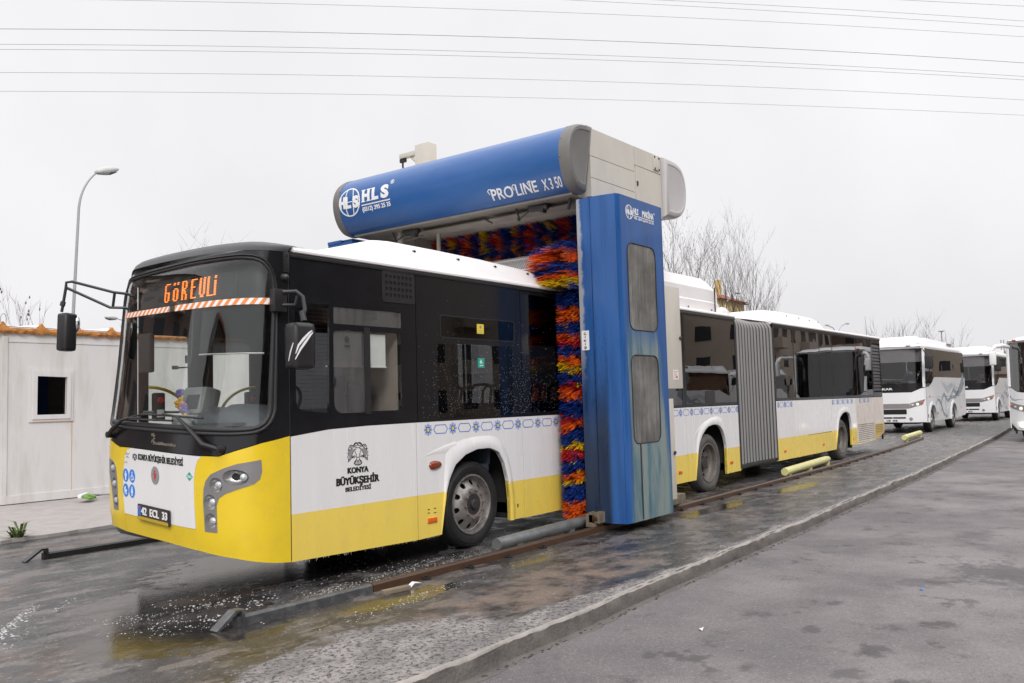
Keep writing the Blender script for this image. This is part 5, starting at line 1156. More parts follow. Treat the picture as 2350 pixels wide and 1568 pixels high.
mb = MB(); T = FR(2.08, 2.32, .12); mb.box(T[0], T[0]+.06, T[1]-.10, T[1]+.10, T[2]-.36, T[2]+.02, bev=.02); part('inner_mirror', mb, M['rubber'], bus)
# wipers
def wip(arm, blade, hub):
    mb = MB(); mb.tube([FR(u, v, -d) for u, v, d in arm], [.020, .022, .016, .012, .010][:len(arm)], 6); mb.lathe([(.001, -.05), (.03, -.045), (.032, .02), (.001, .03)], FR(*hub, -.01), 'x', 12); part('wiper_arm', mb, M['rubber'], bus)
    mb = MB(); mb.tube([FR(u, v, -.028) for u, v in blade], .010, 6); q = len(blade)//2; mb.tube([FR(u, v, -.045) for u, v in blade[q-1:q+2]], .009, 6); part('wiper_blade', mb, M['rubber'], bus)
wip([(.60, 1.256, .04), (.748, 1.292, .055), (.98, 1.458, .06), (1.10, 1.522, .055), (1.32, 1.536, .045)], [(.80, 1.512), (1.0, 1.518), (1.2, 1.522), (1.42, 1.524), (1.66, 1.522), (1.872, 1.488)], (.595, 1.255))
wip([(2.22, 1.300, .04), (2.12, 1.36, .055), (1.97, 1.452, .055), (1.87, 1.478, .045), (1.66, 1.490, .04)], [(1.18, 1.478), (1.4, 1.476), (1.64, 1.472), (1.85, 1.466), (2.0, 1.46)], (2.24, 1.292))
mb = MB(); mb.tube([FR(.62, 1.235, -.005), FR(.66, 1.212, -.012), FR(.60, 1.206, -.012), FR(.57, 1.23, -.012)], .005, 5); part('washer_hose', mb, M['rubber'], bus)
# front lettering, badges and plate
TF = dict(fn=lambda u, v, d: FR(u, v, d-.003), d0=-.0025, d1=.002, flip=True, step=.05)
mb = MB(); text(mb, 'KONYA BÜYÜKŞEHİR BELEDİYESİ', 1.012, 1.696, 1.084, 1.142, bold=.032, **TF); part('front_lettering', mb, M['ink'], bus, smooth=False)
frf = lambda u, v, d: FR(2*1.805-u if False else u, v, d-.002)
eagle(frf, 1.755, 1.092, .045, bus)
mb = MB(); text(mb, 'BredaMenarinibus', 1.125, 1.466, 1.246, 1.276, bold=.01, fn=lambda u, v, d: FR(u, v, d+.001), d0=-.003, d1=.002, flip=True, step=.05)
for k in range(6):
    a = R_(60+k*42); mb.prism(strip2d([(1.492+.018*math.cos(a), 1.305+.018*math.sin(a)), (1.492+.042*math.cos(a), 1.305+.046*math.sin(a))], .011), lambda u, v, d: FR(u, v, d+.001), -.003, .002)
part('maker_lettering', mb, M['champagne'], bus, smooth=False)
mb = MB(); mb.wrap(circ(1.423, .961, .060, .080, 28), fr, -.006, .0, step=.05); mb.wrap(circ(1.423, .961, .064, .085, 28), fr, -.004, .0, holes=[circ(1.423, .961, .0605, .0805, 28)]); bd = part('oval_badge', mb, M['ink_grey'], bus, ang=60)
hs_ = [(-.30, -.62), (-.22, -.70), (-.12, -.40), (.04, -.28), (.10, -.62), (.24, -.78), (.20, -.52), (.34, -.18), (.40, .05), (.62, .10), (.50, .20), (.30, .18), (.18, .34), (.24, .50), (.14, .66), (.04, .78), (-.02, .66), (-.26, .56), (-.22, .44), (-.04, .44), (-.16, .20), (-.44, .26), (-.52, .06), (-.36, .12), (-.16, .02), (-.10, -.14), (-.26, -.30)]
mb = MB(); mb.prism([(1.423-a*.056*.95, .961+b*.075*.92) for a, b in hs_], fr, -.0075, -.005); part('horse_emblem', mb, M['print_red'], bd, smooth=False)
mb = MB(); mb.prism([(.934, .958), (.893, .997), (.934, 1.038), (.975, .997)], fr, -.004, .0); cg = part('gas_diamond_sticker', mb, M['print_green'], bus, smooth=False)
mb = MB(); text(mb, 'CNG', .905, .963, .985, 1.008, fn=fr, d0=-.0055, d1=-.003, bold=.02, flip=True); part('sticker_print', mb, M['print_white'], cg, smooth=False)
def picto(u, z, kind):
    mb = MB(); mb.wrap(circ(u, z, .052, .066, 26), fr, -.0035, -.001, step=.05); dsc = part('blue_sign_sticker', mb, M['sign_blue'], bus, ang=60)
    mb = MB(); q = lambda l: [(u-a*.052, z+b*.066) for a, b in l]
    if kind == 'person': mb.prism(q([(-.12, .62), (.12, .62), (.14, .42), (-.14, .42)]), fr, -.005, -.003); mb.prism(q([(-.3, .36), (.3, .36), (.34, -.1), (.2, -.1), (.18, -.72), (-.18, -.72), (-.2, -.1), (-.34, -.1)]), fr, -.005, -.003)
    elif kind == 'chair': mb.prism(q([(-.1, .62), (.12, .62), (.12, .42), (-.1, .42)]), fr, -.005, -.003); mb.prism(q(strip2d([(0, .4), (.0, .0), (.32, -.02), (.44, -.5), (.6, -.46)], .16)), fr, -.005, -.003); mb.prism(q(strip2d([(-.1, .1), (-.38, -.15), (-.3, -.52), (.02, -.6), (.24, -.4)], .14)), fr, -.005, -.003)
    elif kind == 'pram': mb.prism(q([(-.55, .1), (.5, .1), (.3, -.32), (-.3, -.32)]), fr, -.005, -.003); mb.prism(q([(-.55, .14), (-.02, .14), (-.05, .58), (-.42, .45)]), fr, -.005, -.003); mb.prism(q(circ(-.25, -.5, .14, n=8)), fr, -.005, -.003); mb.prism(q(circ(.25, -.5, .14, n=8)), fr, -.005, -.003)
    else: mb.prism(q([(-.12, .68), (.12, .68), (.14, .46), (-.14, .46)]), fr, -.005, -.003); mb.prism(q([(-.2, .4), (.2, .4), (.36, -.25), (.16, -.25), (.14, -.72), (-.14, -.72), (-.16, -.25), (-.36, -.25)]), fr, -.005, -.003)
    part('pictogram', mb, M['print_white'], dsc, smooth=False)
picto(1.921, .912, 'person'); picto(1.807, .915, 'chair'); picto(1.923, .765, 'pram'); picto(1.811, .768, 'walker')
mb = MB()
for l in ([(1.93, 1.115), (1.90, 1.13), (1.87, 1.12), (1.85, 1.14)], [(1.915, 1.09), (1.88, 1.10), (1.86, 1.085)], [(1.945, 1.03), (1.90, 1.05), (1.89, 1.03)], [(1.90, 1.14), (1.885, 1.085)]): mb.prism(strip2d(l, .007), fr, -.0035, -.001)
part('scuff_marks', mb, M['ink_grey'], bus, smooth=False)
# number plate
pl0, pl1 = 1.184, 1.678
def fpl(u, v, d):
    a = FR(pl1, v, -.014); b = FR(pl0, v, -.014); t = (u-pl0)/(pl1-pl0); return (lerp(b[0], a[0], t)-.012+d, lerp(b[1], a[1], t), lerp(b[2], a[2], t))
mb = MB(); mb.prism([(pl0, .525), (pl1, .525), (pl1, .668), (pl0, .668)], fpl, 0, .014); np_ = part('number_plate', mb, M['rubber'], bus, smooth=False)
mb = MB(); mb.prism([(pl0+.012, .562), (pl1-.012, .562), (pl1-.012, .658), (pl0+.012, .658)], fpl, -.003, 0); part('plate_face', mb, M['brown_plate'], np_, smooth=False)
mb = MB(); mb.prism([(pl1-.058, .564), (pl1-.014, .564), (pl1-.014, .656), (pl1-.058, .656)], fpl, -.005, -.002); part('plate_country_band', mb, M['print_blue'], np_, smooth=False)
mb = MB(); mb.prism([(pl0+.012, .528), (pl1-.012, .528), (pl1-.012, .556), (pl0+.012, .556)], fpl, -.004, 0); part('plate_footer', mb, M['champagne_yellow'], np_, smooth=False)
mb = MB(); text(mb, '42  ECL  33', pl0+.022, pl1-.066, .576, .646, fn=fpl, d0=-.005, d1=-.002, bold=.02, thick=.002, flip=True); part('plate_lettering', mb, M['print_white'], np_, smooth=False)
mb = MB(); mb.prism(circ(pl1-.036, .638, .012, .012, 10), fpl, -.007, -.004); part('plate_seal', mb, M['print_red'], np_, smooth=False)
# seam between front and side, corner details
mb = MB(); mb.box(-.006, .012, .004, .03, .27, 2.99); part('corner_seam', mb, M['rubber'], bus)
mb = MB(); T = FR(.05, 2.89, -.012); mb.box(-.055, .0, -.022, .01, 2.80, 2.98, bev=.004); part('corner_hinge', mb, M['black_satin'], bus)
for z in (2.83, 2.95):
    mb = MB(); mb.lathe([(.012, .0), (.012, -.004)], (-.028, -.022, z), 'y', 8); part('hinge_bolt', mb, M['dark_hole'], bus)
mb = MB(); mb.lathe([(.034, .02), (.034, -.02), (.026, -.05), (.012, -.062), (.001, -.064)], (-.045, .01, 2.755), 'y', 14); part('corner_lamp', mb, M['hub'], bus)
# left mirror
mb = MB(); mb.box(-.19, -.06, -.06, .02, 2.44, 2.64, bev=.01); mb.tube([(-.10, -.05, 2.615), (-.01, -.12, 2.62), (.02, -.17, 2.57), (.02, -.20, 2.46), (-.02, -.22, 2.40)], .020, 8); mb.tube([(-.10, -.05, 2.50), (-.03, -.13, 2.50), (-.02, -.15, 2.58)], .016, 8); mb.tube([(-.04, -.23, 2.43), (-.05, -.27, 2.34)], [.026, .03], 8); part('mirror_arm', mb, M['black_satin'], bus)
mb = MB(); T = Matrix.Translation((-.105, -.29, 2.125)) @ Matrix.Rotation(R_(-4), 4, 'Z'); mb.box(-.115, .105, -.08, .09, -.20, .20, bev=.045, T=T); lm = part('side_mirror', mb, M['black_satin'], bus, ang=60)
mb = MB(); mb.box(.102, .108, -.06, .07, -.16, .16, T=T); part('mirror_glass', mb, M['chrome'], lm)
mb = MB()
fm = lambda u, v, d: T @ Vector((u, -.081-d, v))
for o in ([(-.11, -.07), (-.08, .0), (-.03, .055), (.03, .11), (.06, .13)], [(-.115, -.12), (-.06, -.03), (-.01, .03), (.04, .09), (.068, .115)]): mb.prism(strip2d(o, [.006, .018, .022, .016, .008]), fm, .0, .003)
part('reflective_tape', mb, M['white_tape'], lm, smooth=False)
mb = MB(); T2 = T @ Matrix.Translation((-.1168, 0, 0))
mb.prism(strip2d([(.07, -.10), (.04, -.02), (.0, .05)], [.006, .016, .01]), lambda u, v, d: T @ Vector((-.1165-d, u-.06, v-.03)), 0, .002); part('reflective_tape', mb, M['white_tape'], lm, smooth=False)
# right mirror on its long arm
pA = (-.34, 2.07, 2.785); pB = (-.34, 2.08, 2.645); e = Vector((-.79, 2.40, 2.845))
mb = MB(); mb.tube([pA, (-.45, 2.14, 2.80), (-.74, 2.38, 2.905), (-.785, 2.405, 2.895), e, (-.81, 2.40, 2.72), (-.83, 2.40, 2.60)], .014, 8); mb.tube([pB, (-.46, 2.18, 2.65), e+Vector((.01, 0, -.005))], .014, 8); a_ = Vector((-.44, 2.13, 2.80)); mb.tube([a_, (-.44, 2.165, 2.655)], .014, 8); mb.tube([(-.815, 2.4, 2.70), (-.825, 2.4, 2.66)], .026, 8); part('mirror_arm', mb, M['black_satin'], bus)
mb = MB(); T = Matrix.Translation((-.775, 2.40, 2.40)) @ Matrix.Rotation(R_(14), 4, 'Z') @ Matrix.Rotation(R_(2), 4, 'Y'); mb.box(-.075, .065, -.065, .065, -.185, .19, bev=.03, T=T); rm_ = part('side_mirror', mb, M['black_satin'], bus, ang=60)
mb = MB(); T3 = T @ Matrix.Translation((.068, -.03, .09)); mb.ball((0, 0, 0), .035, .05, .09, u=12, v=8, T=T3); part('mirror_lamp', mb, M['chrome'], rm_)
# flower garland hanging from the validator
t = thing('flower_garland', 'small garland of yellow and purple cloth flowers hanging behind the bus windscreen', 'garland', (.1, 1.75, 1.56))
rk = random.Random(12)
for k, (y, z, c, r) in enumerate(((1.83, 1.78, (.16, .13, .38), .045), (1.77, 1.785, (.20, .17, .42), .04), (1.80, 1.705, (.62, .36, .02), .05), (1.86, 1.67, (.60, .34, .02), .04), (1.76, 1.66, (.50, .22, .30), .04), (1.80, 1.63, (.48, .22, .30), .035), (1.73, 1.625, (.18, .14, .42), .04), (1.70, 1.585, (.18, .15, .40), .035), (1.715, 1.54, (.62, .36, .02), .05))):
    mb = MB()
    for j in range(9): a = rk.uniform(0, 6.3); mb.ball((.08+rk.uniform(-.02, .01), y+r*.55*math.cos(a), z+r*.55*math.sin(a)), r*.45, r*.5, r*.45, u=6, v=4)
    key = 'petal%d' % (k % 9)
    part('flower', mb, pm('petal', c, .8, var=.25, scale=40), t)

# ================================================================== THE WASH GANTRY
gan = thing('wash_gantry', 'blue and beige rollover bus wash gantry with a spinning brush standing over the bus', 'bus wash', (5, 1.65, 0))
def gp(name, mb, m, label=None, kind=None, smooth=True, ang=35, parent=None): return part(name, mb, m, parent or gan, label, kind, smooth, ang)
Y0, Y1 = -.42, 3.74
# housing
mb = MB(); mb.box(4.50, 6.455, Y0+.004, Y1-.004, 4.20, 5.105, bev=.01); gp('housing', mb, M['beige'])
side = lambda u, v, d: (u, Y0+d, v)
for o in ([(4.50, 4.735), (5.672, 4.748), (5.672, 5.108), (4.50, 5.097)], [(4.50, 4.452), (5.672, 4.456), (5.672, 4.740), (4.50, 4.727)], [(4.50, 4.20), (5.672, 4.20), (5.672, 4.448), (4.50, 4.444)], [(5.684, 4.852), (6.455, 4.858), (6.455, 5.118), (5.684, 5.110)]):
    mb = MB(); mb.prism(o, side, -.012, .004); gp('side_panel', mb, M['beige'])
mb = MB(); mb.prism([(5.70, 4.20), (6.455, 4.20), (6.455, 4.84), (5.70, 4.84)], side, -.016, .004); dr_ = gp('access_door', mb, M['beige'])
mb = MB(); mb.box(5.715, 5.745, Y0-.03, Y0-.016, 4.56, 4.62); gp('door_latch', mb, M['steel_dark'], parent=dr_)
mb = MB(); mb.box(6.24, 6.40, Y0-.03, Y0-.012, 4.89, 5.09, bev=.006); bxp = gp('junction_box', mb, M['beige'])
for x in (6.255, 6.385):
    for z in (4.905, 5.075): mb = MB(); mb.box(x-.012, x+.012, Y0-.038, Y0-.03, z-.012, z+.012); gp('box_screw', mb, M['dark_hole'], parent=bxp)
# front and rear half round covers
PF = [(4.50, 5.09), (4.30, 5.08), (4.18, 5.065), (4.06, 5.01), (3.95, 4.90), (3.895, 4.76), (3.888, 4.62), (3.912, 4.48), (3.965, 4.35), (4.045, 4.245), (4.15, 4.195), (4.30, 4.19)]
pf = None
def GC(y, a, d=0.0):
    """point on the front cover: a = arc length from the top edge, d outwards"""
    x, z = float(np.interp(a, AL, pf[:, 0])), float(np.interp(a, AL, pf[:, 1])); e = .04
    dx = float(np.interp(a+e, AL, pf[:, 0]))-float(np.interp(a-e, AL, pf[:, 0])); dz = float(np.interp(a+e, AL, pf[:, 1]))-float(np.interp(a-e, AL, pf[:, 1]))
    l = math.hypot(dx, dz) or 1; return (x+d*dz/l, y, z-d*dx/l)
def smooth_prof(p, n=60):
    p = np.array(p); l = np.concatenate([[0], np.cumsum(np.hypot(*np.diff(p, axis=0).T))]); out = []
    for s_ in np.linspace(0, l[-1], n):
        ww = np.exp(-((l-s_)/.07)**2); q = np.linspace(s_-.08, s_+.08, 9).clip(0, l[-1]); out.append((float(np.mean(np.interp(q, l, p[:, 0]))), float(np.mean(np.interp(q, l, p[:, 1])))))
    return out
prof = smooth_prof(PF)
_k = min(range(len(prof)), key=lambda i: abs(prof[i][0]-4.30)+(0 if prof[i][1] > 4.8 else 9))
pf = np.array(prof[_k:]); AL = np.concatenate([[0], np.cumsum(np.hypot(*np.diff(pf, axis=0).T))])
mb = MB(); mb.loft([[(x, y, z) for x, z in prof] for y in (Y0+.06, 3.66)], closed=False); mb.add([(4.5, Y0+.06, 4.19), (4.5, 3.66, 4.19), (4.30, 3.66, 4.19), (4.30, Y0+.06, 4.19)], [(0, 1, 2, 3)]); gp('front_cover', mb, M['blue'], ang=60)
def capring(prof, y, s):      # y outer direction s
    cx = sum(p[0] for p in prof)/len(prof); cz = sum(p[1] for p in prof)/len(prof); rg = []
    ol = prof+[(prof[-1][0], prof[-1][1]), (prof[0][0], prof[0][1])]
    for k, dy in ((1.012, .07), (1.014, .02), (1.006, -.03), (.975, -.065), (.93, -.082), (.80, -.086), (.785, -.080), (.76, -.078), (.01, -.076)):
        rg.append([(cx+(x-cx)*k, y+s*-dy, cz+(z-cz)*k) for x, z in prof])
    return rg
def xprof(xm): return [(2*xm-x, z) for x, z in prof]
for (pr, yy, s_, m_) in ((prof, Y0, -1, 'grey_cap'), (prof, 3.72, 1, 'grey_cap')):
    mb = MB(); mb.loft([[(x, y if False else y, z) for x, y, z in r] for r in capring(pr, yy, s_)]); ce = gp('end_cap', mb, M[m_], ang=40)
    mb = MB()
    for k in range(6):
        i = 8+int(k*(len(pr)-16)/5); x, z = pr[i]; mb.ball((x-.004, yy-s_*.055, z), .010, .010, .010, u=6, v=4)
    gp('cap_rivets', mb, M['galv'], parent=ce)
rprof = [(6.455, 5.11), (6.70, 5.115), (6.86, 5.105), (6.98, 5.07), (7.08, 4.99), (7.145, 4.86), (7.165, 4.70), (7.14, 4.52), (7.07, 4.38), (6.96, 4.29), (6.80, 4.245), (6.455, 4.235)]
rprof = smooth_prof(rprof)
mb = MB(); mb.loft([[(x, y, z) for x, z in rprof] for y in (Y0+.06, 3.66)], closed=False); gp('rear_cover', mb, M['blue'], ang=60)
for yy, s_ in ((Y0, -1), (3.72, 1)):
    mb = MB(); mb.loft(capring(rprof, yy, s_)); gp('end_cap', mb, M['grey_cap_light'], ang=40)
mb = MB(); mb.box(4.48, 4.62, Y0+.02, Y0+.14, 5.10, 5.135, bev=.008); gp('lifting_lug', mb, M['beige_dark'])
# lettering on the front cover (u = Y runs right to left, v = -arc length)
gl_ = lambda u, v, d: GC(u, -v, d)
TG = dict(fn=gl_, d0=.004, d1=-.004, flip=True, step=.05)
def globe(mb, fn, cx, cz, rx, rz, wd, d0, d1, step=.05):
    mb.wrap(circ(cx, cz, rx, rz, 40), fn, d0, d1, step=step, holes=[circ(cx, cz, rx-wd, rz-wd, 40)])
    for sg in (-1, 1):
        pts = [(cx+sg*(rx*.36)*math.sqrt(max(0, 1-(k/8-1)**2*.0))*(1 if True else 0)*(.45+.55*math.sqrt(1-((k-8)/8.6)**2)), cz+rz*(k-8)/8.4) for k in range(17)]
        mb.wrap(strip2d(pts, wd*.75), fn, d0, d1, step=step)
    mb.wrap(strip2d([(cx-rx+.005, cz), (cx+rx-.005, cz)], wd*.55), fn, d0, d1, step=step)
mb = MB(); globe(mb, gl_, 3.42, -.682, .228, .218, .020, .004, -.004)
for ch, u0, u1 in (('H', 3.53, 3.62), ('L', 3.40, 3.50), ('S', 3.23, 3.34)): text(mb, ch, u0-.012, u1+.012, -.775+(3.42-u0)*-.05, -.595+(3.42-u0)*-.05, fn=gl_, d0=.006, d1=-.004, bold=.06, flip=True, step=.05)
gp('round_logo', mb, M['print_white'], smooth=False)
mb = MB()
text(mb, 'H', 2.99, 3.15, -.731, -.545, bold=.055, **TG); text(mb, 'L', 2.81, 2.945, -.731, -.545, bold=.055, **TG); text(mb, 'S', 2.60, 2.76, -.735, -.541, bold=.055, **TG)
for u0, u1, v in ((2.975, 3.055, -.731), (3.085, 3.165, -.731), (2.975, 3.055, -.557), (3.085, 3.165, -.557), (2.885, 2.965, -.731), (2.885, 2.965, -.557)): mb.wrap([(u0, v), (u1, v), (u1, v+.013), (u0, v+.013)], gl_, .0042, -.004, step=.05)
mb.wrap([(2.73, -.60), (2.625, -.60), (2.61, -.545), (2.622, -.545)], gl_, .004, -.004) if False else None
mb.wrap([(2.58, -.782), (3.168, -.782), (3.168, -.766), (2.58, -.766)], gl_, .004, -.004, step=.05)
text(mb, '(0312) 395 25 35', 2.585, 3.165, -.868, -.803, bold=.025, **TG)
mb.wrap(circ(2.535, -.52, .036, .034, 20), gl_, .004, -.004, step=.05, holes=[circ(2.535, -.52, .029, .027, 20)]); text(mb, 'R', 2.52, 2.55, -.537, -.503, bold=.03, **TG)
gp('cover_lettering', mb, M['print_white'], smooth=False)
mb = MB()
TI = dict(TG); TI['shear'] = .12
for wd, u0, u1 in (('PRO', .44, .80), ('LINE', .05, .40)): text(mb, wd, u0-.04 if False else u0, u1, -1.10, -.945, bold=.012, **TI)
text(mb, 'X 3 50', -.315, -.02, -1.105, -.955, bold=.012, **TI)
for u, v in ((.80, -.95), (.40, -.955), (.155, -.95)): mb.wrap(strip2d([(u+.012, v-.06), (u+.035, v-.01), (u+.01, v+.012), (u-.03, v+.008)], [.006, .012, .012, .006]), gl_, .004, -.004, step=.05)
gp('model_lettering', mb, M['print_white'], smooth=False)
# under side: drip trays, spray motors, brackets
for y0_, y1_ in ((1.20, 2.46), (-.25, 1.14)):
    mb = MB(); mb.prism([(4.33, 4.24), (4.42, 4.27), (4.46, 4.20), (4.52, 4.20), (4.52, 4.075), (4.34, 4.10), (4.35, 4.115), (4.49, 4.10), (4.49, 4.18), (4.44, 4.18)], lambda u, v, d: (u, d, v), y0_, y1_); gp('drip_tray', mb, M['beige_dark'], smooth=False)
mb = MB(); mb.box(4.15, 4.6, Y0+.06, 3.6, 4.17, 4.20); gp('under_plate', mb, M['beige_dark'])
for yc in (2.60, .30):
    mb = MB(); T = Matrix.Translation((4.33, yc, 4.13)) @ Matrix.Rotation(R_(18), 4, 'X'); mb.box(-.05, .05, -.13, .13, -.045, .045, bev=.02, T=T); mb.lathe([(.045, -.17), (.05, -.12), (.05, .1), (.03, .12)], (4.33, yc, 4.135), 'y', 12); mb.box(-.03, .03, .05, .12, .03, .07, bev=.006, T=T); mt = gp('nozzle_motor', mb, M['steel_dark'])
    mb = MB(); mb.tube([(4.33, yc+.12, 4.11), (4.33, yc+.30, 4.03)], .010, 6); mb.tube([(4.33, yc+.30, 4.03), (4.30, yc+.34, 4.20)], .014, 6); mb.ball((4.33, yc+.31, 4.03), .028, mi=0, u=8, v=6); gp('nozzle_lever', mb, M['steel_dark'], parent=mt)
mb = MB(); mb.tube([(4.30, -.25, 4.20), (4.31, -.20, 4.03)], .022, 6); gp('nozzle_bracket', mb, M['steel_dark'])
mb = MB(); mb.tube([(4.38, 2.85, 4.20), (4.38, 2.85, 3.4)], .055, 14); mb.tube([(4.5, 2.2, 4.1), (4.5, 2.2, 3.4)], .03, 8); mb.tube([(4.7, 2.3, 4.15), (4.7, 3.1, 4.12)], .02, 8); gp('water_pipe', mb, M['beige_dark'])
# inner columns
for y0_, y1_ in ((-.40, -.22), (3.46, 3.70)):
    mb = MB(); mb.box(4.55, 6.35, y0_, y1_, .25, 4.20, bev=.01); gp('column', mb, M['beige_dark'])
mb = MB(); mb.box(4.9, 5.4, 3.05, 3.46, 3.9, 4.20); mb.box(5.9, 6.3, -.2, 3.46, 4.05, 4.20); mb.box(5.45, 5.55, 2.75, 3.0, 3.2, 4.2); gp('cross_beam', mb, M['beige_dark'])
# towers: faceted blue covers
def tower(m, flip=False):
    pl = [(4.20, -.385), (4.205, -.57), (4.19, -.60), (4.20, -.735), (4.22, -.94), (4.26, -.945), (4.275, -.955), (5.40, -.955), (5.40, -.44), (5.36, -.40)]
    if flip: pl = [(x, 3.29-y) for x, y in pl]
    mb = MB(); zs = [.10, .13]+list(np.linspace(.4, 4.0, 12))+[4.105]
    mb.loft([[(x, y, z) for x, y in pl] for z in zs]); return gp('tower_cover', mb, m, smooth=True, ang=8)
# near tower, with two recessed panes
tw = [(4.20, -.385), (4.205, -.57), (4.188, -.595), (4.20, -.735), (4.232, -.925)]
tf = lambda u, v, d: (u, -.955+d, v)
pu = rr(4.435, 5.165, 2.44, 3.53, .11); pl_ = rr(4.435, 5.135, 1.04, 2.13, .10)
mb = MB(); mb.wrap([(4.30, .10), (5.40, .10), (5.40, 4.108), (4.30, 4.108)], tf, 0, .012, holes=[pu, pl_])
zs = [.10, .6, 1.4, 2.2, 3.0, 3.6, 4.108]
mb.loft([[(4.236, -.928, z), (4.268, -.945, z), (4.30, -.955, z), (4.30, -.943, z), (4.268, -.930, z), (4.25, -.915, z)] for z in zs])
inn = [(x+.016, y) for x, y in tw]
mb.loft([[(x, y, z) for x, y in tw]+[(x, y, z) for x, y in inn[::-1]] for z in zs])
mb.box(5.388, 5.40, -.943, -.40, .10, 4.108); mb.box(4.21, 5.40, -.395, -.385, .10, 4.10); mb.prism([(4.21, -.39), (4.215, -.73), (4.25, -.92), (4.31, -.945), (5.39, -.945), (5.39, -.395)], lambda u, v, d: (u, v, d), 4.09, 4.1)
tc_ = gp('tower_cover', mb, M['tower'], ang=8)
for o in (pu, pl_):
    mb = MB(); mb.wrap([(u+(4.8-u)*.01, v) for u, v in o], tf, .003, .008); pz = gp('tower_pane', mb, M['dirty_pane'], parent=tc_)
    g_ = resample(o+[o[0]], 60); mb = MB(); mb.tube([tf(u, v, -.002) for u, v in g_[:-1]], .007, 6, closed=True); gp('pane_seal', mb, M['rubber'], parent=tc_)
mb = MB(); mb.box(4.58, 4.605, -.962, -.955, .12, 1.03); gp('cable_cover', mb, M['steel_dark'], parent=tc_)
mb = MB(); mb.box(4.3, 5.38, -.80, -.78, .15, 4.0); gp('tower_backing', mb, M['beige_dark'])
mb = MB(); globe(mb, tf, 4.525, 3.915, .092, .092, .011, -.003, .001, None)
for ch, u0, u1 in (('H', 4.455, 4.50), ('L', 4.505, 4.545), ('S', 4.56, 4.60)): text(mb, ch, u0, u1, 3.885, 3.945, fn=tf, d0=-.004, d1=.001, bold=.06)
text(mb, 'HLS', 4.635, 4.76, 3.905, 3.985, fn=tf, d0=-.003, d1=.001, bold=.03, shear=.1); text(mb, 'MAKİNA', 4.86, 5.165, 3.905, 3.985, fn=tf, d0=-.003, d1=.001, bold=.03, shear=.1)
mb.prism([(4.63, 3.882), (5.17, 3.882), (5.17, 3.892), (4.63, 3.892)], tf, -.003, .001); text(mb, 'TEL :(0312)395 25 35', 4.635, 5.165, 3.845, 3.872, fn=tf, d0=-.003, d1=.001, bold=.02); mb.wrap(circ(5.185, 3.985, .013, n=12), tf, -.003, .001, holes=[circ(5.185, 3.985, .009, n=12)])
gp('tower_lettering', mb, M['print_white'], parent=tc_, smooth=False)
ftw = lambda u, v, d: (4.200+d, u, v)
mb = MB(); mb.prism(rr(-.508, -.405, 2.205, 2.448, .006), ftw, -.006, .004); es = gp('exit_sign', mb, M['print_white'], parent=tc_, smooth=False)
mb = MB()
for k, ch in enumerate(('Ç', 'I', 'K', 'I', 'Ş')): z = 2.398-k*.043; text(mb, ch, -.475 if ch != 'I' else -.461, -.438 if ch != 'I' else -.452, z, z+.026, fn=ftw, d0=-.009, d1=-.005, bold=.02, flip=True)
gp('sign_lettering', mb, M['ink'], parent=tc_, smooth=False)
mb = MB(); plf = [(4.15, 3.66), (4.15, 4.20), (4.25, 4.24), (5.40, 4.24), (5.40, 3.66)]; mb.loft([[(x, y, z) for x, y in plf] for z in (.10, 1.0, 2.0, 3.0, 4.12)]); gp('tower_cover', mb, M['blue'], ang=8)
mb = MB(); mb.box(4.14, 4.2, 3.9, 4.2, 4.12, 4.165); mb.box(4.2, 5.4, 3.7, 4.22, 4.121, 4.17); gp('tower_lid', mb, M['blue'])
# carriage and control boxes
for yc in (-.60, 3.93):
    mb = MB(); mb.box(4.05, 6.4, yc-.05, yc+.10, .11, .24, bev=.01); mb.box(4.05, 4.22, yc+.0, yc+.14, .06, .22, bev=.012); cr_ = gp('carriage', mb, M['carriage'])
    for x in (4.12, 6.2):
        mb = MB(); mb.lathe([(.02, -.03), (.075, -.03), (.075, .02), (.09, .02), (.09, .03), (.02, .03)], (x, yc, .165), 'y', 20); gp('carriage_wheel', mb, M['rust'], parent=cr_)
mb = MB(); mb.tube([(5.0, -.9, .10), (5.0, -.91, .055)], .02, 6); gp('drain_stub', mb, M['steel_dark'])
mb = MB(); mb.box(5.56, 6.03, -.86, -.60, 1.71, 3.10, bev=.008); cb = gp('control_cabinet', mb, M['beige'])
mb = MB(); mb.lathe([(.025, 0), (.025, -.02), (.012, -.03)], (5.99, -.862, 2.40), 'y', 10); gp('cabinet_lock', mb, M['steel_dark'], parent=cb)
mb = MB(); mb.box(5.745, 5.90, -.8635, -.859, 1.83, 1.96); lb = gp('data_label', mb, M['print_white'], parent=cb)
mb = MB()
for k in range(5): mb.box(5.76, 5.885-.02*(k % 3), -.8648, -.8632, 1.938-k*.02, 1.943-k*.02)
mb.prism(circ(5.845, 1.865, .02, n=10), lambda u, v, d: (u, -.8632+d, v), -.0015, 0); gp('label_print', mb, M['print_red'], parent=lb, smooth=False)
mb = MB(); mb.box(5.46, 5.68, -.88, -.60, .245, 1.575, bev=.008); cb = gp('cable_cabinet', mb, M['beige'])
mb = MB(); mb.lathe([(.02, 0), (.02, -.02), (.012, -.03)], (5.64, -.882, .86), 'y', 10); mb.box(5.62, 5.66, -.895, -.88, .83, .845); gp('cabinet_lock', mb, M['steel_dark'], parent=cb)
mb = MB(); mb.box(5.58, 5.66, -.80, -.66, 1.575, 1.71); gp('cable_duct', mb, M['print_yellow'])
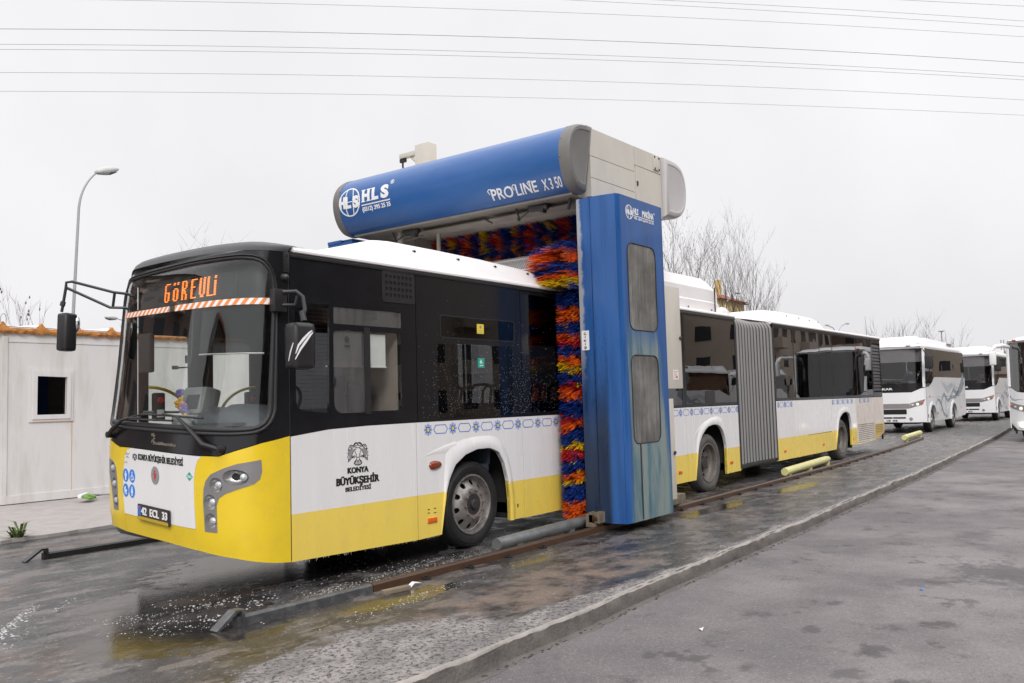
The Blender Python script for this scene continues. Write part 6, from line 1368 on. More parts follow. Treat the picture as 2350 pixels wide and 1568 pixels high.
# mast on top
mb = MB(); mb.box(4.90, 5.10, 2.73, 3.01, 5.10, 5.65, bev=.008); mb.box(4.95, 5.05, 3.0, 3.40, 5.52, 5.59, bev=.006); mb.tube([(5.0, 3.03, 5.38), (5.0, 3.20, 5.53)], .022, 6); mt = gp('cable_mast', mb, M['beige'])
mb = MB(); mb.tube([(5.0, 3.36, 5.52), (5.0, 3.37, 5.40), (5.01, 3.35, 5.25), (5.0, 3.33, 5.10)], .016, 6); mb.box(4.98, 5.02, 3.30, 3.42, 5.46, 5.52); gp('hanging_cable', mb, M['rubber'], parent=mt)
# brushes ------------------------------------------------------------
def strand(mb, p0, d, ln, drop, tang, w_):
    """thin tapered bristle: 2 segments, two sided ribbon"""
    p0 = Vector(p0); d = Vector(d); t = Vector(tang); p1 = p0+d*ln*.55+t*ln*.12+Vector((0, 0, -drop*.3)); p2 = p0+d*ln+t*ln*.34+Vector((0, 0, -drop)); s_ = d.cross(Vector((0, 0, 1))); s_ = s_.normalized() if s_.length > .1 else Vector((1, 0, 0)); s_ = (s_+Vector((0, 0, rnd.uniform(-1.2, 1.2)))).normalized()*w_
    mb.add([p0-s_, p0+s_, p1-s_, p1+s_, p2-s_*.5, p2+s_*.5], [(0, 1, 3, 2), (2, 3, 5, 4)])
BK = ('b_blue', 'b_orange', 'b_red', 'b_yellow'); NM = {'b_blue': 'blue_bristles', 'b_orange': 'orange_bristles', 'b_red': 'red_bristles', 'b_yellow': 'yellow_bristles'}
bands = [(3.62, 3.48, 'b'), (3.48, 3.31, 'o'), (3.31, 3.20, 'b'), (3.20, 3.13, 'o'), (3.13, 3.04, 'y'), (3.04, 2.87, 'b'), (2.87, 2.78, 'b'), (2.78, 2.62, 'o'), (2.62, 2.48, 'b'), (2.48, 2.40, 'o'), (2.40, 2.32, 'r'), (2.32, 2.19, 'b'), (2.19, 2.08, 'o'), (2.08, 1.98, 'y'), (1.98, 1.82, 'b'), (1.82, 1.74, 'r'), (1.74, 1.62, 'o'), (1.62, 1.46, 'b'), (1.46, 1.40, 'b'), (1.40, 1.34, 'r'), (1.34, 1.22, 'o'), (1.22, 1.08, 'b'), (1.08, 1.02, 'y'), (1.02, .90, 'r'), (.90, .72, 'b'), (.72, .64, 'o'), (.64, .60, 'y'), (.60, .40, 'b'), (.40, .18, 'o')]
KEY = {'b': 'b_blue', 'o': 'b_orange', 'r': 'b_red', 'y': 'b_yellow'}
br = thing('side_brush', 'tall rotating brush', 'brush'); bpy.data.objects.remove(br)
mbs = {k: MB() for k in BK}; rk = random.Random(31)
CX, CYb = 4.62, -.20
def ell_r(z):   # half sizes of the brush at height z: squeezed between bus side and tower below the roof
    if z > 3.02: return .78, .70
    if z > 2.86: return .55+.0*(z), .24
    return .58, .215
N_ = 21000
for i in range(1900):
    z0_ = rk.uniform(.16, 3.56); a0_ = rk.uniform(0, 2*PI) if rk.random() < .5 else PI+rk.uniform(-1.1, 1.1); sk_ = rk.uniform(-.1, .35); dr_ = rk.uniform(.0, .06)
    zz = z0_+.02*math.sin(a0_*2+z0_*3)
    c = next((k for hi, lo, k in bands if lo <= zz <= hi), 'b')
    if rk.random() < .03: c = rk.choice('boy')
    for j in range(13):
        z = z0_+rk.gauss(0, .016); a = a0_+rk.gauss(0, .07); rx, ry_ = ell_r(z); f = rk.uniform(.86, 1.06); cx_, sy_ = math.cos(a), math.sin(a)
        p1 = Vector((CX+cx_*rx*f, CYb+sy_*ry_*f, z)); p0 = Vector((CX+cx_*rx*.45, CYb+sy_*ry_*.45, z+.01))
        if p1.y > -.004 and z < 3.02: p1.y = -.004
        p1.y = max(p1.y, -.365); p0.y = max(p0.y, -.34); d = p1-p0; ln = d.length; d.normalize(); sy2 = 0 if p1.y < -.355 else sy_
        strand(mbs[KEY[c]], p0, d, ln, dr_+rk.uniform(0, .02), (-sy2*sk_, cx_*sk_ if p1.y > -.3 else 0, 0), rk.uniform(.0035, .006))
vb = None
mb = MB(); mb.lathe([(.10, .2), (.10, 3.5), (.06, 3.5), (.06, 4.1)], (CX, CYb, 0), 'z', 16); vb = gp('side_brush', mb, M['steel_dark'])
for k in BK: gp(NM[k], mbs[k], M[k], parent=vb, kind='stuff', smooth=False)
# inner hub cloth so that no light shows through the brush
mb = MB(); mb.loft([[(CX+math.cos(a)*ell_r(z)[0]*.5, CYb+math.sin(a)*ell_r(z)[1]*.6, z) for a in [2*PI*k/16 for k in range(16)]] for z in (.2, 1.5, 2.8)]); gp('brush_core', mb, M['b_blue'], parent=vb)
# top brush behind
mbs = {k: MB() for k in BK}; TX, TZ, TR = 5.75, 3.98, .52
for i in range(1500):
    y0_ = rk.uniform(-.15, 3.2); a0_ = rk.uniform(PI*.55, PI*1.75); y, a = y0_, a0_; ph = (y*3.3+a*.16) % 2.0
    c = 'o' if ph < .30 else ('r' if ph < .52 else ('b' if ph < .98 else ('y' if ph < 1.22 else ('o' if ph < 1.36 else 'b'))))
    if rk.random() < .06: c = rk.choice('bory')
    sk_ = rk.uniform(-.5, .5); dr_ = rk.uniform(0, .06); l_ = rk.uniform(.36, .52)
    for j in range(11):
        a = a0_+rk.gauss(0, .05); y = y0_+rk.gauss(0, .028); d = Vector((math.cos(a), 0, math.sin(a))); p0 = Vector((TX, y, TZ))+d*TR*.55; strand(mbs[KEY[c]], p0, d, TR*l_*rk.uniform(.9, 1.08), dr_, (0, sk_, 0), rk.uniform(.004, .007))
mb = MB(); mb.lathe([(.10, -.2), (.28, -.19), (.28, 3.2), (.10, 3.23)], (TX, 0, TZ), 'y', 16); tb = gp('top_brush', mb, M['b_blue'])
for k in BK: gp(NM[k], mbs[k], M[k], parent=tb, kind='stuff', smooth=False)
mb = MB(); mb.box(5.3, 6.2, 3.24, 3.34, 3.5, 4.2); gp('brush_bearing', mb, M['steel_dark'])

# ================================================================== MIDIBUSES, COACH
def midibus():
    t = thing('midibus', 'x', 'midibus', (0, 0, 0))
    P = lambda nm, mb, m, lab=None, ang=35, par=None, smooth=True: part(nm, mb, m, par or t, lab, None, smooth, ang)
    Wd, Ln = 2.35, 8.0
    s0 = lambda u, v, d: (u, d, v); s1 = lambda u, v, d: (u, Wd-d, v)
    # plan of the nose: curved
    def nose(y, z): q = abs((y-Wd/2)/(Wd/2)); return .42*q**4*.8-.0+max(0, z-1.85)*.14+max(0, .6-z)*.05
    def FN(y, z, d): return (nose(y, z)+d, y, z)
    fn = lambda u, v, d: FN(u, v, d)
    def arch(cx, r=.60, zt=1.02): return [(cx-r, .39)]+[(cx-r*math.cos(PI*k/10), .45+(zt-.45)*math.sin(PI*k/10)) for k in range(11)]+[(cx+r, .39)]
    a1 = arch(1.30); a2 = arch(5.30)
    for sf in (s0, s1):
        mb = MB(); mb.wrap([(.30, .39)]+a1+a2+[(7.75, .46), (8.02, .55), (8.05, 2.04), (1.95, 2.055), (1.45, 1.82), (.95, 1.70), (.36, 1.67)], sf, 0, .03); P('side_panel', mb, M['mini_white'])
        mb = MB(); mb.wrap([(.36, 1.675), (.95, 1.705), (1.45, 1.825), (1.95, 2.06), (8.05, 2.045), (8.0, 3.12), (.52, 3.12)], sf, .004, .02); P('window_band', mb, M['dark_glass'])
        for cx, a in ((1.30, a1), (5.30, a2)):
            mb = MB(); o = resample(a, 22); rg = []
            for u, v in o:
                du, dv = u-cx, v-.45; l = math.hypot(du, dv) or 1; rg.append([sf(u+du/l*q, v+dv/l*q, dd) for q, dd in ((.13, .0), (.09, -.03), (.0, -.035), (-.005, .2))])
            mb.loft(rg, closed=False); P('wheel_arch', mb, M['mini_white'], ang=70)
    mb = MB(); mb.box(.35, 8.0, -.004, .0, 1.298, 1.304); mb.box(3.7, 3.705, -.004, 0, .45, 1.3); mb.box(.37, .38, -.004, 0, .4, 1.7); P('panel_seams', mb, M['rubber'])
    # swirl graphics on the left side
    sw = lambda u, v, d: (u, d-.002, v)
    for pts, w_, m_ in (([(1.9, .98), (2.3, 1.22), (2.8, 1.10), (3.3, .62), (3.9, .48), (4.4, .8)], [.05, .12, .16, .14, .10, .03], 'swirl'), ([(2.6, .6), (3.0, 1.15), (3.5, 1.42), (4.2, 1.10), (4.9, 1.25), (5.8, 1.25), (6.6, 1.55)], [.03, .10, .16, .12, .1, .16, .12], 'swirl'), ([(4.6, 1.2), (5.4, 1.55), (6.3, 1.35), (7.2, 1.7), (7.75, 2.0)], [.04, .14, .22, .42, .5], 'swirl'), ([(2.0, .86), (2.4, 1.08), (2.9, .95), (3.4, .55)], [.03, .06, .06, .03], 'swirl_light'), ([(3.2, 1.9), (4.2, 1.55), (5.2, 1.75), (6.4, 1.6)], [.05, .3, .2, .1], 'swirl_light')):
        mb = MB(); mb.prism(strip2d(resample(pts, 24), [float(np.interp(k/23, np.linspace(0, 1, len(w_)), w_)) for k in range(24)]), sw, 0, .004); P('swirl_graphic', mb, M[m_], smooth=False)
    # front
    mb = MB(); gr = list(np.linspace(0, Wd, 25))
    ol = [(.0, 1.66), (.12, 1.64), (.42, 1.50), (1.92, 1.50), (2.22, 1.64), (2.35, 1.66), (2.35, .42), (0, .40)]
    hp = [(.02, 1.24), (.12, 1.03), (.55, .91), (.48, 1.10)]; hp2 = [(Wd-a, b) for a, b in hp]
    mb.wrap(ol, fn, 0, .03, step=(.10, .3)); P('front_panel', mb, M['mini_white'], ang=60)
    mb = MB(); mb.wrap([(.0, 1.668), (.12, 1.65), (.42, 1.51), (1.92, 1.51), (2.22, 1.65), (2.35, 1.668), (2.35, 1.83), (.0, 1.83)], fn, .002, .02, step=(.1, .3)); P('scuttle_panel', mb, M['black']); 
    mb = MB(); mb.wrap([(.03, 1.835), (2.32, 1.835), (2.28, 3.13), (.07, 3.13)], fn, .004, .012, step=(.1, .3)); P('windscreen', mb, M['mini_glass'], ang=60)
    mb = MB(); mb.wrap([(.07, 2.62), (2.28, 2.62), (2.28, 3.12), (.07, 3.12)], lambda u, v, d: FN(u, v, .03+d), 0, .006, step=(.1, .3)); P('sun_strip', mb, M['interior'])
    for y0_ in (.0, 2.27): mb = MB(); mb.loft([[FN(y0_+q, z, d) for q, d in ((0, .02), (0, -.014), (.075, -.014), (.075, .02))] for z in np.linspace(1.68, 3.16, 10)]); P('screen_pillar', mb, M['mini_white'])
    mb = MB(); mb.wrap([(.55, .905), (1.80, .905), (1.82, 1.09), (.50, 1.09)], fn, -.004, .0, step=.1); P('grey_trim', mb, M['mini_grey'])
    mb = MB(); mb.wrap(rr(.62, 1.73, .70, .885, .03), fn, -.005, .0, step=.1); gl2 = P('grille', mb, M['dark_hole'])
    for k in range(3): mb = MB(); mb.wrap([(.64, .735+k*.055), (1.71, .735+k*.055), (1.71, .747+k*.055), (.64, .747+k*.055)], fn, -.009, -.005, step=.1); P('grille_bar', mb, M['rubber'], par=gl2)
    mb = MB(); mb.wrap(rr(.66, 1.10, .545, .60, .015), fn, -.004, .0, step=.1); mb.wrap(rr(1.12, 1.69, .545, .60, .015), fn, -.004, 0, step=.1); P('lower_slot', mb, M['dark_hole'])
    for o, sg in ((hp, 1), (hp2, -1)):
        mb = MB(); mb.wrap(o if sg > 0 else o[::-1], fn, -.006, .0, step=.08); hb = P('headlamp', mb, M['mini_grey'], ang=60)
        for y, z, r, m_ in ((.42, 1.02, .052, 'lens'), (.26, 1.055, .052, 'head_dim'), (.105, 1.12, .04, 'orange_refl')):
            yy = y if sg > 0 else Wd-y; p = FN(yy, z, -.006); mb = MB(); mb.lathe([(r, .0), (r, -.012), (r*.6, -.03), (.001, -.034)], p, 'x', 14); P('lamp', mb, M[m_], par=hb)
        yy = .49 if sg > 0 else Wd-.49; p = FN(yy, .53, -.002); mb = MB(); mb.lathe([(.06, 0), (.06, -.01), (.04, -.012), (.001, -.004)], p, 'x', 14); P('fog_lamp', mb, M['silver'])
    mb = MB(); mb.wrap([(.93, .415), (1.45, .415), (1.45, .525), (.93, .525)], fn, -.012, -.002); pl = P('number_plate', mb, M['print_white'], smooth=False)
    # roof
    mb = MB(); rg = []
    for x, zt, ins in ((.20, 3.13, .10), (.15, 3.20, .05), (.22, 3.30, .04), (.55, 3.36, .02), (1.2, 3.38, .0), (7.0, 3.36, .0), (7.9, 3.30, .03), (8.08, 3.12, .06)):
        rg.append([(x, ins, 3.11), (x, ins-.01, 3.16), (x, ins+.03, min(zt, 3.26)), (x, ins+.22, zt-.02), (x, Wd/2, zt+.02), (x, Wd-ins-.22, zt-.02), (x, Wd-ins-.03, min(zt, 3.26)), (x, Wd-ins+.01, 3.16), (x, Wd-ins, 3.11)])
    mb.loft(rg); P('roof', mb, M['mini_white'], ang=60)
    mb = MB(); rg = []
    for x, h in ((.28, .02), (.42, .17), (.60, .25), (.85, .275), (1.35, .25), (2.1, .12), (2.6, .02)): rg.append([(x, .12, 3.30), (x, .34, 3.33+h), (x, Wd-.34, 3.33+h), (x, Wd-.12, 3.30)])
    mb.loft(rg); P('front_roof_pod', mb, M['mini_white'], ang=60)
    mb = MB(); rg = []
    for x, h in ((1.75, .02), (1.85, .20), (2.5, .26), (5.0, .22), (6.4, .20), (7.0, .14), (7.3, .02)): rg.append([(x, .20, 3.30), (x, .34, 3.34+h), (x, Wd-.34, 3.34+h), (x, Wd-.20, 3.30)])
    mb.loft(rg); P('air_conditioner', mb, M['mini_white'], ang=60)
    mb = MB(); mb.box(6.0, 6.9, .245, .26, 3.38, 3.50); P('unit_vent', mb, M['mini_grey'])
    mb = MB(); mb.tube([FN(1.95, 3.3, .12), (.40, 2.0, 4.45)], [.012, .004], 5); P('aerial', mb, M['rubber'])
    mb = MB(); mb.box(.13, .18, .40, .55, 3.20, 3.235); P('marker_lamp', mb, M['mini_grey'])
    mb = MB(); mb.box(8.02, 8.06, .03, Wd-.03, .55, 3.12); P('rear_wall', mb, M['mini_white'])
    mb = MB(); mb.box(.5, 7.8, .35, Wd-.35, .33, .50); mb.box(.6, 7.9, .06, Wd-.06, .50, .56); P('chassis', mb, M['under'])
    mb = MB(); mb.box(.3, .95, .1, Wd-.1, .5, 1.80); P('dashboard', mb, M['jacket'])
    mb = MB(); mb.tube([(.72+.10*math.sin(a)*.8, .62+.24*math.cos(a), 1.93+.22*math.sin(a)) for a in [k*2*PI/18 for k in range(18)]], .014, 6, closed=True); P('steering_wheel', mb, M['rubber'])
    mb = MB(); mb.box(1.35, 1.5, .35, .90, 1.1, 2.25, bev=.05); mb.box(1.0, 1.5, .35, .9, .9, 1.25, bev=.04); P('driver_seat', mb, M['seat'])
    mb = MB(); mb.box(7.9, 7.95, .1, 2.25, .6, 3.0); mb.box(3.0, 3.05, .1, 2.25, .6, 2.0); P('inner_bulkhead', mb, M['interior'])
    for cx in (1.30, 5.30):
        for y0_, sg in ((.03, 1), (Wd-.03, -1)):
            mb = MB(); mb.lathe([(.29, sg*.03), (.33, 0), (.41, sg*.01), (.44, sg*.05), (.44, sg*.23), (.40, sg*.26), (.27, sg*.25)], (cx, y0_, .44), 'y', 32, 0, True); wh = P('wheel', mb, M['tyre'])
            mb = MB(); mb.lathe([(.295, sg*.02), (.285, sg*.015), (.27, sg*.06), (.20, sg*.08), (.12, sg*.05), (.10, sg*.0), (.001, -sg*.01)], (cx, y0_, .44), 'y', 28); P('rim', mb, M['rim'], par=wh)
        mb = MB(); mb.box(cx-.62, cx+.62, .2, .24, .4, 1.05); mb.box(cx-.62, cx+.62, Wd-.24, Wd-.2, .4, 1.05); P('wheel_housing', mb, M['well'])
    for (x, z) in ((.95, 1.335), (2.9, .78), (6.9, .82)): mb = MB(); mb.box(x-.05, x+.05, -.012, .002, z-.03, z+.03, bev=.004); P('side_marker', mb, M['orange_refl'])
    mb = MB(); mb.box(2.15, 2.22, -.01, .002, .62, .72); mb.box(.55, .62, -.01, .002, .55, .68); P('side_vent', mb, M['dark_hole'])
    mb = MB(); mb.tube([(.18, -.02, 3.05), (.08, -.10, 2.95), (.04, -.22, 2.86), (.05, -.24, 2.75)], .02, 6); mb.tube([(.05, -.24, 2.40), (.10, -.18, 2.05), (.25, -.02, 1.85)], .016, 6); mb.box(.0, .13, -.36, -.08, 2.35, 2.83, bev=.04); P('side_mirror', mb, M['rubber'], ang=60)
    mb = MB(); mb.tube([(.18, Wd+.02, 3.05), (.06, Wd+.18, 2.9), (.05, Wd+.22, 2.75)], .02, 6); mb.box(.0, .13, Wd+.08, Wd+.34, 2.35, 2.8, bev=.04); P('side_mirror', mb, M['rubber'], ang=60)
    mb = MB(); mb.tube([FN(.75, 1.70, -.02), FN(.95, 1.84, -.03), FN(1.35, 1.88, -.03)], .012, 5); mb.tube([FN(.5, 1.86, -.022), FN(1.3, 1.90, -.022)], .012, 5); mb.tube([FN(1.4, 1.86, -.022), FN(2.2, 1.89, -.022)], .012, 5); P('wiper', mb, M['rubber'])
    return t, fn
mid, mfn = midibus()
def plate_text(root, body, u0, u1):
    mb = MB(); text(mb, body, u0, u1, .435, .505, fn=mfn, d0=-.0155, d1=-.011, bold=.03, flip=True); o = mk('plate_lettering', mb, M['ink'], None, smooth=False)
    np_ = [c for c in root.children if c.name.startswith('number_plate')][0]; o.parent = np_
    return o
def maker(root, body, u0, u1):
    mb = MB(); text(mb, body, u0, u1, 1.60, 1.68, fn=lambda u, v, d: mfn(u, v, d), d0=-.004, d1=.001, bold=.03, flip=True, step=.1); o = mk('maker_lettering', mb, M['print_white'], None, smooth=False); o.parent = root
copies = []
for loc, rz, lab in (((41.6, .45, 0), 0, 'second white midibus in the queue, half hidden behind the nearer one'), ((57.5, 2.05, 0), 0, 'third white midibus far back, seen between the second midibus and the coach'), ((70, 2.2, 0), 0, 'farthest white midibus, only its roof showing behind the third')):
    c = copy_tree(mid); c.location = loc; c.rotation_euler = (0, 0, R_(rz)); tag(c, lab, 'midibus', 'white midibuses queuing behind the bus'); copies.append(c)
mid.location = (29.35, .95, 0); tag(mid, 'white midibus with blue grey swirls right behind the articulated bus', 'midibus', 'white midibuses queuing behind the bus')
# the coaches standing on the other side of the road, out of the picture, that the bus windows mirror
for loc, rz, lab in (((50, -17, -.12), 180, 'white midibus parked across the road opposite the gantry, seen only as a reflection'), ((62, -17.4, -.12), 180, 'white midibus parked across the road opposite the bus tail, seen only as a reflection'), ((84, -17, -.12), 180, 'last white midibus parked across the road, seen only as a reflection')):
    c = copy_tree(mid); c.location = loc; c.rotation_euler = (0, 0, R_(rz)); tag(c, lab, 'midibus', 'midibuses parked across the road')
plate_text(mid, 'DB  058', .95, 1.33); plate_text(copies[0], '475', .95, 1.15); maker(mid, 'OTOKAR', 1.06, 1.86); maker(copies[0], 'OTOKAR', 1.06, 1.86)
# drivers
def driver(loc, label, raised):
    t = thing('person', label, 'person', loc)
    me = bpy.data.meshes.new('body'); J = {'pel': (0, 0, 0), 'sp': (.02, 0, .25), 'ch': (.0, 0, .45), 'nk': (-.02, 0, .60), 'hd': (-.04, 0, .76), 'tp': (-.035, 0, .86), 'sL': (0, .19, .50), 'sR': (0, -.19, .50), 'kL': (-.42, .12, .06), 'kR': (-.42, -.12, .06), 'fL': (-.45, .12, -.38), 'fR': (-.45, -.12, -.38)}
    if raised: J.update({'eL': (-.20, .28, .36), 'eR': (-.20, -.28, .36), 'wL': (-.24, .13, .66), 'wR': (-.24, -.13, .66), 'hL': (-.22, .09, .73), 'hR': (-.22, -.09, .73)})
    else: J.update({'eL': (-.16, .27, .26), 'eR': (-.16, -.27, .26), 'wL': (-.40, .18, .36), 'wR': (-.40, -.18, .36), 'hL': (-.47, .15, .38), 'hR': (-.47, -.15, .38)})
    ks = list(J); E_ = [('pel', 'sp'), ('sp', 'ch'), ('ch', 'nk'), ('nk', 'hd'), ('hd', 'tp'), ('ch', 'sL'), ('ch', 'sR'), ('sL', 'eL'), ('sR', 'eR'), ('eL', 'wL'), ('eR', 'wR'), ('wL', 'hL'), ('wR', 'hR'), ('pel', 'kL'), ('pel', 'kR'), ('kL', 'fL'), ('kR', 'fR')]
    me.from_pydata([J[k] for k in ks], [(ks.index(a), ks.index(b)) for a, b in E_], [])
    ob = bpy.data.objects.new('tmp', me); COL.objects.link(ob); sk = ob.modifiers.new('s', 'SKIN'); ob.modifiers.new('d', 'SUBSURF').levels = 1
    rad = {'pel': .16, 'sp': .15, 'ch': .16, 'nk': .055, 'hd': .095, 'tp': .06, 'sL': .075, 'sR': .075, 'eL': .05, 'eR': .05, 'wL': .035, 'wR': .035, 'hL': .04, 'hR': .04, 'kL': .08, 'kR': .08, 'fL': .055, 'fR': .055}
    for k, sv in zip(ks, me.skin_vertices[0].data): sv.radius = (rad[k], rad[k]); sv.use_root = k == 'pel'
    bpy.context.view_layer.update(); m2 = bpy.data.meshes.new_from_object(ob.evaluated_get(bpy.context.evaluated_depsgraph_get())); bpy.data.objects.remove(ob)
    for m_ in ('jacket', 'skin', 'shirt'): m2.materials.append(M[m_])
    for p in m2.polygons:
        c = p.center; p.use_smooth = True; hand = (Vector(c)-Vector(J['hL'])).length < .075 or (Vector(c)-Vector(J['hR'])).length < .075
        p.material_index = 1 if (c.z > .60 and abs(c.y) < .12 and not (raised and c.x < -.17)) or hand else (2 if (c.x < -.09 and abs(c.y) < .07 and c.z > .2 and c.z < .6) else 0)
    b = bpy.data.objects.new('body', m2); COL.objects.link(b); b.parent = t
    mb = MB(); mb.ball((-.015, 0, .82), .105, .095, .09, u=12, v=8); o = mk('hair', mb, M['hair'], None); o.parent = t
    mb = MB(); mb.ball((-.135, 0, .765), .018, .014, .022, u=6, v=4); o = mk('nose', mb, M['skin'], None); o.parent = t
    if raised: mb = MB(); mb.box(-.245, -.235, -.075, .075, .70, .78, bev=.004); o = mk('mask', mb, M['shirt'], None); o.parent = t
    return t
driver((30.45, 1.57, 1.50), 'driver in dark jacket with both hands raised to the face behind the nearest midibus windscreen', True)
driver((42.75, 1.07, 1.48), 'driver in dark clothes sitting behind the windscreen of the second midibus', False)
for o, lo in ((mid, 0), (copies[0], 0)): pass
# the coach entering at the right edge
co = thing('coach', 'large white coach with lit headlamps cut off by the right edge of the photo', 'coach', (30, -3.4, -.12))
CX0, CYa, CYb2 = 26.0, -2.13, -4.65
def CN(y, z): q = abs((y-(CYa+CYb2)/2)/1.26); return CX0+.45*q**4+max(0, z-1.5)*.12
cf = lambda u, v, d: (CN(u, v)+d, u, v)
P = lambda nm, mb, m, lab=None, ang=40, par=None, smooth=True: part(nm, mb, m, par or co, lab, None, smooth, ang)
mb = MB(); mb.wrap([(-2.13, 1.62), (-2.40, 1.43), (-2.62, 1.40), (-4.16, 1.40), (-4.38, 1.43), (-4.65, 1.62), (-4.65, .32), (-4.4, .25), (-2.35, .25), (-2.16, .45), (-2.13, .9)][::-1], cf, 0, .03, step=(.08, .25)); P('front_panel', mb, M['mini_white'], ang=60)
mb = MB(); mb.wrap([(-2.135, 1.63), (-2.40, 1.44), (-2.62, 1.41), (-4.16, 1.41), (-4.38, 1.44), (-4.645, 1.63), (-4.60, 2.98), (-2.18, 2.98)][::-1], cf, .004, .012, step=(.08, .25)); P('windscreen', mb, glass('coach_front_glass', (.5, .5, .5), .13), ang=60)
mb = MB(); mb.wrap([(-2.14, 1.64), (-2.40, 1.45), (-2.62, 1.42), (-4.16, 1.42), (-4.38, 1.45), (-4.64, 1.64), (-4.64, 1.72), (-2.14, 1.72)][::-1], lambda u, v, d: cf(u, v, .02+d), 0, .006, step=(.08, .25)); mb.wrap([(-2.2, 2.66), (-4.6, 2.66), (-4.6, 2.97), (-2.2, 2.97)], lambda u, v, d: cf(u, v, .02+d), 0, .006, step=(.08, .25)); P('screen_border', mb, M['black'])
mb = MB(); rg = []
for x, zt in ((26.5, 2.99), (26.45, 3.06), (26.6, 3.14), (27.0, 3.20), (36, 3.2), (37.6, 3.1)): rg.append([(x, CYa-.02, 2.98), (x, CYa-.05, 3.05), (x, CYa-.3, zt-.02), (x, -3.4, zt+.02), (x, CYb2+.3, zt-.02), (x, CYb2+.05, 3.05), (x, CYb2+.02, 2.98)])
mb.loft(rg); P('roof', mb, M['mini_white'], ang=60)
for y in (CYa, CYb2):
    s_ = 1 if y == CYb2 else -1
    mb = MB(); mb.box(26.4, 37.6, min(y, y+s_*.03), max(y, y+s_*.03), .3, 1.65); P('side_panel', mb, M['mini_white']); mb = MB(); mb.box(26.6, 37.6, min(y+s_*.005, y+s_*.03), max(y+s_*.005, y+s_*.03), 1.65, 2.98); P('window_band', mb, M['dark_glass'])
    mb = MB(); mb.tube([cf(y+s_*.04, z, .0) for z in np.linspace(1.6, 3.0, 10)], .055, 8); P('screen_pillar', mb, M['mini_white'])
mb = MB(); mb.box(37.55, 37.6, CYb2, CYa, .3, 3.1); mb.box(26.7, 37.5, CYb2+.05, CYa-.05, .2, .4); P('body_shell', mb, M['under'])
mb = MB(); mb.box(26.6, 27.0, CYb2+.1, CYa-.1, .4, 1.75); P('dashboard', mb, M['jacket'])
hp = [(-2.145, 1.13), (-2.155, .98), (-2.22, .92), (-2.62, .80), (-2.62, 1.0), (-2.38, 1.05)]
for o in (hp, [(-6.78-u, v) for u, v in hp]):
    sg = o is hp; mb = MB(); mb.wrap(o, cf, -.008, .0, step=.08); hb = P('headlamp', mb, M['mini_grey'], ang=60)
    for y, z, r, m_ in ((-2.20, 1.03, .035, 'orange_refl'), (-2.32, .965, .045, 'lens'), (-2.48, .915, .055, 'head_dim')):
        yy = y if sg else -6.78-y; mb = MB(); mb.lathe([(r, 0), (r, -.012), (r*.6, -.035), (.001, -.04)], cf(yy, z, -.006), 'x', 14); P('lamp', mb, M[m_], par=hb)
    yy = -2.505 if sg else -4.275; mb = MB(); mb.lathe([(.075, 0), (.075, -.012), (.045, -.03), (.001, -.034)], cf(yy, .42, -.004), 'x', 16); P('fog_lamp', mb, M['head_on'], par=hb)
    mb = MB(); T = cf(yy, .42, -.002); mb.box(T[0]-.006, T[0]+.02, yy-.16, yy+.16, .33, .52, bev=.006); P('fog_lamp_housing', mb, M['cover_white'], par=hb)
mb = MB(); cl_ = [(-2.19, 1.255), (-2.23, 1.22), (-2.30, 1.20), (-2.42, 1.195), (-2.55, 1.20)]; mb.prism(strip2d(cl_, [.012, .02, .012, .01, .004]), cf, -.004, .0); mb.prism(strip2d([(-2.21, 1.19), (-2.32, 1.165), (-2.45, 1.20)], [.006, .012, .006]), cf, -.004, .0); mb.prism(circ(-2.185, 1.29, .018, .02, 8), cf, -.004, 0); P('front_script', mb, M['ink'], smooth=False)
mb = MB(); mb.box(26.32, 26.46, -2.42, -2.32, 3.04, 3.075, bev=.005); P('marker_lamp', mb, M['orange_refl'])
mb = MB(); mb.tube([(26.40, -2.20, 2.86), (26.1, -2.08, 2.90), (25.8, -1.92, 2.86), (25.68, -1.83, 2.74), (25.68, -1.82, 2.66)], [.06, .07, .06, .05, .045], 8); mb.box(25.60, 25.76, -1.955, -1.765, 2.28, 2.70, bev=.045); P('side_mirror', mb, M['mini_white'], ang=60); mb = MB(); mb.box(25.66, 25.80, -2.03, -1.90, 2.10, 2.48, bev=.03); mb.tube([(25.7, -1.9, 2.4), (25.7, -1.93, 2.5)], .03); P('mirror_back', mb, M['rubber'], ang=60)
mb = MB(); mb.tube([(26.4, CYb2, 2.86), (25.9, CYb2-.3, 2.85), (25.7, CYb2-.35, 2.6)], .055, 8); mb.box(25.62, 25.78, CYb2-.45, CYb2-.25, 2.2, 2.65, bev=.04); P('side_mirror', mb, M['mini_white'])
mb = MB(); mb.tube([(26.25, -2.3, .26), (26.25, -2.3, .14)], .03, 6); mb.box(26.2, 26.5, -4.5, -2.25, .22, .26); P('bumper_lip', mb, M['rubber'])
for x in (28.9, 34.8):
    for y, s_ in ((CYa-.03, -1), (CYb2+.03, 1)):
        mb = MB(); mb.lathe([(.3, s_*.04), (.34, 0), (.46, s_*.02), (.48, s_*.06), (.48, s_*.26), (.30, s_*.28)], (x, y, .36), 'y', 28, 0, True); wh = P('wheel', mb, M['tyre']); mb = MB(); mb.lathe([(.31, s_*.03), (.26, s_*.08), (.15, s_*.06), (.001, s_*.05)], (x, y, .36), 'y', 20); P('rim', mb, M['rim'], par=wh)

c = copy_tree(co); c.location = (43.5, -4.3, -.12); tag(c, 'second white coach standing behind the coach at the right edge', 'coach')

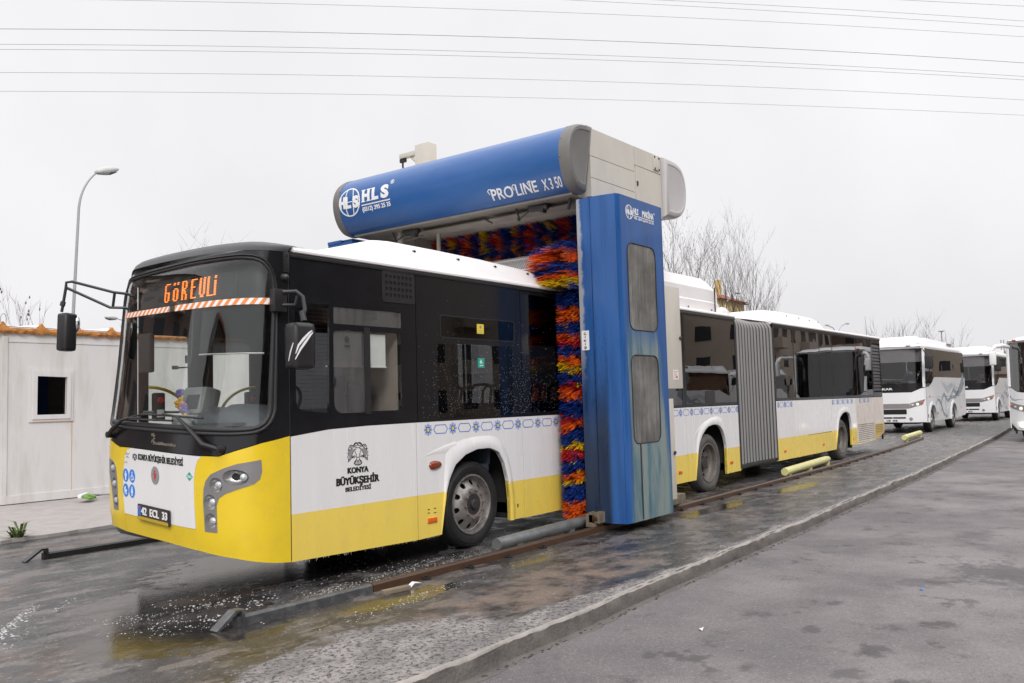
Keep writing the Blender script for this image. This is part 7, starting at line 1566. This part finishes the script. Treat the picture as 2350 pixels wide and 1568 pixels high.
# ================================================================== STREET, TREES, WIRES, FAR BUILDINGS
def lamp(base, top, arm, head_dir, label, r=.07, group='street lamps'):
    """pole from base to top, then a curved arm to arm; head at its end"""
    t = thing('street_lamp', label, 'street lamp', base, group); base, top, arm = Vector(base), Vector(top), Vector(arm)
    mid_ = Vector((lerp(top.x, arm.x, .12), lerp(top.y, arm.y, .12), lerp(top.z, arm.z, .62))); pts = []
    for k in range(9): q = k/8; pts.append((1-q)**2*top+2*q*(1-q)*mid_+q*q*arm)
    mb = MB(); mb.tube([base, base.lerp(top, .5)]+pts, [r, r*.8]+[lerp(r*.62, r*.38, k/8) for k in range(9)], 8); part('pole', mb, M['pole'], t)
    d = Vector(head_dir).normalized(); mb = MB(); s_ = d.cross(Vector((0, 0, 1))).normalized(); u = s_.cross(d); rg = []; L = .62 if r > .05 else .55
    for q, w_, hu, hd in ((0, .05, .04, .03), (.12, .10, .09, .07), (.45, .15, .12, .11), (.8, .14, .10, .09), (1, .06, .03, .03)):
        c = arm+d*(q*L-.05); rg.append([c+s_*w_*math.cos(a)+u*((hu if math.sin(a) > 0 else hd)*math.sin(a)) for a in [k*2*PI/12 for k in range(12)]])
    mb.loft(rg); h = part('lamp_head', mb, M['lamp_head'], t, ang=60)
    mb = MB(); c = arm+d*(L*.5); mb.loft([[c+d*(.22*math.cos(a))*q+s_*(.11*math.sin(a))*q-u*(.075+.045*(1-q)) for a in [k*2*PI/12 for k in range(12)]] for q in (1, .7, .1)]); part('lamp_glass', mb, M['pane'], h)
    return t
lamp((5.80, 16, 0), (6.12, 16, 6.9), (6.60, 16, 7.93), (1, -.1, .32), 'tall curved street lamp rising behind the cabin left of the bus', .055)
lamp((16.2, 30, 0), (16.1, 30, 5.0), (14.75, 30, 5.66), (-1, 0, .06), 'short street lamp peeping over the cabin roof beside the windscreen', .05)
lamp((61.0, 16.2, 0), (61.1, 16.2, 6.5), (64.0, 16.2, 7.35), (1, 0, .1), 'street lamp arching right over the rear roof fairing of the bus', .06)
lamp((56.0, 19.8, 0), (56.1, 19.8, 8.0), (58.4, 19.8, 9.35), (1, 0, .1), 'street lamp head seen among the bare tree branches', .06)
t = thing('street_lamp', 'double armed street lamp far off over the rear of the bus', 'street lamp', (72, 16.4, 0), 'street lamps')
mb = MB(); mb.tube([(71.8, 16.4, 0), (71.8, 16.4, 6.3)], .07, 6)
mb.tube([(71.8, 16.4, 6.2), (71.4, 16.4, 6.75), (70.6, 16.4, 7.05), (69.4, 16.4, 7.15)], .035, 5); mb.tube([(71.8, 16.4, 6.2), (72.3, 16.4, 6.9), (73.2, 16.4, 7.35), (74.6, 16.4, 7.6)], .035, 5); part('pole', mb, M['pole'], t)
for x, z, s_ in ((69.1, 7.17, -1), (74.9, 7.62, 1)): mb = MB(); mb.box(x-.35, x+.35, 16.3, 16.5, z-.06, z+.07, bev=.04); part('lamp_head', mb, M['lamp_head'], t)
t = thing('street_lamp', 'thin lamp post with a flat top far behind the first midibus', 'street lamp', (80, 9.8, 0), 'street lamps')
mb = MB(); mb.tube([(80, 9.8, 0), (80, 9.75, 6.7)], .05, 6); part('pole', mb, M['pole'], t); mb = MB(); mb.lathe([(.05, 6.62), (.26, 6.70), (.26, 6.76), (.02, 6.78)], (80, 9.75, 0), 'z', 10); part('lamp_head', mb, M['lamp_head'], t)
for y, x in ((6.50, 90), (6.30, 90.2)):
    mb = MB(); mb.tube([(x, y, 0), (x, y-.03, 6.1)], .05, 6); tag(mk('flag_pole', mb, M['pole'], origin=(x, y, 0)), 'thin grey pole beside the coach mirror, %s of the pair' % ('left' if y > 6.4 else 'right'), 'pole', 'pair of poles behind the coach')
for x, z in ((67.3, 7.35), (70.0, 7.45)):
    mb = MB(); mb.lathe([(.32, 0), (.32, z-1.6), (.45, z-1.55), (.45, z-1.4), (.28, z-1.35), (.28, z-1.0), (.02, z)], (x, 17.8, 0), 'z', 10); tag(mk('minaret', mb, M['steel_dark'], origin=(x, 17.8, 0)), 'dark pointed minaret tip over the bus roof, %s one' % ('left' if x < 69 else 'taller right'), 'minaret', 'minaret tips over the bus roof')
# bare trees
def twig_tree(name, base, height, spread, stems, label, seed, levels=3, mat='bark', r0=.10, pods=0, kids=(5, 4, 3), group=None, up=.72, thin=1.0, trunk_h=.25):
    t = thing(name, label, 'tree', base, group); rk = random.Random(seed); tr, cr, pd = MB(), MB(), MB(); B_ = Vector(base)
    def grow(p, d, ln, r, lv):
        n = 5 if lv < 2 else 3; pts = [p]; rs = [r]; dd = d.copy(); q = p.copy()
        for k in range(n):
            dd = (dd+Vector((rk.uniform(-1, 1), rk.uniform(-1, 1), rk.uniform(-.5, .9)))*(.13 if lv == 0 else .2)).normalized(); q = q+dd*ln/n; pts.append(q); rs.append(r*(1-.75*(k+1)/n))
        (tr if lv == 0 else cr).tube(pts, rs, 6 if lv == 0 else (4 if lv == 1 else 3))
        if lv >= levels:
            if pods and rk.random() < pods:
                for j in range(rk.randint(1, 3)): z = pts[rk.randint(1, n)]; pd.add([z, z+Vector((.02, 0, -.05)), z+Vector((0, .02, -.10)), z+Vector((-.02, 0, -.05))], [(0, 1, 2, 3)])
            return
        for j in range(kids[min(lv, len(kids)-1)]+rk.randint(-1, 1)):
            f = rk.uniform(.28, 1.0); i = min(n-1, int(f*n)); b = pts[i].lerp(pts[i+1], f*n-i if f < 1 else 1); az = rk.uniform(0, 2*PI); tl = rk.uniform(.35, .85)
            ax = Vector((math.cos(az), math.sin(az), 0)); nd = (dd*(1-tl*.5)+ax*tl*spread+Vector((0, 0, up*.55))).normalized()
            grow(b, nd, ln*rk.uniform(.36, .62), max(.0045*thin, rs[i]*.55), lv+1)
    if trunk_h > 0: tr.tube([B_, B_+Vector((0, 0, height*trunk_h))], [r0*1.5, r0*1.25], 8); st = B_+Vector((0, 0, height*trunk_h*.97))
    else: st = B_
    for k in range(stems):
        az = 2*PI*k/stems+rk.uniform(-.5, .5); tl = rk.uniform(.05, .42)*spread if stems > 1 else .04
        grow(st, Vector((math.cos(az)*tl, math.sin(az)*tl, 1)).normalized(), height*(1-trunk_h)*rk.uniform(.72, .98), r0*rk.uniform(.6, .9), 0)
    part('trunk', tr, M[mat], t, smooth=True); part('crown', cr, M[mat], t, kind=None, smooth=False)
    if pods: part('seed_pods', pd, M['pod'], t, kind='stuff', smooth=False)
twig_tree('bare_tree', (35.2, 12.9, 0), 8.9, .7, 6, 'bare tree hung with dark seed pods just right of the gantry tower', 41, mat='bark', pods=.45, kids=(7, 4, 3), r0=.055)
twig_tree('bare_tree', (41.6, 12.9, 0), 9.2, .8, 6, 'tall leafless tree behind the gas bottle cover of the bus', 52, mat='bark', kids=(7, 4, 3), r0=.05)
twig_tree('bare_tree', (44.9, 13.2, 0), 7.7, .72, 6, 'leafless tree leaning right over the bellows of the bus', 57, mat='bark', kids=(7, 4, 3), r0=.055)
twig_tree('bare_tree', (13.9, 22.5, 0), 6.5, 1.3, 7, 'thin tree tips showing above the black front roof of the bus', 64, mat='bark_pale', kids=(6, 4, 3), r0=.07)
twig_tree('bare_tree', (5.75, 18, 0), 4.55, .5, 3, 'slim bare sapling behind the white cabin roof', 71, mat='bark_pale', kids=(6, 3, 2), r0=.03, pods=.12)
for i, (x, y, h, s_) in enumerate(((75, 13.9, 7.1, 81), (76, 12.7, 7.4, 82), (75, 11.45, 7.4, 83), (77, 10.3, 6.7, 86), (78, 9.3, 6.5, 85), (77, 8.3, 6.1, 84))):
    twig_tree('bare_tree', (x, y, 0), h*.86, .8, 4, ('small bare tree behind the roof of the first midibus, leftmost of the row', 'small bare tree second from the left behind the first midibus', 'bushy small bare tree, third of the row behind the first midibus', 'reddish small bare tree above the midibus roof pod', 'short bare tree right of the reddish one over the midibus', 'rightmost short bare tree over the rear of the first midibus')[i], s_, levels=2, kids=(7, 4), r0=.045, group='small trees behind the midibuses', thin=1.9, mat='bark' if i < 3 else 'bark_pale')
# overhead wires
WR = [((7.08, 23.06, 14.0), (18.97, 11.42, 14.3), (33.2, -2.52, 14.0), .013), ((7.6, 24.3, 14.0), (20.0, 12.19, 14.29), (34.88, -2.32, 14.0), .010), ((7.78, 24.74, 14.0), (20.33, 12.44, 14.28), (35.34, -2.27, 14.0), .010), ((8.67, 26.88, 14.0), (22.1, 13.78, 14.29), (38.2, -1.94, 14.0), .010), ((9.48, 28.84, 14.0), (23.67, 14.96, 14.25), (40.66, -1.65, 14.0), .010), ((8.1, 18.74, 14.0), (17.09, 10.0, 14.19), (30.31, -2.85, 14.0), .008), ((17.18, 8.1, 14.0), (22.71, 3.06, 14.04), (29.31, -2.97, 14.0), .008), ((19.06, 5.91, 14.0), (23.77, 1.57, 14.04), (28.77, -3.03, 14.0), .008), ((24.17, -.08, 14.0), (25.73, -1.56, 14.0), (27.44, -3.19, 14.0), .008)]
WL = ('thickest overhead wire, dark, highest at the left edge', 'overhead wire next below the thick one, upper of a close pair', 'overhead wire, lower of the close pair', 'overhead wire second from the bottom', 'lowest overhead wire crossing the sky', 'thin overhead wire leaving the top edge near the left corner', 'thin overhead wire leaving the top edge near the middle', 'thin overhead wire above that, right half only', 'topmost thin overhead wire cutting the upper right corner')
for (a, b, c, r), lab in zip(WR, WL):
    a, b, c = Vector(a), Vector(b), Vector(c); la = (b-a).length; lc = (c-a).length; tb_ = la/lc; pts = []
    for k in range(-8, 33):
        q = k/24; l0 = (q-tb_)*(q-1)/(tb_); l1 = q*(q-1)/(tb_*(tb_-1)); l2 = q*(q-tb_)/(1-tb_); pts.append(a*l0+b*l1+c*l2)
    mb = MB(); mb.tube(pts, r*.7, 5); tag(mk('overhead_wire', mb, M['wire'], origin=tuple(a)), lab, 'wire', 'overhead wires')
# far buildings
def house(name, x0, x1, y0, y1, h, roof_h, wall, label, chim=True, floors=3):
    t = thing(name, label, 'building', ((x0+x1)/2, (y0+y1)/2, 0)); mb = MB(); mb.box(x0, x1, y0, y1, 0, h); part('wall', mb, M[wall], t)
    e = .5; mb = MB(); xm, ym = (x0+x1)/2, (y0+y1)/2; rx = max(0, (x1-x0)/2-(y1-y0)/2*.8)
    mb.add([(x0-e, y0-e, h), (x1+e, y0-e, h), (x1+e, y1+e, h), (x0-e, y1+e, h), (xm-rx, ym, h+roof_h), (xm+rx, ym, h+roof_h)], [(0, 1, 5, 4), (1, 2, 5), (2, 3, 4, 5), (3, 0, 4), (0, 3, 2, 1)]); rf = part('roof', mb, M['roof_tile'], t, smooth=False)
    if chim: mb = MB(); mb.box(xm-.25, xm+.25, y0+1.0, y0+1.5, h, h+roof_h+.4); part('chimney', mb, M['wall_yellow'], rf)
    nx = max(2, int((x1-x0)/2.2)); proto = None
    for f in range(floors):
        for i in range(nx):
            x = x0+(i+.5)*(x1-x0)/nx; z = 1.2+f*(h-.6)/floors
            if proto is None:
                mb = MB(); mb.box(-.5, .5, y0-.03, y0+.05, 0, 1.3); proto = mk('window', mb, M['pane'], t); proto.location = (x, 0, z)
            else: copy_part(proto, t, (x, 0, z))
    return t
house('far_house', 71.5, 77.4, 27, 34, 10.6, 1.75, 'wall_yellow', 'yellow house with red tiled roof and chimney seen through the bare tree', floors=3)
house('far_house', 77.6, 78.9, 27.5, 33, 10.6, .55, 'wall_pink', 'narrow pink house end beside the yellow house', chim=False, floors=3)
house('far_house', 108, 118, 9.2, 14, 4.75, 1.15, 'wall_pink', 'low house with orange tiled roof between the second midibus and the coach', chim=False, floors=1)
def apartment(x, y, wx, wy, h, fl, wall, yaw, label):
    t = thing('apartment_block', label, 'building', (x, y, 0), 'apartment blocks mirrored in the glass'); t.rotation_euler = (0, 0, R_(yaw))
    def prt(nm, mb, m, kind=None): o = mk(nm, mb, m, None, False); o.parent = t; (o.__setitem__('kind', kind) if kind else None); return o
    mb = MB(); mb.box(-wx/2, wx/2, -wy/2, wy/2, 0, h); prt('wall', mb, M[wall])
    e = .8; mb = MB(); mb.add([(-wx/2-e, -wy/2-e, h), (wx/2+e, -wy/2-e, h), (wx/2+e, wy/2+e, h), (-wx/2-e, wy/2+e, h), (-wx/4, 0, h+2.6), (wx/4, 0, h+2.6)], [(0, 1, 5, 4), (1, 2, 5), (2, 3, 4, 5), (3, 0, 4), (0, 3, 2, 1)]); prt('roof', mb, M['roof_tile'])
    mw, ms = MB(), MB(); fh = h/fl
    for f in range(fl):
        z = f*fh
        for sgn in (-1, 1):
            for i in range(int(wx/3)):
                u = -wx/2+(i+.5)*wx/int(wx/3)
                if i % 3 == 1: ms.box(u-1.4, u+1.4, min(sgn*wy/2, sgn*(wy/2+1.1)), max(sgn*wy/2, sgn*(wy/2+1.1)), z+.2, z+1.2)
                mw.box(u-.75, u+.75, min(sgn*(wy/2-.1), sgn*(wy/2+.04)), max(sgn*(wy/2-.1), sgn*(wy/2+.04)), z+1.0, z+2.4)
            for i in range(int(wy/3)):
                u = -wy/2+(i+.5)*wy/int(wy/3)
                if i % 3 == 1: ms.box(min(sgn*wx/2, sgn*(wx/2+1.1)), max(sgn*wx/2, sgn*(wx/2+1.1)), u-1.4, u+1.4, z+.2, z+1.2)
                mw.box(min(sgn*(wx/2-.1), sgn*(wx/2+.04)), max(sgn*(wx/2-.1), sgn*(wx/2+.04)), u-.75, u+.75, z+1.0, z+2.4)
    prt('windows', mw, M['pane'], 'stuff'); prt('balconies', ms, M['apt_cream' if wall != 'apt_dark' else 'apt_brown'], 'stuff')
apartment(-17, 50, 30, 16, 21, 7, 'apt_brown', 12, 'brown apartment block ahead of the bus, mirrored in its windscreen')
apartment(-62, 34, 22, 16, 15, 5, 'apt_brown', 30, 'lower brown apartment block far ahead of the bus')
apartment(-2, -46, 22, 14, 22, 7, 'apt_dark', 0, 'brown apartment block behind the photographer')
apartment(24, -46, 24, 14, 24, 7, 'apt_dark', 0, 'brown apartment block opposite the wash gantry')
apartment(50, -40, 22, 14, 20, 6, 'apt_cream', 6, 'cream apartment block across the road with red roof')
apartment(84, -31, 26, 14, 17, 6, 'apt_cream', -3, 'second cream apartment block farther down the road')
apartment(116, -30, 26, 16, 18, 6, 'apt_brown', 2, 'brown apartment block near the end of the road')
apartment(140, -16, 14, 18, 19, 6, 'apt_cream', 0, 'third cream apartment block near the end of the road')
bpy.context.view_layer.update()
